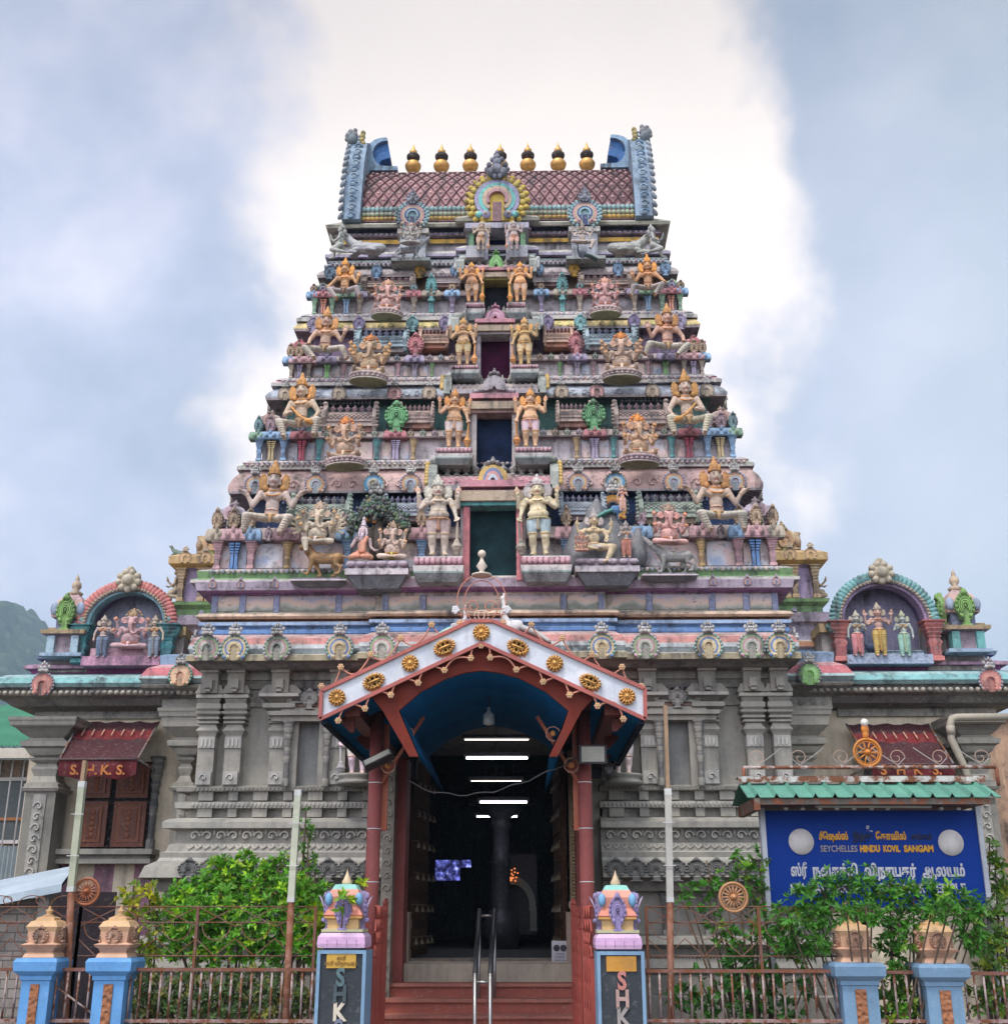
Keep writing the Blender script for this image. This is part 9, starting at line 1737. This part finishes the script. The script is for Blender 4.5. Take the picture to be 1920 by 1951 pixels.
shrub('yellow_green_shrub','yellow-green young shrub between the striped wall and the left bush','bush',(at(270,1900,10.3).x,10.3,0), [(245,1715,10.3,0.11),(285,1702,10.3,0.10),(262,1745,10.3,0.12),(300,1735,10.4,0.12),(265,1790,10.2,0.13),(285,1820,10.2,0.12),(240,1760,10.3,0.07),(255,1690,10.3,0.06)], 300, 0.062, (0.16,0.26,0.02), 5, young=0.45, per=6)
shrub('variegated_hedge','grey-green low hedge behind the bars of the left railing','hedge',(at(420,1930,10.2).x,10.2,0), [(270+i*42,1880+(i%2)*22,10.1,0.22) for i in range(8)]+[(280+i*45,1925,10.05,0.20) for i in range(7)], 460, 0.042, (0.10,0.17,0.055), 21, per=6, young=0.2)
shrub('sapling','thin tall sapling with sparse leaves above the left bush','sapling',(at(585,1900,10.8).x,10.8,0), [(583,1545,10.8,0.035),(581,1570,10.8,0.05),(588,1590,10.8,0.06),(580,1615,10.8,0.06),(590,1640,10.8,0.08),(600,1660,10.8,0.06)], 800, 0.04, G2, 8, per=5)
shrub('gatepost_bush','bright leafy branches hanging over the top of the left gate pier','bush',(at(600,1900,10.1).x,10.1,0), [(640,1712,9.95,0.09),(668,1695,9.95,0.07),(655,1722,9.5,0.07),(615,1745,10.0,0.13),(612,1785,10.0,0.12),(690,1682,9.9,0.04)], 420, 0.062, (0.13,0.28,0.02), 31, young=0.4, per=6)
shrub('climber','loose dark green climber left of the signboard','climber',(at(1440,1900,10.2).x,10.2,0), [(1310,1700,10.2,0.09),(1345,1690,10.2,0.10),(1380,1680,10.2,0.09),(1420,1660,10.2,0.11),(1445,1640,10.3,0.10),(1400,1625,10.3,0.06),(1435,1690,10.2,0.12),(1350,1740,10.1,0.10),(1370,1775,10.1,0.11),(1440,1730,10.2,0.12),(1460,1770,10.1,0.14),(1410,1800,10.1,0.14),(1300,1720,10.1,0.06),(1345,1640,10.2,0.0)], 330, 0.058, G2, 41, young=0.06, per=6)
shrub('sign_bush','dense drooping green shrub covering the foot of the signboard','bush',(at(1660,1900,10.0).x,10.0,0),
   [(1500,1745,9.75,0.13),(1530,1712,9.8,0.14),(1570,1700,9.8,0.15),(1615,1690,9.8,0.15),(1650,1686,9.8,0.13),(1695,1702,9.8,0.15),(1740,1712,9.8,0.15),(1785,1700,9.8,0.14),(1825,1712,9.8,0.14),(1855,1735,9.8,0.12),(1560,1750,9.8,0.15),(1610,1745,9.75,0.13),(1660,1748,9.75,0.14),(1710,1758,9.75,0.16),(1770,1745,9.75,0.14),(1850,1780,9.8,0.16),(1490,1790,9.9,0.15),(1525,1800,9.9,0.15),(1700,1810,9.8,0.13),(1705,1850,9.75,0.11),(1560,1790,9.7,0.09),(1735,1785,9.6,0.08),(1612,1738,9.42,0.07),(1650,1728,9.42,0.08),(1632,1745,9.40,0.045),(1775,1735,9.42,0.08),(1808,1728,9.42,0.08),(1825,1745,9.42,0.05)], 420, 0.062, G2, 51, per=7, young=0.07, droop=0.7, lw=0.36)
shrub('low_shrub','low leafy shrub behind the right railing','bush',(at(1450,1930,10.1).x,10.1,0), [(1300,1900,10.1,0.14),(1340,1925,10.1,0.15),(1390,1885,10.1,0.15),(1430,1925,10.1,0.16),(1470,1880,10.1,0.14),(1500,1930,10.1,0.13),(1400,1840,10.1,0.13),(1440,1830,10.1,0.12),(1530,1880,10.1,0.10),(1330,1860,10.1,0.06)], 300, 0.07, G3, 61, per=6, young=0.08)
shrub('young_shrub','yellow-green shrub growing between the two grey-blue posts','bush',(at(1715,1930,9.9).x,9.9,0), [(1700,1895,9.8,0.12),(1725,1880,9.8,0.11),(1715,1925,9.75,0.14),(1745,1915,9.8,0.10),(1690,1935,9.75,0.12)], 420, 0.055, (0.10,0.26,0.03), 71, per=7, young=0.2)
shrub('corner_shrub','tall flowering shrub at the far right of the signboard','bush',(at(1890,1930,10.1).x,10.1,0), [(1895,1640,10.4,0.12),(1905,1690,10.3,0.15),(1890,1740,10.2,0.15),(1910,1790,10.1,0.17),(1870,1800,10.1,0.15),(1890,1850,10.0,0.16),(1860,1905,9.95,0.13),(1900,1900,10.0,0.15),(1885,1605,10.4,0.05)], 360, 0.055, (0.085,0.18,0.025), 81, per=7, young=0.2)
# ------------------------------------------------------------------ ground, road, wooded hill
gm = plain('ground_dirt', (0.14,0.11,0.08), rough=0.95, var=0.4, scale=1.5); am = plain('asphalt', (0.05,0.05,0.052), rough=0.9, var=0.3, scale=4)
q = MB(); q.box(-1000,1000,-150,1100,-0.5,0.0); struct(q.build('ground', gm)); q = MB(); q.box(-60,60,-8,8.2,-0.1,0.004); struct(q.build('road', am))
q = MB(); q.box(-60,60,8.2,9.5,-0.1,0.13); struct(q.build('pavement', plain('concrete', (0.30,0.28,0.26), rough=0.9, var=0.3, scale=3)))
hm, t, b = new_mat('wooded_hill'); g = t.nodes.new('ShaderNodeNewGeometry'); n_ = noise(t, g.outputs['Position'], 0.07, 8, 0.75); n2_ = noise(t, g.outputs['Position'], 0.008, 4, 0.6)
hb_ = ramp(t, n_, [(0.38,(0.004,0.014,0.008)),(0.52,(0.02,0.05,0.02)),(0.66,(0.06,0.10,0.035))]); hb_ = mixc(t, ramp(t, n2_, [(0.5,0.0),(0.65,0.5)]), hb_, (0.10,0.11,0.06)); L(t, hb_, b.inputs['Base Color']); b.inputs['Roughness'].default_value = 1.0
Yh = 800; rid = [( -880, at(0,1120,Yh).z*1.1), (at(0,1157,Yh).x, at(0,1157,Yh).z), (at(35,1160,Yh).x, at(35,1160,Yh).z), (at(70,1174,Yh).x, at(70,1174,Yh).z), (at(90,1196,Yh).x, at(90,1196,Yh).z), (at(180,1300,Yh).x, at(180,1300,Yh).z), (at(330,1420,Yh).x, at(330,1420,Yh).z), (at(800,1640,Yh).x, 25), (1400, 10)]
rx = np.array([a for a, _ in rid]); rz = np.array([b_ for _, b_ in rid]); nx_, ny_ = 420, 90; xs = np.linspace(-880,880,nx_); ys = np.linspace(0,1,ny_); rn = np.random.RandomState(4); vs = []
bumps = [(rn.uniform(-700,900), rn.uniform(0,1), rn.uniform(12,40)) for _ in range(400)]
for v in ys:
    prof_ = math.sin(math.pi*min(1, v*1.0)/1.0*0.5) if v <= 1 else 1
    for x in xs:
        top_ = np.interp(x, rx, rz); z = top_*prof_**1.2 + 4*math.sin(x*0.051+v*9)*math.sin(v*14+x*0.011)*v*(1-v)*3 + rn.uniform(-3.5,5.0)*(v > 0.05); vs.append((x, Yh-400*(1-v)+rn.uniform(-3,3), z-2))
fs = [(j*nx_+i, j*nx_+i+1, (j+1)*nx_+i+1, (j+1)*nx_+i) for j in range(ny_-1) for i in range(nx_-1)]
me = bpy.data.meshes.new('hill'); k0 = len(vs); vs2 = [(x, Yh+200, 0) for x in xs]; fs += [((ny_-1)*nx_+i, (ny_-1)*nx_+i+1, k0+i+1, k0+i) for i in range(nx_-1)]; me.from_pydata(vs+vs2, [], fs); me.materials.append(hm); o_ = bpy.data.objects.new('wooded_hill', me); COL.objects.link(o_); struct(o_)
# humid air between the temple and the hill
hz_ = bpy.data.materials.new('humid_air'); hz_.use_nodes = True; t = hz_.node_tree; t.nodes.clear(); pv = t.nodes.new('ShaderNodeVolumePrincipled'); pv.inputs['Color'].default_value = (0.60,0.80,0.97,1); pv.inputs['Density'].default_value = 0.0006; ou = t.nodes.new('ShaderNodeOutputMaterial'); L(t, pv.outputs[0], ou.inputs['Volume'])
q = MB(); q.box(-1020,1020,-160,1120,-1.5,at(0,1120,Yh).z*1.1+8); hz = q.build('haze', hz_); hz['kind'] = 'stuff'
